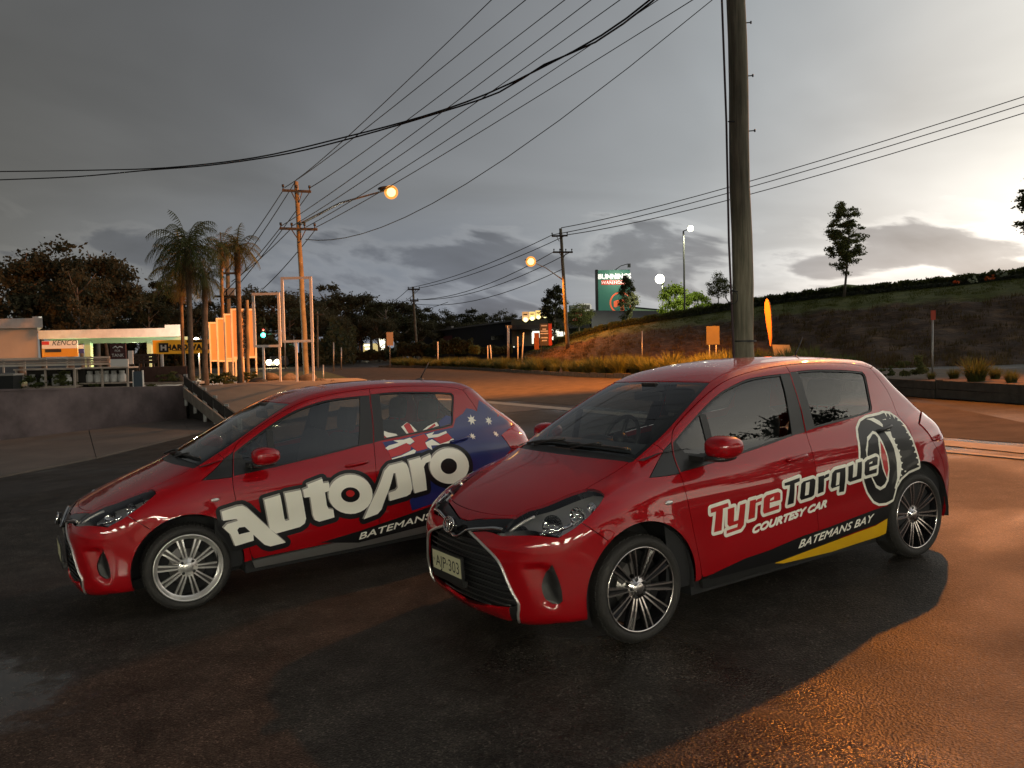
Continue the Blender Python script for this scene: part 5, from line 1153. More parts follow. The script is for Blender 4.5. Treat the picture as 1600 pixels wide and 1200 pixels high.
TRK = mat('gum_trunk', (.16, .14, .115), .85, vary=.35, scale=1.5, bump=.4, bscale=12); PTK = mat('palm_trunk', (.15, .115, .08), .9, vary=.35, scale=4, bump=.6, bscale=18)
def quads(C, size, rs, asp=1.6, up=0.):
    """leaf-sized quads at points C, random directions"""
    n = len(C); d = rs.normal(size=(n, 3)); d[:, 2] -= up; d /= np.linalg.norm(d, axis=1, keepdims=True)
    e = rs.normal(size=(n, 3)); e -= d*(e*d).sum(1, keepdims=True); e /= np.linalg.norm(e, axis=1, keepdims=True)
    s = size*rs.uniform(.6, 1.3, (n, 1)); a = d*s*asp*.5; b = e*s*.5
    V = np.stack([C-a, C+b*.8-a*.1, C+a, C-b*.8-a*.1], 1).reshape(-1, 3); return V, np.arange(4*n).reshape(n, 4)
def crown(name, seed, rx, rz, zc, nc, nl, leaf, m, shape='gum', hollow=.55):
    rs = np.random.RandomState(seed); P = []
    for k in range(nc):
        while True:
            q = rs.uniform(-1, 1, 3); r = np.linalg.norm(q)
            if hollow < r < 1: break
        if shape == 'gum': q[2] = abs(q[2])**.8*np.sign(q[2]) if q[2] > 0 else q[2]*.75
        if shape == 'oval': w = 1-.35*max(0, q[2]); q[0] *= w; q[1] *= w
        c = np.array((q[0]*rx, q[1]*rx, zc+q[2]*rz)); rc = rs.uniform(.16, .34)*min(rx, rz)*(1.1 if nc < 80 else .8); n = int(nl*rs.uniform(.6, 1.4))
        p = rs.normal(size=(n, 3))*(rc*.55, rc*.55, rc*.34); P.append(c+p)
    P = np.vstack(P); V, Q = quads(P, leaf, rs); return mesh_np(name, V, Q, smooth=False, mats=[m])
def trunk(name, h, r, seed, nb=7, spread=1.6, z0=.35, lean=.0):
    r_ = random.Random(seed); b = MB(); pts = [(lean*h*(max(t, 0)**1.5)+.06*h*.3*math.sin(3*t+seed), .03*h*math.sin(2.2*t+seed*2), h*t) for t in np.linspace(-.02, 1, 8)]
    b.tube(pts, [r*(1.25 if i == 0 else 1-.72*i/7) for i in range(8)], 9)
    for k in range(nb):
        t = z0+(1-z0)*(k+.5)/nb*.92; i = min(6, int(t*7)); p = Vector(pts[i]).lerp(Vector(pts[i+1]), t*7-i); a = r_.uniform(0, 6.28); l = spread*r_.uniform(.7, 1.2)
        q = [p, p+Vector((math.cos(a)*l*.4, math.sin(a)*l*.4, l*.35)), p+Vector((math.cos(a)*l*.85, math.sin(a)*l*.85, l*.85))]; b.tube(q, [r*.42, r*.28, r*.1], 6)
    me = b.mesh(name); me.materials.append(TRK); return me
TREES = {}
def proto(key, h, rx, rz, zc, nc, nl, leaf, m, tr, seed, shape='gum', nb=7, spread=1.6, z0=.35, hollow=.55, lean=0.):
    TREES[key] = (crown('crown', seed, rx, rz, zc, nc, nl, leaf, m, shape, hollow), trunk('trunk', h, tr, seed, nb, spread, z0, lean), zc+rz)
# unit heights about 10 m, scaled per tree
proto('gumA', 8.2, 3.6, 3.2, 6.8, 40, 190, .23, GUM, .26, 1, nb=9, spread=2.6); proto('gumB', 8.6, 3.0, 3.6, 6.4, 36, 180, .23, GUM, .24, 2, nb=9, spread=2.4); proto('gumC', 8.8, 2.7, 3.4, 6.6, 30, 150, .25, DGR, .22, 3, nb=8, spread=2.0)
proto('gumD', 9.0, 2.3, 2.6, 7.4, 22, 140, .25, GUM, .2, 4, nb=7, spread=1.8); proto('oval', 8.0, 2.0, 4.3, 5.6, 60, 110, .21, DGR, .17, 5, 'oval', nb=8, spread=1.3, z0=.2); proto('sap', 8.6, 1.55, 3.7, 6.1, 120, 75, .15, GRN, .12, 6, 'oval', nb=9, spread=1.0, z0=.3, hollow=.25)
proto('round', 6.5, 2.2, 2.2, 5.6, 50, 80, .17, GRN, .13, 8, 'oval', nb=7, spread=1.4, z0=.45, hollow=.35); proto('lime', 6.5, 3.2, 3.4, 4.6, 40, 95, .34, LIME, .18, 9, nb=7, spread=1.8, z0=.25)
def tree(key, px, Y, ytop, label, group=None, zb=None, wide=1., rot=None):
    cm, tm, top = TREES[key]; zt = at(px, ytop, Y); z0 = gz(zt[0], Y) if zb is None else zb; s = (zt[2]-z0)/top
    t = thing('tree', label, 'tree', (zt[0], Y, z0), rnd.uniform(0, 6.28) if rot is None else rot, group); t.scale = (s*wide, s*wide, s)
    obj('crown', cm, None, t); obj('trunk', tm, None, t); return t
gg = 'dark gum trees along the skyline'
tree('gumA', 28, 78, 402, 'broad dark gum tree at the far left edge behind the white wall', wide=1.15)
tree('gumB', 98, 80, 386, 'tallest dark gum tree of the left clump, above the canopy roof', wide=1.15)
tree('gumA', 150, 84, 398, 'dark gum tree at the right end of the left clump', wide=.95)
tree('gumC', 62, 92, 408, 'dark gum tree half hidden between the two big left gums', wide=1.1)
tree('gumB', 122, 70, 425, 'lower gum with pale trunk in front of the left clump', wide=.9)
tree('gumB', -60, 82, 398, 'gum tree mostly cut off by the left edge of the view')
for px, y, Y, k in ((212,440,110,'oval'),(186,470,115,'gumC'),(245,438,118,'gumC'),(272,450,112,'oval'),(335,470,120,'gumC'),(392,452,125,'gumB'),(425,455,128,'gumA'),(352,480,118,'gumC'),
                    (470,462,140,'gumB'),(508,447,150,'gumD'),(528,470,150,'gumC'),(545,458,155,'gumA'),(575,465,160,'gumB'),(600,472,150,'gumC'),(618,470,165,'gumA'),(640,482,170,'gumC'),(664,482,175,'gumD'),(690,486,180,'gumB'),(715,490,185,'gumC'),(737,485,180,'gumD'),(760,490,190,'gumC'),(782,488,190,'gumB'),(806,492,195,'gumD'),(830,492,195,'gumC'),(852,488,190,'gumB'),
                    (490,480,135,'gumA'),(560,490,140,'gumC'),(590,495,140,'gumA'),(628,496,145,'gumC'),(655,500,150,'gumA'),(520,492,130,'gumA'),(455,480,120,'gumC'),(235,470,100,'gumC'),(300,480,110,'gumA'),(165,455,105,'gumC'),(700,500,165,'gumA'),(745,502,170,'gumA')):
    zone = 0 if px < 400 else (1 if px < 650 else 2)
    tree(k, px, Y, y, ['dark gum tree behind the palms and the lamp lit sign panels', 'dark gum tree on the skyline left of the distant power pole', 'dark gum tree on the skyline above the navy shed'][zone], ['dark trees behind the palms', 'dark trees left of the distant pole', 'dark trees above the navy shed'][zone], wide=rnd.uniform(1., 1.35))
tree('oval', 866, 108, 440, 'dark bushy tree beside the leaning power pole', zb=2.1, wide=1.0); tree('round', 906, 104, 476, 'low dark tree between the sign board and the green tower sign', zb=2.4, wide=1.5)
tree('oval', 980, 112, 424, 'slim tree in front of the green tower sign', zb=3.5, wide=.7)
tree('lime', 1055, 104, 446, 'taller lime green tree lit by the flood lamp', zb=3.3, wide=.75); tree('lime', 1084, 108, 458, 'lower lime green tree behind the tall dark lamp post', zb=3.3, wide=1.05)
tree('round', 1121, 72, 427, 'small round headed tree on the crest left of the big pole', zb=4.2, wide=1.0); tree('round', 1189, 90, 464, 'tiny round bush on the crest right of the big pole', zb=4.5, wide=1.)
tree('sap', 1321, 54, 311, 'tall slim sapling standing on the grassy crest', zb=4.6, wide=1.12); tree('sap', 1641, 46, 250, 'dark tree cut off by the right edge of the view', zb=5.1, wide=1.5)
for x, y, h, k in ((17.5, 2.5, 7.2, 'gumB'), (24, -4, 9, 'gumA'), (34, 4, 7, 'gumA'), (44, -4, 9, 'gumB'), (38, 15, 7.5, 'gumA'), (46, -16, 12, 'gumC'), (52, 8, 9, 'gumB'), (38, -26, 11, 'gumA')):
    cm, tm, top = TREES[k]; t = thing('tree', 'gum tree outside the view, mirrored in the side windows', 'tree', (x, y, gz(x, y)), rnd.uniform(0, 6), 'trees mirrored in the car windows'); s = h/top; t.scale = (s*1.2, s*1.2, s); obj('crown', cm, None, t); obj('trunk', tm, None, t)
# dark undergrowth below the skyline trees
rs = np.random.RandomState(77); n = 60000; px_ = rs.uniform(150, 870, n); Yq = rs.uniform(108, 200, n); ax = (px_-800)/FL*Yq; hq = rs.uniform(0, 1, n)**.8*(4.2+1.6*np.sin(px_*.05)+1.0*np.sin(px_*.17)); ok = (px_ < 560)|(Yq > 178)|(px_ < 640)&(Yq > 168); P = np.stack([ax, Yq, gz(-20, 150)+hq], 1)[ok]; V, Q = quads(P, .5, rs); obj('undergrowth', mesh_np('undergrowth', V, Q, smooth=False, mats=[DGR]), None, kind='stuff')
# palms
def palm_meshes(seed, h, nf, fl, r):
    rs = random.Random(seed); b = MB(); pts = [(.10*math.sin(1.5*t+seed)*t, .05*t, h*t) for t in np.linspace(-.03, 1, 9)]
    b.tube(pts, [r*(1.35-.5*min(1, i/2)) if i < 2 else r*.9 for i in range(9)], 10)
    for k in range(int(h/.16)):   # leaf scars
        z = .16*k+.1; i = min(7, int(z/h*8*.97)); x = np.interp(z, [p[2] for p in pts], [p[0] for p in pts]); y = np.interp(z, [p[2] for p in pts], [p[1] for p in pts]); b.lathe([(r*.9, z), (r*.98, z+.02), (r*.9, z+.035)], 10, 'Z', (x, y, 0))
    b.tube([(pts[-1][0], pts[-1][1], h-.1), (pts[-1][0], pts[-1][1], h+.35), (pts[-1][0], pts[-1][1], h+.7)], [r*1.25, r*.9, r*.3], 8)
    tm = b.mesh('trunk'); tm.materials.append(PTK); fr = []
    top = Vector((pts[-1][0], pts[-1][1], h+.3))
    for k in range(nf):
        u = k/nf; dead = u > .80; a = k*2.399; el = math.radians(82-118*u+rs.uniform(-8, 8)) if not dead else math.radians(-62+rs.uniform(-14, 10)); ln = fl*rs.uniform(.85, 1.1)*(1 if not dead else .85)
        V = []; Q = []; p = top.copy(); d = Vector((math.cos(a)*math.cos(el), math.sin(a)*math.cos(el), math.sin(el))); n = 11; R = []
        for i in range(n+1):
            R.append(p.copy()); d = (d+Vector((0, 0, -.115-.02*i))).normalized(); p = p+d*ln/n
        side = Vector((-math.sin(a), math.cos(a), 0))
        for i in range(1, n):
            for j in range(2):
                q = R[i].lerp(R[i+1], j*.5); t = (i+j*.5)/n; w = (.62*fl/1.8)*math.sin(math.pi*min(1, .12+t*.86))**.7*(.7 if dead else 1)
                for sg in (-1, 1):
                    tip = q+side*sg*w*.72*rs.uniform(.8, 1.1)+(R[i+1]-R[i]).normalized()*w*.45+Vector((0, 0, -w*rs.uniform(.35, .75))); ww = (R[i+1]-R[i])*.26
                    b0 = len(V); V += [tuple(q-ww*.5), tuple(q+ww*.5), tuple(tip+ww*.1), tuple(tip-ww*.1)]; Q.append((b0, b0+1, b0+2, b0+3))
        for i in range(n):
            b0 = len(V); w = side*.018; V += [tuple(R[i]-w), tuple(R[i]+w), tuple(R[i+1]+w), tuple(R[i+1]-w)]; Q.append((b0, b0+1, b0+2, b0+3))
        fr.append((mesh_np('frond', np.array(V), np.array(Q), smooth=False, mats=[PALMD if dead else PALM])))
    return tm, fr
def palm(px, pyb, pyt, Y, seed, fl, r, label, nf=30):
    b_ = at(px, pyb, Y); t_ = at(px, pyt, Y); z0 = float(tz(b_[0], Y)) if Y < 75 else b_[2]; h = (t_[2]-z0)-fl*.72
    tm, fr = palm_meshes(seed, h, nf, fl, r); t = thing('palm_tree', label, 'palm', (b_[0], Y, z0), seed*1.3, 'queen palms by the sign posts'); obj('trunk', tm, None, t)
    for f in fr: obj('frond', f, None, t)
palm(300, 600, 347, 29.5, 1, 1.75, .10, 'tallest palm, with a thick trunk right of the yellow hardware sign', 38); palm(289, 596, 392, 34.5, 2, 1.7, .08, 'palm with wide drooping fronds just left of the tallest palm', 34)
palm(321, 598, 418, 30, 3, 1.0, .11, 'shortest palm, right beside the tallest palm', 26); palm(376, 592, 368, 31.5, 4, 1.15, .11, 'palm in front of the orange lit sign panels', 32); palm(352, 590, 370, 36, 5, 1.15, .08, 'slim palm behind the orange lit sign panels', 28)
# strappy plants along the island
def tuft(seed, n, h, spread, w, m):
    rs = np.random.RandomState(seed); V = []; Q = []
    a = rs.uniform(0, 2*np.pi, n); r = spread*.35*np.sqrt(rs.uniform(0, 1, n)); hh = h*rs.uniform(.45, 1.05, n); lean = rs.uniform(.1, .95, n)*spread
    bx, by = r*np.cos(a), r*np.sin(a); b_ = a+rs.normal(0, .5, n); dx, dy = np.cos(b_), np.sin(b_)
    px_, py_ = -dy*w, dx*w; Vs = []
    for t, ww in ((0, 1.), (.5, .9), (1., .12)):
        cx_ = bx+dx*lean*t**1.7; cy2 = by+dy*lean*t**1.7; z = hh*(t-.22*t**2.4*lean/spread)
        Vs += [np.stack([cx_-px_*ww, cy2-py_*ww, z], 1), np.stack([cx_+px_*ww, cy2+py_*ww, z], 1)]
    V = np.vstack(Vs); i = np.arange(n); Q = np.vstack([np.stack([i, i+n, i+3*n, i+2*n], 1), np.stack([i+2*n, i+3*n, i+5*n, i+4*n], 1)])
    return mesh_np('leaves', V, Q, smooth=False, mats=[m])
TUFT = [tuft(k, 340, .85, .62, .014, STRAP) for k in range(4)]; SHR = [crown('foliage', 20+k, .5, .42, .42, 16, 46, .085, HEDG if k else GRN, 'gum', .2) for k in range(2)]
k = 0
for s in np.arange(s0-1.2, S[-1]-3, .95):
    p = kpt(s)
    if p[0] < 8.7 and s > s0+1.0:
        for row in range(2):
            q = kpt(s+.45*row); d = np.array((.9, .42)); c = q+d*(.55+.95*row+rnd.uniform(-.2, .25)); far = max(1., c[1]/55)
            if rnd.random() < .12: continue
            o = thing('strappy_plant', 'clump of strappy leaves in the planted island beside the road', 'plant', (c[0], c[1], float(bedz(c[0], c[1]))-.02), rnd.uniform(0, 6.28), 'strappy plants along the island kerb', me=TUFT[k % 4]); sc_ = rnd.uniform(.7, 1.3); o.scale = (sc_*1.15, sc_*1.15, sc_); k += 1
for i_, (px, py, Y, sc_, kind) in enumerate(((1422,585,19.2,.9,0),(1490,592,18.5,.45,1),(1525,590,17.2,.95,2),(1580,594,16.3,.5,1),(1300,585,23,.8,1),(1340,585,22,.7,3),(1385,588,20.4,.5,0),(1555,590,17.6,.5,3),(1272,583,25,.9,2),(1455,594,18.8,.35,3))):
    c = at(px, py, Y); lab = ['bushy low shrub behind the timber edging, left of the marker post','tiny dry plant behind the timber edging','spiky shrub behind the timber edging, the tallest there','low plant behind the timber edging near the right end','plant in the bed right behind the hatchback roof','grassy plant in the bed right of the roof sign','small shrub at the left end of the timber edging','thin grassy plant between two shrubs at right','clump in the bed hidden behind the hatchback roof','smallest sprig by the foot of the marker post'][i_]
    o = thing('shrub', lab, 'plant', (c[0], Y, float(bedz(c[0], Y))-.02), i_, me=(SHR[i_ % 2] if kind in (0,) else TUFT[kind])); o.scale = (sc_*.75,)*3
# dry tufts on the embankment (nobody could count them)
def scatter(name, n, vlo, vhi, h, w, m, seed, ulo=0., uhi=1., bl=7, up=.05):
    rs = np.random.RandomState(seed); u = rs.uniform(ulo, uhi, n); v = rs.uniform(vlo, vhi, n)
    nz = np.sin(u*190+v*7)+np.sin(u*77-v*19)+rs.normal(0, .7, n); ok = nz > -.2; u, v = u[ok], v[ok]; P = bank_pt(u, v); n = len(P)*bl; C = np.repeat(P, bl, 0)+rs.normal(0, .12, (n, 3))*(1, 1, 0)
    a = rs.uniform(0, 2*np.pi, n); hh = h*rs.uniform(.4, 1.2, n); dx, dy = np.cos(a), np.sin(a); ln = hh*rs.uniform(.2, .8, n)
    A = C+np.stack([-dy*w, dx*w, 0*a-.03], 1); B = C+np.stack([dy*w, -dx*w, 0*a-.03], 1); T_ = C+np.stack([dx*ln, dy*ln, hh], 1); i = np.arange(n)
    me = mesh_np(name, np.vstack([A, B, T_]), np.stack([i, i+n, i+2*n], 1), smooth=False, mats=[m]); o = obj(name, me, None, kind='stuff'); return o
scatter('dry_grass', 6500, .0, .70, .24, .018, DRY, 5); scatter('lower_dry_grass', 1400, .0, .18, .34, .014, DRY, 6, .15, .8); scatter('green_grass', 9000, .76, 1.0, .10, .014, folm('lawn_blade', (.07,.085,.018), (.15,.16,.04)), 7)
# hedge on the crest
def hedge(u0, u1, label, h=.58):
    rs = np.random.RandomState(int(u0*1000)); n = int(22000*(u1-u0)/.3); u = rs.uniform(u0, u1, n); P = bank_pt(u, np.full(n, 1.))
    hh = h*(1+.12*np.sin(u*240)+.08*np.sin(u*611)); q = rs.uniform(0, 1, n); P = P+np.stack([rs.normal(0, .18, n)+.1, rs.uniform(-.45, .45, n)+.5, q*hh], 1)
    V, Q = quads(P, .13, rs, 1.3); o = thing('hedge', label, 'hedge', me=mesh_np('hedge', V, Q, smooth=False, mats=[HEDG])); return o
hedge(.0, .40, 'clipped hedge along the grassy crest right of the tall sapling'); hedge(.405, .90, 'clipped hedge along the crest left of the tall sapling', .62)
hedge_low = None
rs = np.random.RandomState(12); n = 5000; u = rs.uniform(.05, .88, n); P = bank_pt(u, np.full(n, .985))+np.stack([rs.normal(0, .15, n), rs.normal(0, .15, n), rs.uniform(0, .28, n)], 1); V, Q = quads(P, .11, rs); obj('border_plants', mesh_np('border_plants', V, Q, smooth=False, mats=[folm('grey_leaf', (.05,.06,.04), (.11,.12,.085))]), None, kind='stuff')
for i_, (px, py, col, lab) in enumerate(((1497,442,(.8,.16,.04),'orange flowers in front of the hedge'),(1546,437,(.75,.2,.05),'small orange flowers farther right in front of the hedge'),(1522,440,(.55,.6,.45),'pale flowering bush between the two orange flower clumps'),(1566,432,(.5,.56,.42),'pale bush at the right end of the hedge'))):
    Y = 47.; c = at(px, py, Y); o = thing('flower_bush', lab, 'flowers', tuple(c), 0, me=crown('blooms', 40+i_, .28, .2, .1, 8, 30, .07, mat('bloom%d' % i_, col, .8), 'gum', .1)); o.name = 'flower_bush'
# rocks, low planting and gravel mound round the sign posts
RK = mat('garden_rock', (.09, .075, .06), .9, vary=.4, scale=2.5, bump=.7, bscale=8)
def rock(px, py, Y, s, label):
    c = at(px, py, Y); b = MB().ball((0, 0, 0), 1, 7); r_ = random.Random(px); f_ = [r_.uniform(-1, 1) for _ in range(6)]
    b.v = [tuple(np.array(v)*(1+.16*math.sin(3*v[0]+f_[0]*4)+.14*math.sin(4*v[1]+f_[1]*5)+.12*math.sin(5*v[2]+f_[2]*4))) for v in b.v]
    o = thing('rock', label, 'rock', (c[0], Y, c[2]), r_.uniform(0, 6), me=b.mesh('rock'), mat=RK); o.scale = (s, s*.7, s*.62)
rock(452, 592, 32.5, .36, 'dark garden rock between the two empty sign frames'); rock(478, 596, 31.5, .42, 'largest dark garden rock under the taller empty sign frame'); rock(500, 598, 31, .30, 'garden rock right of the taller sign frame'); rock(403, 597, 31, .34, 'garden rock at the foot of the smaller sign frame'); rock(425, 590, 34, .30, 'garden rock behind the smaller sign frame'); rock(520, 600, 30.5, .22, 'smallest garden rock at the right end of the rock garden'); rock(278, 592, 29.5, .3, 'round garden rock at the foot of the palms')
for i_, (px, py, Y, s) in enumerate(((262,588,28.6,.6),(338,592,31.5,.8),(356,594,31,.75),(388,588,33,.7),(312,594,30.5,.6),(60,598,26.5,.8),(92,597,26.8,.9),(20,600,26,.6),(150,600,27,.5),(236,600,28,.4))):
    c = at(px, py, Y); o = thing('garden_bush', ['bush left of the palm trunks','wide yellow green bush under the orange panels','bush right beside the wide yellow green bush','bush behind the garden rock and smaller frame','low bush between the palm trunks','low bush in front of the left gas cage','tallest low bush in front of the gas cages','bush beside the dark wheelie bin','small bush under the right gas cage','weed clump by the brown block wall'][i_], 'bush', (c[0], Y, c[2]-.25), i_, me=SHR[(i_ % 2)]); o.scale = (s*1.25, s, s*.8)

# ================================================================== BUILT THINGS
def emat(name, col, st, base=(.8, .8, .8)): return mat(name, base, .4, emit=(col, st))
def lamp(name, p, col, W_, r=.15, kind='POINT', parent=None):
    l = bpy.data.lights.new(name, kind); l.energy = W_; l.color = col; l.shadow_soft_size = r
    o = bpy.data.objects.new(name, l); COL.objects.link(o); o.location = p; return o
SOD = (1., .27, .022); SODE = emat('sodium_lamp', (1, .68, .28), 5.)
HALO = bpy.data.materials.new('lamp_halo'); HALO.use_nodes = True; _t = HALO.node_tree; _t.nodes.clear(); _m = N(_t, 'ShaderNodeMixShader'); _m.inputs[0].default_value = .55; L(_t, N(_t, 'ShaderNodeBsdfTransparent').outputs[0], _m.inputs[1]); L(_t, N(_t, 'ShaderNodeEmission', Color=(1, .36, .045, 1), Strength=1.5).outputs[0], _m.inputs[2]); L(_t, _m.outputs[0], N(_t, 'ShaderNodeOutputMaterial').inputs['Surface']); WLE = emat('white_lamp', (1, .96, .70), 14.); GRNL = emat('canopy_lamp', (1., 1., .72), 14.)  # bowl: added see-through glow imitating the orange halo round the lamp
def mbox(name, p0, p1, m, parent=None, z0=None, rot=0.): 
    return obj(name, MB().box(p0, p1).mesh(name), m, parent)
def board(px0, py0, px1, py1, Y, th=.08):
    """size and centre of an upright board that fills the pixel box at distance Y"""
    a, b = at(px0, py1, Y), at(px1, py0, Y); return (a[0]+b[0])/2, a[2], b[0]-a[0], b[2]-a[2]
def bx(w, h, d, x=0, z=0, y=0): return MB().box((x-w/2, y-d/2, z), (x+w/2, y+d/2, z+h))
def bxs(w, h, d, k, x=0, z=0, y=0):
    m = bx(w, h, d, x, z, y); m.v = [(v[0]+k*v[1], v[1], v[2]) for v in m.v]; return m
# ---- power poles
def pole_mesh(p0, p1, r0, r1, n=14):
    b = MB(); k = 14; P0, P1 = np.array(p0), np.array(p1)
    b.tube([P0+(P1-P0)*i/k+np.array((.012*math.sin(i*1.7), .012*math.cos(i*2.3), 0)) for i in range(k+1)], [r0+(r1-r0)*i/k for i in range(k+1)], n); return b.mesh('pole')
def power_pole(label, pb, pt, Y, r, arms, zb=None, brace=True, lamp_px=None, arm_px=None, group='wooden power poles along the road'):
    b_, t_ = at(*pb, Y), at(*pt, Y); z0 = gz(b_[0], Y)-.5 if zb is None else zb; s = (t_-b_)/(t_[2]-b_[2]); b_ = b_+s*(z0-b_[2])
    o = thing('power_pole', label, 'power pole', tuple(b_), 0, group); rel = lambda p: tuple(np.array(p)-b_)
    obj('pole', pole_mesh((0, 0, 0), rel(t_), r, r*.72), POLEW, o)
    for (x0, y0, x1, y1, ins) in arms:
        a, c = at(x0, y0, Y-.25), at(x1, y1, Y-.25); d = (c-a); m = MB(); w = .045+.0006*Y; m.tube([rel(a), rel(c)], w, 4, smooth=False)
        mid = (a+c)/2
        if brace: m.tube([rel(a+d*.3), rel(mid+np.array((-.05, .15, -.55)))], .02+.0002*Y, 4); m.tube([rel(a+d*.7), rel(mid+np.array((.05, .15, -.55)))], .02+.0002*Y, 4)
        ca = obj('crossarm', m.mesh('crossarm'), TIM, o)
        for f in ins:
            q = a+d*f; m = MB().tube([rel(q), rel(q+np.array((0, 0, .16+.001*Y)))], .02+.0003*Y, 5); m.tube([rel(q+np.array((0, 0, .13+.001*Y))), rel(q+np.array((0, 0, .26+.001*Y)))], .05+.0003*Y, 6); obj('insulator', m.mesh('insulator'), DKST, ca)
    if lamp_px:
        a, c = at(*arm_px, Y), at(*lamp_px, Y-(5. if Y < 60 else 1.)); obj('lamp_arm', MB().tube([rel(a), rel(a+(c-a)*.5+np.array((0, 0, .25))), rel(c)], [.07, .05, .035], 7).mesh('lamp_arm'), GALV, o)
        h = obj('lamp_head', MB().ball(rel(c+np.array((0, 0, .06))), .24, 8, sx=1.7, sy=.9, sz=.5).mesh('lamp_head'), DKST, o)
        rb = .20 if Y < 60 else .34
        obj('lamp', MB().ball(rel(c+np.array((.22, -.1, -.12))), rb, 10).mesh('lamp'), SODE, h); obj('lamp_halo', MB().ball(rel(c+np.array((.22, -.1, -.12))), rb*1.55, 14).mesh('lamp_halo'), HALO, h)
        sl = lamp('street_lamp_light', c+np.array((.12, -.1, -.62)), (1, .40, .12) if Y < 60 else SOD, 3400 if Y < 60 else 15000, .2, 'SPOT'); sl.data.spot_size = math.radians(152); sl.data.spot_blend = .35
    return o
power_pole('nearest street lamp power pole, behind the empty sign frames', (479, 592), (463, 284), 42, .15, [(441, 297.5, 486, 299.5, (.03, .5, .95)), (437, 357, 496, 358.5, (.03, .32, .66, .93))], lamp_px=(604, 297), arm_px=(469, 350))
power_pole('power pole leaning beside the dark bushy tree on the bank, with an orange lamp', (886, 527), (876, 357), 85, .21, [(862, 369, 887, 368, (.03, .5, .97)), (864, 394, 895, 394, (.05, .35, .65, .95))], lamp_px=(826, 407), arm_px=(879, 437), zb=1.4)
power_pole('distant power pole above the far end of the planted island', (652, 560), (645, 448), 133, .22, [(637, 452, 656, 452, (.05, .5, .95)), (640, 470, 654, 470, (.1, .9))], lamp_px=None)
o = power_pole('transformer power pole behind the palms', (360, 592), (355, 392), 62, .19, [(341, 427, 369, 427, (.05, .95)), (335, 463, 370, 464, ())], brace=False)
for x0, x1 in ((345, 354), (357, 368)): c = board(x0, 450, x1, 462, 61.7); t_ = obj('transformer', bx(c[2], c[3], .5).mesh('transformer'), GALV, o); t_.location = (c[0]-o.location[0], -.3, c[1]-o.location[2])
for lab, x, yt, yb, Y, r in (('thin pole without wires right of the sign frames', 496, 487, 560, 95, .12), ('short grey post beside the lettered sign panel', 386, 469, 580, 34, .09), ('thin bare pole behind the taller sign frame', 437, 505, 560, 110, .10)):
    a, c = at(x, yb, Y), at(x, yt, Y); t_ = thing('bare_pole', lab, 'pole', (a[0], Y, gz(a[0], Y)-.2)); obj('pole', pole_mesh((0, 0, 0), (c[0]-a[0], 0, c[2]-gz(a[0], Y)+.2), r, r*.8, 8), POLEW, t_)
    if x == 496: obj('crossarm', MB().box((-.9, -.1, c[2]-gz(a[0], Y)-.2), (.9, .1, c[2]-gz(a[0], Y)-.05)).mesh('crossarm'), TIM, t_)
# the big pole right behind the nearer car
b_ = at(1163.5, 600, 11.84); t_ = at(1143, -330, 11.84); z0 = gz(b_[0], 11.84)-.4; s = (t_-b_)/(t_[2]-b_[2]); b_ = b_+s*(z0-b_[2])
NEARP = bpy.data.materials.new('near_pole_wood'); NEARP.use_nodes = True; t = NEARP.node_tree; b = t.nodes['Principled BSDF']; b.inputs['Roughness'].default_value = .85
o_ = N(t, 'ShaderNodeTexCoord').outputs['Object']; mm = N(t, 'ShaderNodeMapping'); L(t, o_, mm.inputs['Vector']); mm.inputs['Scale'].default_value = (14, 14, .8)
n1_ = N(t, 'ShaderNodeTexNoise', Scale=1.5, Detail=8., Roughness=.65); L(t, mm.outputs[0], n1_.inputs['Vector']); n2_ = N(t, 'ShaderNodeTexNoise', Scale=1.2, Detail=4.); L(t, o_, n2_.inputs['Vector'])
c_ = ramp(t, [(.32, (.08, .08, .055)), (.5, (.18, .17, .125)), (.68, (.29, .27, .20))], n1_.outputs['Fac']); c2 = mixc(t, 'MULTIPLY', .7, c_.outputs[0], ramp(t, [(.3, (.6, .62, .55)), (.7, (1.15, 1.1, 1.05))], n2_.outputs['Fac']).outputs[0]); L(t, c2, b.inputs['Base Color'])
bp = N(t, 'ShaderNodeBump', Strength=.7, Distance=.02); L(t, n1_.outputs['Fac'], bp.inputs['Height']); L(t, bp.outputs[0], b.inputs['Normal'])
po = thing('power_pole', 'big weathered wooden power pole rising out of view right behind the nearer red car', 'power pole', tuple(b_), 0)
obj('pole', pole_mesh((0, 0, 0), tuple(t_-b_), .162, .118, 22), NEARP, po)
rel = lambda p: tuple(np.array(p)-b_)
obj('conduit', MB().tube([rel(at(x, y, 11.7)) for x, y in ((1126, -300), (1128, 0), (1135, 190), (1139, 380), (1143, 470), (1147, 560), (1150, 700))], .016, 7).mesh('conduit'), mat('purple_conduit', (.045, .022, .028), .6), po)
obj('cable_loop', MB().tube([rel(at(x, y, 11.62)) for x, y in ((1143, 454), (1148, 453), (1152, 460), (1152, 470), (1147, 475), (1139, 473), (1134, 465), (1135, 455))], .008, 6).mesh('cable_loop'), DKST, po)
for y in (35, 118, 204): 
    x = 1165+y*.036; obj('step_bolt', MB().tube([rel(at(x-5, y+1, 11.84)), rel(at(x+7, y, 11.84))], .008, 6).tube([rel(at(x+7, y-2, 11.84)), rel(at(x+7, y+2, 11.84))], .012, 6).mesh('step_bolt'), DKST, po)
for y in (190, 455): x = 1134+y*.02; obj('standoff', MB().tube([rel(at(x, y, 11.7)), rel(at(x+14, y, 11.75))], .010, 6).mesh('standoff'), DKST, po)
bb = at(1163, 533, 11.84); obj('strap', MB().lathe([(.168, -.012), (.168, .012)], 24, 'Z', rel(bb)).mesh('strap'), DKST, po).rotation_euler = (0, 0, 0)
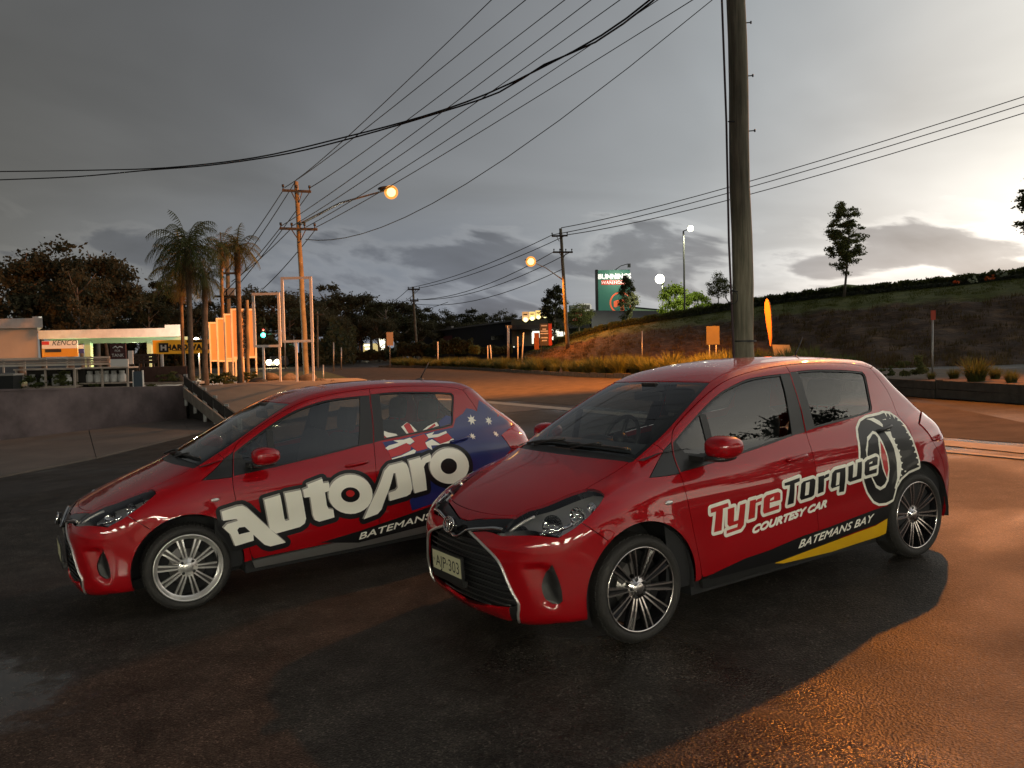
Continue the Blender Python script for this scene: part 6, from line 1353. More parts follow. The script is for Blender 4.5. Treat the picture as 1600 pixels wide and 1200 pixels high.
# ---- wires
WIRE = mat('wire', (.02, .02, .02), .6)
WNO = [0]
ORD = 'first second third fourth fifth sixth seventh eighth'.split()
def wire(label, p, q, r, sag=0., n=12):
    p, q = np.array(p), np.array(q); t_ = [tuple(p+(q-p)*i/n-np.array((0, 0, sag*4*(i/n)*(1-i/n)))) for i in range(n+1)]
    rr = [max(.006, r*float(np.hypot(*(np.array(x)[:2]-CAM[:2])))) for x in t_]; rr = [min(.045, x) for x in rr]
    b = MB().tube(t_, rr, 5); return thing('overhead_wire', label, 'wire', (0, 0, 0), 0, 'overhead wires', me=b.mesh('wire'), mat=WIRE)
WL_ = 'thin overhead wire strung between power poles'
R1 = .00052
for (a, b) in (((463, 281), (765, 0)), ((445, 293), (818, 0)), ((485, 293), (879, 0)), ((438, 354), (920, 0)), ((455, 354), (965, 0)), ((478, 355), (1024, 0)), ((494, 355), (1078, 0))):
    p = at(*a, 41.7); d = np.array(b)-np.array(a); e = np.array(a)+d*1.22; q = at(e[0], e[1], 8.5); WNO[0] += 1; wire(ORD[WNO[0]-1]+' from the left of the wires fanning up from the nearest street lamp pole', p, q, R1, .12)
wire('sagging wire leaving the nearest street lamp pole below its lower crossarm', at(478, 374, 41.7), at(1130, 60-74, 13), R1, 1.2)
for (a, b) in (((444, 295), (352, 425)), ((462, 283), (364, 428)), ((438, 356), (347, 460)), ((455, 357), (362, 440)), ((485, 299), (358, 462)), ((492, 360), (410, 452))): wire('thin wire dropping from the nearest street lamp pole towards the transformer pole', at(*a, 42), at(*b, 61.5), R1, .15)
for (a, b, sg) in (((877, 356), (1600, 148), .5), ((863, 367), (1600, 160), .5), ((886, 367), (1600, 173), .6)):
    d = np.array(b)-np.array(a); e = np.array(a)+d*1.12; wire({148: 'highest', 160: 'middle', 173: 'lowest'}[b[1]]+' of the three wires running to the right edge above the bank', at(*a, 85), at(e[0], e[1], 30), R1, sg)
for (a, b) in (((863, 367), (638, 450)), ((886, 367), (655, 450)), ((866, 393), (641, 468)), ((893, 393), (653, 468)), ((880, 420), (650, 475)), ((638, 452), (560, 487)), ((655, 452), (590, 480)), ((700, 472), (560, 486))): wire('thin wire strung between the leaning pole and the distant poles', at(*a, 85 if a[0] > 800 else 133), at(*b, 133 if b[0] > 600 else 190), R1*.9, .7 if a[1] < 390 else 1.4)
cbl = mat('bundled_cable', (.012, .012, .013), .6)
for k, pts in enumerate(([(-60, 268, 24), (0, 268, 23.4), (140, 266, 22), (260, 262, 20.8), (400, 246, 19.4), (540, 214, 18), (660, 182, 16.8), (760, 147, 15.8), (850, 104, 14.9), (940, 55, 14), (1015, 0, 13.2), (1090, -70, 12.4)], [(-60, 283, 24), (0, 281, 23.4), (120, 276, 22.2), (230, 266, 21.1), (330, 258, 20.1), (450, 240, 18.9), (560, 213, 17.9), (680, 178, 16.7), (780, 144, 15.7), (850, 101, 14.9), (930, 66, 14.1), (1018, 3, 13.2), (1090, -66, 12.4)])):
    P = cr([at(x, y, Y) for x, y, Y in pts], .5); b = MB().tube(P.tolist(), .016, 6); thing('service_cable', ['upper strand of the thick drooping service cable across the sky', 'lower strand of the thick drooping service cable across the sky'][k], 'cable', me=b.mesh('cable'), mat=cbl)
# ---- key street lamp (its pole stands just out of view at right); it throws the car shadows
kp = np.array((12.2, 22.5, 13.0)); z0 = gz(16.6, 22.2)
o = thing('street_lamp', 'street lamp standing just right of the view, lighting the yard orange', 'street lamp', (16.6, 22.2, z0)); rel2 = lambda p: tuple(np.array(p)-np.array((16.6, 22.2, z0)))
obj('pole', pole_mesh((0, 0, -.3), (0, 0, 12.5), .15, .09), GALV, o); obj('arm', MB().tube([rel2((16.6, 22.2, z0+12)), rel2((14.5, 22.35, 13.3)), rel2(kp+np.array((0, 0, .22)))], .045, 8).mesh('arm'), GALV, o)
hd = obj('lamp_head', MB().ball(rel2(kp+np.array((0, 0, .2))), .3, 8, sx=1.5, sy=.7, sz=.4).mesh('lamp_head'), DKST, o); obj('lamp', MB().ball(rel2(kp+np.array((0,0,.05))), .16, 10).mesh('lamp'), SODE, hd)
kl = lamp('street_lamp_light', kp-np.array((0, 0, .35)), SOD, KEYW, .16, 'SPOT'); kl.data.spot_size = math.radians(66); kl.data.spot_blend = .75; kl.rotation_euler = (Vector((9., 9., .3))-kl.location).to_track_quat('-Z', 'Y').to_euler()
# added unseen second head on the pole, brightens main road, plants and bank
k2 = np.array((14.6, 25.5, 12.6)); obj('added_arm', MB().tube([rel2((16.6, 22.2, z0+11.6)), rel2((15.8, 23.6, 12.7)), rel2(k2+np.array((0, 0, .22)))], .045, 8).mesh('added_arm'), GALV, o)
hd = obj('added_head', MB().ball(rel2(k2+np.array((0, 0, .2))), .3, 8, sx=.9, sy=1.4, sz=.4).mesh('added_head'), DKST, o); obj('lamp', MB().ball(rel2(k2+np.array((0, 0, .05))), .16, 10).mesh('lamp'), SODE, hd)
kl = lamp('street_lamp_light', k2-np.array((0, 0, .35)), SOD, 95000., .16, 'SPOT'); kl.data.spot_size = math.radians(80); kl.data.spot_blend = .6; kl.rotation_euler = (Vector((-3., 46., 0))-kl.location).to_track_quat('-Z', 'Y').to_euler()
# ---- white flood lamps on the crest
for lab, xb, yb, xt, yt, Y, (lx, ly), r, w in (('flood lamp on a short dark post left of the lime green trees', 1036, 494, 1035, 445, 112, (1031, 436), .62, 9000), ('tall dark lamp post with a glaring flood lamp, among the lime green trees', 1070, 492, 1068, 361, 98, (1079, 357), .34, 10000)):
    a, c, l = at(xb, yb, Y), at(xt, yt, Y), at(lx, ly, Y-.6); o = thing('flood_lamp', lab, 'lamp post', (a[0], Y, a[2]-1.)); q = np.array((a[0], Y, a[2]-1.)); obj('post', pole_mesh((0, 0, 0), tuple(c-q), .12, .10, 8), DKST, o)
    obj('bracket', MB().tube([tuple(c-q), tuple(l-q)], .06, 6).mesh('bracket'), DKST, o); hd = obj('lamp_head', MB().box(tuple(l-q+np.array((-.25, .3, -.05))), tuple(l-q+np.array((.25, .6, .35)))).mesh('lamp_head'), DKST, o); obj('lamp', MB().ball(tuple(l-q), r, 10).mesh('lamp'), WLE, hd)
    sl = lamp('flood_light', l+np.array((0, -.9, -.3)), (1, .96, .62), w*.8, .3, 'SPOT'); sl.data.spot_size = math.radians(150); sl.data.spot_blend = .3
# ---- left: white building, canopy, hardware sign
def frame_thing(name, label, cat, px0, py0, px1, py1, Y, group=None, zb=None):
    c = board(px0, py0, px1, py1, Y); o = thing(name, label, cat, (c[0], Y, c[1]), face(c[0], Y)*.0, group); return o, c[2], c[3]
o, w, h = frame_thing('white_building', 'plain cream building end with a parapet at the left edge', 'building', -120, 497, 66, 566, 40)
obj('wall', bxs(w-.3, h*.77, 5, -.62, -.12, 0, 2.5).mesh('wall'), CREAM, o); obj('parapet', bxs(w, h*.23, 5.3, -.62, 0, h*.77+.003, 2.5).mesh('parapet'), WPNT, o); obj('corner_cap', bx(.3, .08, .3, w/2-.3, h+.003, .1).mesh('corner_cap'), WPNT, o)
o, w, h = frame_thing('service_canopy', 'long white flat canopy on green lit columns behind the gas cages', 'canopy', 62, 512, 286, 530, 46)
obj('fascia', bx(w, h, .25).mesh('fascia'), WPNT, o); obj('roof_slab', bxs(w-.1, h*.6, 9., -.45, 0, .05, 4.7).mesh('roof_slab'), mat('green_lit_paint', (.45, .62, .40), .6), o); cp = at(262, 512, 46); obj('parapet_step', bx(.9, .17, .3, cp[0]-o.location.x+.35, h+.003).mesh('parapet_step'), WPNT, o)  # green canopy light is put into the slab, band and column colour
obj('soffit_band', bx(w-.3, .28, .2, 0, -.284, .9).mesh('soffit_band'), bpy.data.materials['green_lit_paint'], o)
for px in (138, 234):
    c = at(px, 530, 46.8); obj('column', bx(.22 if px > 200 else .34, c[2]-.1, .3, c[0]-o.location.x, .1-o.location.z-.1, .8).mesh('column'), bpy.data.materials['green_lit_paint'], o)
for px, py, r, pw in ((104, 532, .15, 260), (211, 532.5, .13, 260), (158, 532, .07, 0)):
    c = at(px, py, 47.6); obj('canopy_lamp', MB().ball((c[0]-o.location.x, 1.6, c[2]-o.location.z-.02), r, 8, sx=1.6, sz=.6).mesh('canopy_lamp'), GRNL, o)
    if pw: lamp('canopy_light', (c[0], 47.6, c[2]-.28), (.88, 1, .58), pw, .12)
fl_ = at(307, 531, 43); o = thing('yard_lamp', 'small pale yard lamp on a post above the hardware sign', 'lamp', tuple(fl_)); obj('lamp', MB().ball((0, 0, 0), .13, 8).mesh('lamp'), GRNL, o); obj('post', MB().tube([(.05, .15, -2.2), (.05, .15, .1)], .04, 6).mesh('post'), GALV, o); lamp('yard_light', fl_+np.array((0, -.3, 0)), (1, .95, .80), 900, .12)
sgn = mat('sign_white', (.75, .75, .72), .5); sgy = mat('sign_yellow', (.62, .29, .02), .5); INK = mat('sign_ink', (.012, .012, .013), .5); sgr = mat('sign_red', (.5, .03, .03), .5); sgb = mat('sign_blue', (.04, .05, .22), .5)
o, w, h = frame_thing('trade_sign', 'white trade sign with slanted black lettering under the canopy', 'sign', 66, 532, 121, 545, 45.2); obj('panel', bx(w, h, .06).mesh('panel'), sgn, o); flat_text('KENCO', h*.95, INK, o, (.25, -.035, h*.42), shear=.3); obj('red_patch', bx(w*.2, h*.45, .02, -w*.39, h*.5, -.045).mesh('red_patch'), sgr, o); obj('yellow_base', bx(w, h*1.1, .08, 0, -h*1.1-.003).mesh('yellow_base'), sgy, o); obj('dark_window', bx(w*.45, h*.42, .02, -w*.18, -h*.48, -.055).mesh('dark_window'), INK, o)
o, w, h = frame_thing('small_blue_sign', 'small blue and white sign right of the slanted lettering sign', 'sign', 120, 539, 131, 552, 45.5); obj('panel', bx(w, h, .06).mesh('panel'), sgb, o); obj('white_top', bx(w, h*.45, .02, 0, h*.55, -.045).mesh('white_top'), sgn, o)
o, w, h = frame_thing('hardware_sign', 'yellow hardware sign with a black H emblem, left of the palms', 'sign', 240, 530, 326, 553.5, 37)
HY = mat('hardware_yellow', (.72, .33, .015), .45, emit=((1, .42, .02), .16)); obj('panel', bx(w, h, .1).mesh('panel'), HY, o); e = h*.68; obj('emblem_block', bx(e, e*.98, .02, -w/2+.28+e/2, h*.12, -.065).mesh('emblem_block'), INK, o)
b = MB(); x0 = -w/2+.28; zc = h*.12+e*.49
for a in ((-.30, -.30, -.13, .30), (.13, -.30, .30, .30), (-.13, -.08, .13, .10)): b.box((x0+e*(.5+a[0]), -.088, zc+e*a[1]), (x0+e*(.5+a[2]), -.078, zc+e*a[3]))
obj('emblem_letter', b.mesh('emblem_letter'), sgn, o); 
g_ = flat_text('HARDWARE', h*.50, INK, o, (w*.135, -.055, h*.30), spacing=1.12, wide=1.08, bold=.022)
obj('rule', bx(w*.56, .025, .012, w*.13, h*.22, -.06).mesh('rule'), INK, o); obj('corner_strip', bx(w*.27, h*.17, .02, w*.25, h*.78, -.062).mesh('corner_strip'), INK, o)
for x in (-w*.36, 0.1, w*.4): obj('leg', bx(.1, 1.3, .1, x, -1.3, .05).mesh('leg'), WPNT, o)
o, w, h = frame_thing('tank_sign', 'maroon sign about tanks standing above the right gas cage', 'sign', 173, 537, 196.5, 561, 29.5); obj('panel', bx(w, h, .08).mesh('panel'), mat('maroon', (.06, .015, .015), .5), o); flat_text('FOR', h*.20, sgn, o, (.0, -.05, h*.47)); flat_text('TANK', h*.30, sgn, o, (.0, -.05, h*.14)); obj('scroll', MB().tube([(-w*.3, -.05, h*.72), (-w*.1, -.05, h*.84), (0, -.05, h*.72), (w*.15, -.05, h*.82), (w*.33, -.05, h*.76)], .022, 5).mesh('scroll'), sgn, o); obj('lower_panel', bx(w*1.12, .42, .06, .03, -.425).mesh('lower_panel'), sgn, o); obj('backing', bx(w*.3, h*.9, .05, w*.62, -.2, .2).mesh('backing'), sgn, o)
# gas cages
RK2 = mat('cage_paint', (.46, .38, .31), .7, vary=.2, scale=3); BOT = mat('gas_bottle_grey', (.62, .61, .58), .5, vary=.15, scale=4); BACK = mat('cage_back', (.045, .04, .035), .8)
def cage(px0, px1, py0, py1, Y, label, nb, zsh):
    c = board(px0, py0, px1, py1, Y); o = thing('gas_cage', label, 'gas cage', (c[0], Y, c[1]), 0, 'gas bottle cages on the wall'); w, h = c[2], c[3]
    for x in (-w/2+.03, w/2-.03, 0): obj('post', bx(.055, h, .055, x, 0, -.3).mesh('post'), RK2, o)
    obj('roof', bx(w+.06, .05, .75, 0, h+.003).mesh('roof'), RK2, o); obj('back', bx(w, h, .03, 0, 0, .34).mesh('back'), BACK, o); obj('shelf', bx(w-.1, .04, .5, 0, zsh).mesh('shelf'), RK2, o); obj('rail', bx(w, .05, .05, 0, .02, -.31).mesh('rail'), RK2, o)
    for i in range(nb):
        x = -w/2+.2+(w-.4)*(i+.5)/nb; pr = [(.001, 0), (.10, 0), (.125, .03), (.125, .22), (.11, .27), (.06, .30), (.03, .31), (.03, .34)]
        m = MB().lathe(pr, 14); m.lathe([(.085, .30), (.085, .38), (.075, .38), (.075, .30)], 12); g = thing('gas_bottle', ['first', 'second', 'third', 'fourth', 'fifth'][i]+' gas bottle from the left in the '+('right hand' if nb == 5 else 'left hand')+' cage', 'gas bottle', (c[0]+x, Y-.05, c[1]+zsh+.045), 0, 'gas bottles in the cages', me=m.mesh('gas_bottle'), mat=BOT)
cage(127, 207, 575, 608, 27.2, 'right hand gas cage with a row of bottles, beside the blue board', 5, .17); cage(34, 125, 577, 608, 26.8, 'left hand gas cage partly hidden by bushes', 4, .05)
o, w, h = frame_thing('blue_board', 'narrow blue grey board with a pale frame at the end of the gas cages', 'sign board', 209, 580, 223, 607, 27); obj('panel', bx(w, h, .05).mesh('panel'), mat('slate_blue', (.06, .085, .11), .6), o)
for x in (-w/2, w/2): obj('edge', bx(.03, h+.03, .07, x, 0).mesh('edge'), WPNT, o)
o, w, h = frame_thing('block_wall', 'low dark brown block wall between the gas cages and the palms', 'wall', 224, 572, 293, 597, 29.5); obj('courses', bx(w, h, .3).mesh('courses'), mat('brown_block', (.075, .04, .03), .9, vary=.3, scale=5), o); obj('footing', bx(w+.6, .09, .5, .2, -.10).mesh('footing'), CONC2, o)
o, w, h = frame_thing('wheelie_bin', 'dark wheelie bin at the left end of the gas cages', 'bin', 2, 583, 28, 608, 25.8); BINM = mat('bin_plastic', (.02, .022, .022), .5); m = MB().add([(-w*.4, -.2, 0), (w*.4, -.2, 0), (w*.4, .2, 0), (-w*.4, .2, 0), (-w*.5, -.25, h*.85), (w*.5, -.25, h*.85), (w*.5, .25, h*.85), (-w*.5, .25, h*.85)], [(0,3,2,1),(4,5,6,7),(0,1,5,4),(1,2,6,5),(2,3,7,6),(3,0,4,7)]); obj('body', m.mesh('body'), BINM, o); obj('lid', bx(w*1.08, h*.12, .56, 0, h*.86).mesh('lid'), mat('bin_lid', (.30, .28, .25), .5), o)
# rail racks behind the cages
for lab, x0, y0, x1, y1, Y, n in (('long low rack of pale boards behind the gas cages', -30, 557, 172, 575, 31, 4), ('dark open fence rack right of the maroon sign', 200, 553, 246, 570, 33, 3)):
    o, w, h = frame_thing('board_rack', lab, 'rack', x0, y0, x1, y1, Y)
    for i in range(n): obj('board', bx(w, h*.8/n, .05, rnd.uniform(-.1, .1), h*(i+.3)/n).mesh('board'), [CREAM, RK2, mat('rack_grey', (.25, .22, .19), .7), CREAM][i % 4] if Y < 32 else DKST, o)
    for i in range(7): obj('post', bx(.06, h*1.6, .06, -w/2+w*(i+.02)/6.1, -h*.6, .06).mesh('post'), RK2 if Y < 32 else DKST, o)
# ---- vertical signs in white frames
OR = mat('panel_buff', (.50, .33, .19), .55); 
def sign_frame(lab, x0, y0, x1, y1, Y, yb, fill_=None, fw=.09, legs=(0., 1.), group=None, turn=0.):
    c = board(x0, y0, x1, y1, Y); o = thing('sign_frame', lab, 'sign frame', (c[0], Y, c[1]), turn, group); w, h = c[2]/math.cos(turn), c[3]; zb = at(x0, yb, Y)[2]-c[1]
    for x in (-w/2+fw/2, w/2-fw/2): obj('upright', bx(fw, h, .09, x, 0).mesh('upright'), WPNT, o)
    for z in (0, h-fw): obj('crossbar', bx(w-2*fw-.004, fw, .085, 0, z).mesh('crossbar'), WPNT, o)
    for f in legs: obj('leg', bx(fw*.8, -zb+.3, .08, -w/2+fw/2+f*(w-fw), zb-.3-.003).mesh('leg'), WPNT, o)
    if fill_ is not None: obj('panel', bx(w-2*fw-.006, h-2*fw-.006, .05, 0, fw+.003, .01).mesh('panel'), fill_, o)
    return o, w, h
sign_frame('taller empty white sign frame, in front of the power pole', 442, 432, 487, 535.5, 30.5, 604, legs=(.42, 1.)); sign_frame('shorter empty white sign frame, left of the taller empty one', 396.5, 457, 437, 543, 31, 598, legs=(.33, .97))
for i_, (x0, y0, x1, y1, Y, yb) in enumerate(((330, 503, 352, 565, 37, 577), (342, 496.5, 365, 565.5, 36, 578), (354, 490, 377, 562, 35, 577), (365.5, 482, 396, 560, 34, 576))):
    o, w, h = sign_frame(['lowest and leftmost lamp lit sign panel in the stepped row', 'second lowest lamp lit sign panel in the stepped row', 'second tallest lamp lit sign panel in the stepped row', 'tallest lamp lit sign panel with a name lettered downwards'][i_], x0, y0, x1, y1, Y, yb, OR, fw=.075, group='lamp lit sign panels by the palms', turn=.5)
    if i_ == 3:
        for k, ch in enumerate('CAMERONS'): flat_text(ch, .20, INK, o, (.02, -.025, h*.80-k*h*.098), bold=.008)
        b = MB(); e = .085
        for a in ((-.8, -1, -.3, 1), (.3, -1, .8, 1), (-.3, -.25, .3, .25)): b.box((.02+e*a[0], -.03, h*.90+e*a[1]), (.02+e*a[2], -.02, h*.90+e*a[3]))
        obj('emblem', b.mesh('emblem'), INK, o)
    else:
        obj('emblem', bx(.10, .2, .02, w*.16, h*.74, -.03).mesh('emblem'), mat('brown_ink', (.03, .015, .01), .6), o)
        for k in range(8): obj('faded_letter', bx(.085, .12, .012, -w*.02, h*.60-k*h*.066, -.026).mesh('faded_letter'), bpy.data.materials['brown_ink'], o)
# ---- traffic lights and the oncoming car
for lab, x, y, Y, s in (('traffic light showing green on a mast arm, seen through the shorter sign frame', 412, 522, 92, 1.), ('farther traffic light showing green, under the taller sign frame', 449, 538, 118, .95)):
    c = at(x, y, Y); o = thing('traffic_light', lab, 'traffic light', (c[0], Y, c[2])); obj('housing', bx(.45*s, 1.15*s, .3, 0, -.45*s).mesh('housing'), DKST, o); obj('green_lamp', MB().ball((0, -.2, -.12), .26*s, 8).mesh('green_lamp'), emat('green_signal', (.05, 1, .55), 9.), o); obj('red_glint', MB().ball((.03, -.2, .46*s), .12*s, 8).mesh('red_glint'), emat('red_signal', (1, .05, .03), 2.2), o); obj('dark_lens', MB().ball((0, -.1, .22*s), .12*s, 6).mesh('dark_lens'), INK, o)
    e = at(x+(32 if s == 1 else 10), y+2, Y); obj('mast_arm', MB().tube([(0, .1, 0), (e[0]-c[0], .1, 0)], .06, 6).mesh('mast_arm'), GALV, o); obj('mast', MB().tube([(e[0]-c[0], .1, gz(e[0], Y)-c[2]), (e[0]-c[0], .1, 1.2)], .09, 8).mesh('mast'), GALV, o)
c = at(434, 563, 105); z0 = gz(c[0], 105); o = thing('oncoming_car', 'oncoming car with bright headlights far down the road', 'car', (c[0], 105, z0)); CB = mat('far_car_paint', (.05, .05, .055), .3, coat=.6)
m = MB(); pr = [(-2.1, .3), (-2.15, .75), (-1.2, .95), (-.5, 1.42), (1.2, 1.45), (2.0, 1.0), (2.1, .35)]; k = len(pr); m.add([(x, p[0], p[1]) for x in (-.85, .85) for p in pr], [tuple(range(k))[::-1], tuple(range(k, 2*k))]+[(i, (i+1) % k, k+(i+1) % k, k+i) for i in range(k)]); obj('body', m.mesh('body'), CB, o)
obj('windscreen', MB().add([(-.7, -1.16, .985), (.7, -1.16, .985), (.62, -.52, 1.41), (-.62, -.52, 1.41)], [(0, 1, 2, 3)]).mesh('windscreen'), GLB, o)
for x in (-.52, .52): obj('headlight', MB().ball((x, -2.15, .72), .34, 8, sy=.5).mesh('headlight'), emat('car_headlight', (1, .9, .55), 25.), o)
for x in (-.75, .75): obj('wheel', MB().lathe([(.0001, -.1), (.3, -.1), (.3, .1), (.0001, .1)], 16, 'X', (x, -1.3, .3)).mesh('wheel'), TYR, o)
lamp('headlight_beam', (c[0], 102.2, z0+.75), (1, .85, .5), 500, .2)
# ---- far shops
NAVY = mat('navy_cladding', (.016, .018, .035), .6, vary=.2, scale=.5); DKR = mat('roof_edge', (.20, .20, .20), .6); LIT = emat('lit_window', (1, .95, .75), 1.6); YEL = emat('lit_yellow_sign', (1, .62, .12), .95); LITW = emat('lit_white_sign', (1, .93, .70), 1.8)
A0, A1 = at(650, 556, 175), at(925, 545, 118); T0, T1 = at(650, 521, 175), at(925, 485, 118)
o = thing('long_shed', 'long dark navy shed with a sloping pale roof edge in the middle distance', 'shed', tuple(A1)); q = A1
dd = (A0-A1); nrm_ = np.array((dd[1], -dd[0], 0)); nrm_ /= np.linalg.norm(nrm_); nrm_ = nrm_ if nrm_[1] > 0 else -nrm_
def wl(f, z, off=0.): p = A1+(A0-A1)*f; zt = (T1[2]*(1-f)+T0[2]*f); return (p[0]-q[0]-nrm_[0]*off, p[1]-q[1]-nrm_[1]*off, (p[2]-1)*(1-z)+zt*z-q[2])
back_ = tuple(nrm_*14)
V_ = [wl(0, 0), wl(1, 0), wl(1, 1), wl(0, 1)]; V2 = [tuple(np.array(v)+np.array(back_)) for v in V_]
obj('wall', MB().add(V_+V2, [(0, 1, 2, 3), (4, 7, 6, 5), (0, 3, 7, 4), (1, 5, 6, 2), (3, 2, 6, 7)]).mesh('wall'), NAVY, o)
def onwall(nm, f0, f1, z0, z1, m, off=.12, th=.1):
    a = [wl(f0, z0, off), wl(f1, z0, off), wl(f1, z1, off), wl(f0, z1, off)]; c_ = [wl(f0, z0, off-th), wl(f1, z0, off-th), wl(f1, z1, off-th), wl(f0, z1, off-th)]
    return obj(nm, MB().add(a+c_, [(0, 1, 2, 3), (4, 7, 6, 5), (0, 3, 7, 4), (1, 5, 6, 2), (3, 2, 6, 7), (0, 4, 5, 1)]).mesh(nm), m, o)
onwall('roof_edge', -.01, 1.01, .975, 1.02, DKR, .3, .28); PNK = mat('faded_sign', (.16, .05, .06), .7); GRY = mat('grey_sign', (.13, .13, .12), .7)
onwall('sign_panel', .22, .34, .62, .86, PNK); onwall('sign_panel', .045, .20, .70, .92, GRY)
for f in np.linspace(.06, .185, 7): onwall('sign_stroke', f-.004, f+.004, .74, .88, NAVY, .16, .03)
onwall('sign_panel', .80, .86, .55, .75, GRY); onwall('sign_panel', .72, .78, .60, .78, PNK)
for f0, f1, z0, z1 in ((.22, .28, .30, .48), (.40, .47, .52, .64), (.62, .70, .10, .40)): onwall('window', f0, f1, z0, z1, GLB, .10, .06)
for f0, f1 in ((.12, .17), (.20, .215), (.03, .08)): onwall('wall_panel', f0, f1, .05, .66, GRY, .08, .05)
onwall('lit_window', .345, .352, .28, .36, LIT, .1, .05); onwall('lit_window', .60, .612, .28, .40, emat('dim_lit', (1, .8, .4), 1.5), .1, .05); onwall('lit_window', .83, .85, .16, .26, bpy.data.materials['dim_lit'], .1, .05)
onwall('roof_vent', .74, .77, 1.03, 1.10, DKR, -.5, .5)
# row of glowing signs and the lit shopfront
for i_, (x0, x1, y0, y1) in enumerate(((816, 826, 487, 501), (827, 836, 487, 499), (837, 845, 485, 497), (847, 856, 481, 495))):
    o, w, h = frame_thing('glowing_sign', ['leftmost glowing yellow sign on the dark eave', 'glowing yellow sign second from left on the dark eave', 'glowing yellow sign third from left on the dark eave', 'glowing amber sign at the right end of the row on the dark eave'][i_], 'sign', x0, y0, x1, y1, 112, 'glowing signs on the dark eave')
    obj('panel', bx(w, h, .15).mesh('panel'), emat('amber_sign', (1, .42, .08), .5) if i_ in (0, 3) else YEL, o); obj('flood', MB().ball((0, -.2, h*.08), w*.34, 8).mesh('flood'), emat('warm_flood', (1, .85, .38), 2.6), o); obj('mark', bx(w*.6, h*.12, .02, 0, h*.62, -.09).mesh('mark'), INK, o)
o, w, h = frame_thing('dark_shop', 'dark shop with a lit window front behind the red and black pylon', 'shop', 800, 497, 915, 541, 116); obj('wall', bx(w, h, 8, 0, 0, 4.2).mesh('wall'), mat('shop_grey', (.05, .05, .048), .7), o); obj('eave', bx(w+1, h*.16, 9.4, 0, h*.62, 3.6).mesh('eave'), NAVY, o)
for x0, x1, z0, z1, st in ((832, 843, .30, .55, 1), (866, 880, .34, .58, 1), (862, 866, .05, .62, .8), (882, 888, .22, .5, .6), (831, 833.5, .08, .5, 1)):
    c0 = at(x0, 520, 116)[0]-o.location.x; c1 = at(x1, 520, 116)[0]-o.location.x; obj('lit_window', bx(c1-c0, h*(z1-z0), .1, (c0+c1)/2, h*z0, .12).mesh('lit_window'), LIT, o)
o, w, h = frame_thing('pylon_sign', 'red and dark pylon sign with short pale lines, at the foot of the bank', 'sign', 844, 505.5, 862, 540, 98); obj('panel', bx(w*.7, h, .3, -w*.15).mesh('panel'), mat('pylon_grey', (.09, .085, .075), .6), o); obj('red_stripe', bx(w*.28, h, .32, w*.36).mesh('red_stripe'), mat('pylon_red', (.55, .05, .03), .5), o)
for z, ww in ((.88, .5), (.72, .3), (.63, .62), (.52, .66), (.33, .56), (.20, .42)): obj('text_line', bx(w*ww, h*.055, .02, -w*.14, h*z, -.17).mesh('text_line'), sgn, o)
for x in (-w*.4, w*.4): obj('leg', bx(.12, 1.5, .12, x, -1.5).mesh('leg'), DKST, o)
o, w, h = frame_thing('orange_banner', 'small rusty orange banner beside the pylon sign', 'banner', 835, 520, 842, 546, 97.5); obj('cloth', bx(w, h, .1).mesh('cloth'), mat('rust_orange', (.28, .09, .03), .7), o); obj('pole', MB().tube([(w/2, 0, -1), (w/2, 0, h)], .04, 6).mesh('pole'), DKST, o)
o, w, h = frame_thing('emblem_sign', 'white rounded sign with black letters ARB behind the trees', 'sign', 902, 474, 924, 487, 118); m = MB(); pts = [(w/2*math.copysign(abs(math.cos(a))**.4, math.cos(a)), h/2*math.copysign(abs(math.sin(a))**.6, math.sin(a))+h/2) for a in np.linspace(0, 2*math.pi, 28, endpoint=False)]; k = 28; m.add([(p[0], y, p[1]) for y in (-.15, .15) for p in pts], [tuple(range(k)), tuple(range(k, 2*k))[::-1]]+[(i, k+i, k+(i+1) % k, (i+1) % k) for i in range(k)]); obj('panel', m.mesh('panel'), emat('white_glow', (1, .95, .8), .35), o); obj('inset', bx(w*.62, h*.62, .02, w*.08, h*.2, -.165).mesh('inset'), mat('pale_grey', (.5, .5, .47), .5), o); flat_text('ARB', h*.5, INK, o, (w*.08, -.18, h*.32))
o, w, h = frame_thing('auto_sign', 'red sign reading AUTO below the rounded white sign', 'sign', 894, 488, 909, 502, 116); obj('panel', bx(w, h, .2).mesh('panel'), mat('auto_red', (.45, .04, .04), .5, emit=((1, .1, .08), .12)), o); flat_text('AUTO', h*.42, sgn, o, (.05, -.12, h*.12)); obj('text_line', bx(w*.7, h*.14, .02, 0, h*.66, -.12).mesh('text_line'), sgn, o); obj('post', bx(.9, 4.5, .3, .3, -4.5).mesh('post'), mat('green_grey', (.16, .2, .15), .7), o)
o, w, h = frame_thing('teal_sign', 'teal sign with two pale lines beside the leaning power pole', 'sign', 889, 477, 901, 487, 117); obj('panel', bx(w, h, .2).mesh('panel'), mat('teal', (.10, .24, .19), .5), o)
for z in (.2, .5, .78): obj('text_line', bx(w*.75, h*.12, .02, 0, h*z, -.115).mesh('text_line'), sgn, o)
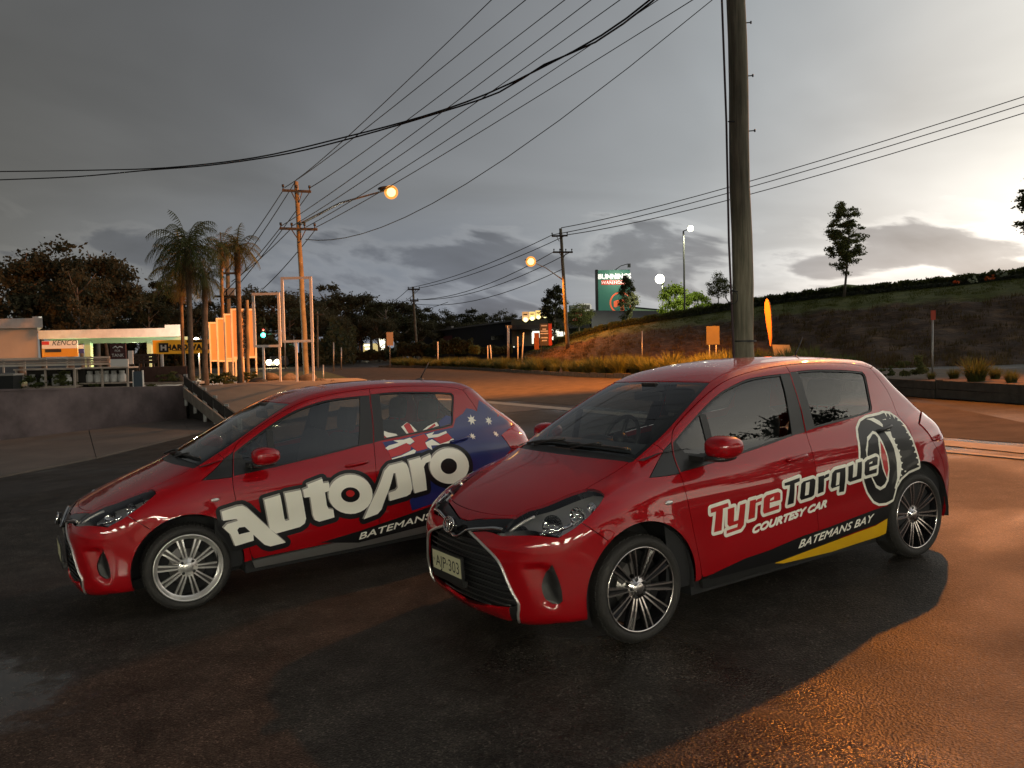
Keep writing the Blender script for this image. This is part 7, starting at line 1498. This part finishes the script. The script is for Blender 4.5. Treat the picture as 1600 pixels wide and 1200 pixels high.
# tall green tower sign
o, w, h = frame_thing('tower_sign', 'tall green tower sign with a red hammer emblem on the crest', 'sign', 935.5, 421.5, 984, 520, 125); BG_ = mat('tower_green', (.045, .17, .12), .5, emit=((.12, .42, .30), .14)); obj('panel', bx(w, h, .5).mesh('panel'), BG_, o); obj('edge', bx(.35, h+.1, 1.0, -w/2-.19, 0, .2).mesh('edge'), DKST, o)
TW = emat('tower_letters', (1, .97, .85), .75); flat_text('BUNNINGS', h*.105, TW, o, (.05, -.27, h*.862), bold=.05)
obj('red_band', bx(w*.84, h*.075, .03, .1, h*.765, -.265).mesh('red_band'), emat('tower_red', (.9, .10, .04), .35, (.5, .05, .03)), o); flat_text('WAREHOUSE', h*.072, TW, o, (.1, -.29, h*.777))
m = MB(); cz = h*.475; cxx = w*.19; R_ = w*.34; aa = np.linspace(math.radians(-30), math.radians(245), 30); m.add([(cxx+r*math.cos(a), -.27, cz+r*math.sin(a)) for a in aa for r in (R_, R_*.86)], [(2*i, 2*i+2, 2*i+3, 2*i+1) for i in range(29)])
hm = [(-.62, .12), (-.40, .22), (.1, .30), (.45, .34), (.62, .2), (.62, -.02), (.30, -.05), (.34, -.95), (-.02, -.95), (.0, -.25), (-.25, -.30), (-.45, -.42), (-.62, -.38)]; k = len(hm); m.add([(cxx+R_*x, -.275, cz+R_*z) for x, z in hm], [tuple(range(k))]); obj('emblem', m.mesh('emblem'), emat('hammer_red', (1, .18, .06), .55, (.7, .1, .05)), o)
obj('pale_base', bx(w*.6, h*.3, .03, -.3, h*.05, -.266).mesh('pale_base'), mat('pale_green_panel', (.22, .36, .24), .6), o); obj('red_post', bx(.55, h*.3, .3, w*.42, 0, -.3).mesh('red_post'), sgr, o)
obj('lamp_arm', MB().tube([(.2, -.3, h), (.9, -1., h+.5), (2.0, -1.6, h+.75)], .06, 6).box((1.9, -1.9, h+.2), (2.3, -1.4, h+.75)).mesh('lamp_arm'), DKST, o); lamp('sign_light', tuple(np.array(o.location)+np.array((.6, -3.2, h*.9))), (1, .97, .8), 420, .2)
o, w, h = frame_thing('warehouse', 'pale green warehouse wall behind the green tower sign', 'warehouse', 986, 479, 1037, 506, 150); m = MB().add([(-w/2, 0, -2), (w/2, 0, -2), (w/2, 0, h*.78), (-w/2, 0, h), (-w/2, 12, -2), (w/2, 12, -2), (w/2, 12, h*.78), (-w/2, 12, h)], [(0, 1, 2, 3), (5, 4, 7, 6), (1, 5, 6, 2), (4, 0, 3, 7), (3, 2, 6, 7)]); obj('wall', m.mesh('wall'), mat('warehouse_green_glow', (.34, .48, .32), .7, emit=((.5, .75, .42), .13)), o); obj('roof_edge', MB().tube([(-w/2, -.1, h), (w/2, -.1, h*.78)], .14, 5).mesh('roof_edge'), DKST, o)  # green light on the wall is put in as a faint glow
o, w, h = frame_thing('hill_house', 'low pale green roof of a house behind the hedge beside the sapling', 'house', 1290, 441, 1352, 457, 75); m = MB().add([(-w/2, 0, -.4), (w*.0, 0, h*.85), (w/2, 0, h*.62), (w/2, 0, -.4), (-w/2, 6, -.4), (0, 6, h*.85), (w/2, 6, h*.62), (w/2, 6, -.4)], [(0, 3, 2, 1), (4, 5, 6, 7), (0, 1, 5, 4), (1, 2, 6, 5), (2, 3, 7, 6)]); obj('roof', m.mesh('roof'), mat('pale_roof', (.36, .40, .20), .7), o); obj('wall', bx(w*.9, 2., 5, 0, -2.4, 3).mesh('wall'), CREAM, o)
# lit signs at the far end of the road
o, w, h = frame_thing('lit_shop_sign', 'brightly lit yellow and white shop sign far along the road', 'sign', 568, 536.5, 590, 553, 165); obj('panel', bx(w, h, .3).mesh('panel'), emat('lit_yellow', (1, .75, .25), .55), o)
for z, ww in ((.74, .6), (.42, .45)): obj('lit_band', bx(w*ww, h*.18, .04, -w*.15, h*z, -.18).mesh('lit_band'), LITW, o)
obj('dark_band', bx(w*.55, h*.14, .04, -w*.1, h*.18, -.18).mesh('dark_band'), INK, o); obj('side', bx(.5, h*.8, .4, -w/2-.4, 0).mesh('side'), sgb, o)
o, w, h = frame_thing('oval_lit_sign', 'glaring oval lit sign behind the back of the road sign', 'sign', 591, 523, 605, 545, 160); obj('panel', MB().ball((0, 0, h*.5), h*.48, 10, sx=.72, sy=.2).mesh('panel'), LITW, o); obj('lower_lamp', MB().ball((-.1, 0, -.4), .35, 8).mesh('lower_lamp'), LITW, o); obj('post', bx(.2, 2.4, .2, 0, -2.4).mesh('post'), DKST, o)
# dark hedges and planting in front of the shed
for i_, (x0, x1, y0, y1, Y) in enumerate(((622, 690, 533, 556, 120), (690, 738, 527, 552, 108), (738, 800, 540, 553, 112), (535, 625, 545, 562, 130), (735, 748, 541, 551, 103))):
    c = board(x0, y0, x1, y1, Y); rs = np.random.RandomState(i_+60); n = 2600; P = rs.uniform((-.5, -.8, 0), (.5, .8, 1), (n, 3))*(c[2], 1.6, c[3]); P[:, 2] *= 1-.25*np.sin(P[:, 0]*1.3)**2; V, Q = quads(P, .32, rs); thing('dark_hedge', ['dark hedge left of the distant power pole base', 'tall clipped dark hedge before the navy shed', 'low dark hedge at the right end of the navy shed', 'dark roadside bushes below the lit shop sign', 'small pale bush at the corner of the clipped hedge'][i_], 'hedge', (c[0], Y, c[1]), 0, me=mesh_np('hedge', V, Q, smooth=False, mats=[DGR if i_ < 4 else GRN]))
# ---- posts and road signs
def post_sign(label, px, ytop, ybot, Y, w_px=None, sign_y=None, m=GALV, sm=None, lean=0., name='marker_post', cat='post', group=None, r=.03, zb=None, legs=1):
    a, c = at(px, ybot, Y), at(px+lean, ytop, Y); z0 = min(a[2], gz(a[0], Y))-.05 if zb is None else zb; o = thing(name, label, cat, (a[0], Y, z0), 0, group)
    xs_ = [0] if legs == 1 else [-.25*w_px*Y/FL, .25*w_px*Y/FL]
    for x in xs_: obj('post', MB().tube([(x, 0, 0), (x+c[0]-a[0], 0, c[2]-z0)], r, 8).mesh('post'), m, o)
    if w_px:
        t0, t1 = at(px, sign_y[1], Y), at(px, sign_y[0], Y); ww = w_px*Y/FL; obj('plate', bx(ww, t1[2]-t0[2], .012, c[0]-a[0], t0[2]-z0, -r-.012).mesh('plate'), sm, o)
    return o
BKS = mat('sign_back', (.06, .057, .052), .6, .2, vary=.1, scale=4); ORS = mat('buff_sign', (.45, .36, .26), .5)
post_sign('back of a rectangular road sign on one post, in front of the oval lit sign', 609, 519, 566, 78, 10.5, (519, 540), sm=ORS, name='road_sign', cat='road sign', r=.035)
post_sign('back of a square road sign on two posts at the foot of the bank', 1113.5, 512, 575, 38, 20.5, (509.5, 538.5), sm=BKS, name='road_sign', cat='road sign', r=.028, legs=2)
post_sign('thin marker post with a red top standing in front of the brown bank', 1457, 486, 592, 19.5, 7.5, (485, 500), sm=mat('red_marker', (.42, .06, .03), .5), r=.022)
for x, yt, yb, Y, ln, lab in ((684, 534, 563, 85, 0, 'plain white post in the planted island right of the distant power pole'), (793, 509, 567, 80, 0, 'tall thin grey sign post at the right end of the planted island'), (762, 540, 550, 95, 0, 'stubby white post on the shop lawn'), (768, 539, 550, 95, 2.5, 'short leaning white post on the shop lawn'), (815, 520, 552, 92, -4, 'white post leaning left on the shop lawn beside the bank'), (809, 526, 553, 92, 0, 'dark thin post between the leaning white posts'), (521, 535, 571, 74, 0, 'thin post with a reflector right of the power pole'), (533, 543, 566, 80, 0, 'thin grey post on the far road edge'), (505, 570, 584, 50, 0, 'short bare stake on the grass verge'), (1003, 517, 552, 55, 0, 'thin faint stake on the brown bank')):
    post_sign(lab, x, yt, yb, Y, lean=ln*0+(3 if x == 815 else (-2 if x == 768 else 0)), m=WPNT if 'white' in lab else GALV, r=.022+.0005*Y)
c = at(795, 511, 80); o = post_sign('blank street name blade on a post behind the planted island', 795, 509, 566, 80.5, 10, (508, 513), sm=GRY, name='street_sign', cat='street sign', r=.05)
# feather banner and lit board behind the nearer car
c = at(1206, 566, 30); z0 = float(bedz(c[0], 30)); o = thing('feather_banner', 'slim orange feather banner standing behind the big pole', 'banner', (c[0], 30, z0)); k = 16; ol = []; P = [(1197, 467, 0), (1194.5, 474, 0), (1194.5, 486, 0), (1197, 505, 0), (1200, 522, 0), (1203, 540, 0), (1204.5, 541, 0), (1205.5, 525, 0), (1205, 505, 0), (1204, 488, 0), (1202, 475, 0), (1199.5, 468, 0)]
pp = [at(x, y, 30) for x, y, _ in P]; k = len(pp); m = MB(); m.add([(p[0]-c[0], dy, p[2]-z0) for dy in (-.012, .012) for p in pp], [tuple(range(k)), tuple(range(k, 2*k))[::-1]]+[(i, k+i, k+(i+1) % k, (i+1) % k) for i in range(k)]); obj('cloth', m.mesh('cloth'), mat('orange_cloth', (.80, .27, .05), .7), o)
pe = [at(x, y, 30.03) for x, y in ((1206, 585), (1205.5, 545), (1206.3, 520), (1205.5, 495), (1203, 474), (1198, 466))]; obj('pole', MB().tube([(p[0]-c[0], .02, p[2]-z0) for p in pe], .014, 6).mesh('pole'), DKST, o); obj('base', MB().add([(-.12, -.15, -.2), (.12, -.15, -.2), (.12, .15, -.2), (-.12, .15, -.2), (0, 0, .45)], [(0, 1, 4), (1, 2, 4), (2, 3, 4), (3, 0, 4)]).mesh('base'), DKST, o)
c0 = at(1221, 566, 29); o = thing('a_frame_board', 'lamp lit white board tilted back on the bed behind the nearer car roof', 'sign board', (c0[0], 29, float(bedz(c0[0], 29)))); P = [at(x, y, 29) for x, y in ((1206.5, 538.5), (1233.5, 539), (1237, 552), (1229, 557), (1226, 566), (1212, 566))]; k = len(P); m = MB(); m.add([(p[0]-c0[0], dy, p[2]-o.location.z) for dy in (-.02, .02) for p in P], [tuple(range(k))[::-1], tuple(range(k, 2*k))]+[(i, (i+1) % k, k+(i+1) % k, k+i) for i in range(k)]); obj('panel', m.mesh('panel'), mat('lit_white_board', (.78, .55, .25), .5), o); obj('legs', MB().tube([(-.2, .02, -.1), (-.2, .02, .5)], .02, 6).tube([(.2, .02, -.1), (.2, .02, .5)], .02, 6).mesh('leg'), DKST, o)  # lamp light on the white board is put into its yellow colour
# ---- the tyre workshop behind the camera: its lit tubes are mirrored in bumpers, lamps and stickers
o = thing('workshop', 'tyre workshop front behind the viewer, with lit tube lamps under its awning', 'workshop', (-4.0, -6.0, gz(-4, -6))); WK = mat('workshop_wall', (.35, .33, .30), .7)
obj('wall', bx(26, 5.0, .3, 0, 0, -7.0).mesh('wall'), WK, o); obj('awning', bx(26, .25, 7., 0, 3.8, -3.3).mesh('awning'), WK, o); obj('fascia', bx(26, .8, .2, 0, 3.7, .3).mesh('fascia'), WPNT, o)
for x in (-13, -6.5, 0, 6.5, 13): obj('column', bx(.25, 3.8, .25, x, 0, -.2).mesh('column'), WK, o)
TUBE = emat('tube_lamp', (1, .97, .78), TUBEW)
for x in np.linspace(-11, 11, 8):
    for y in (-.6, -2.4, -4.6): obj('tube_lamp', MB().tube([(x-.75, y, 3.70), (x+.75, y, 3.70)], .035, 8).mesh('tube_lamp'), TUBE, o); obj('batten', bx(1.6, .05, .14, x, 3.745, y).mesh('batten'), WPNT, o)
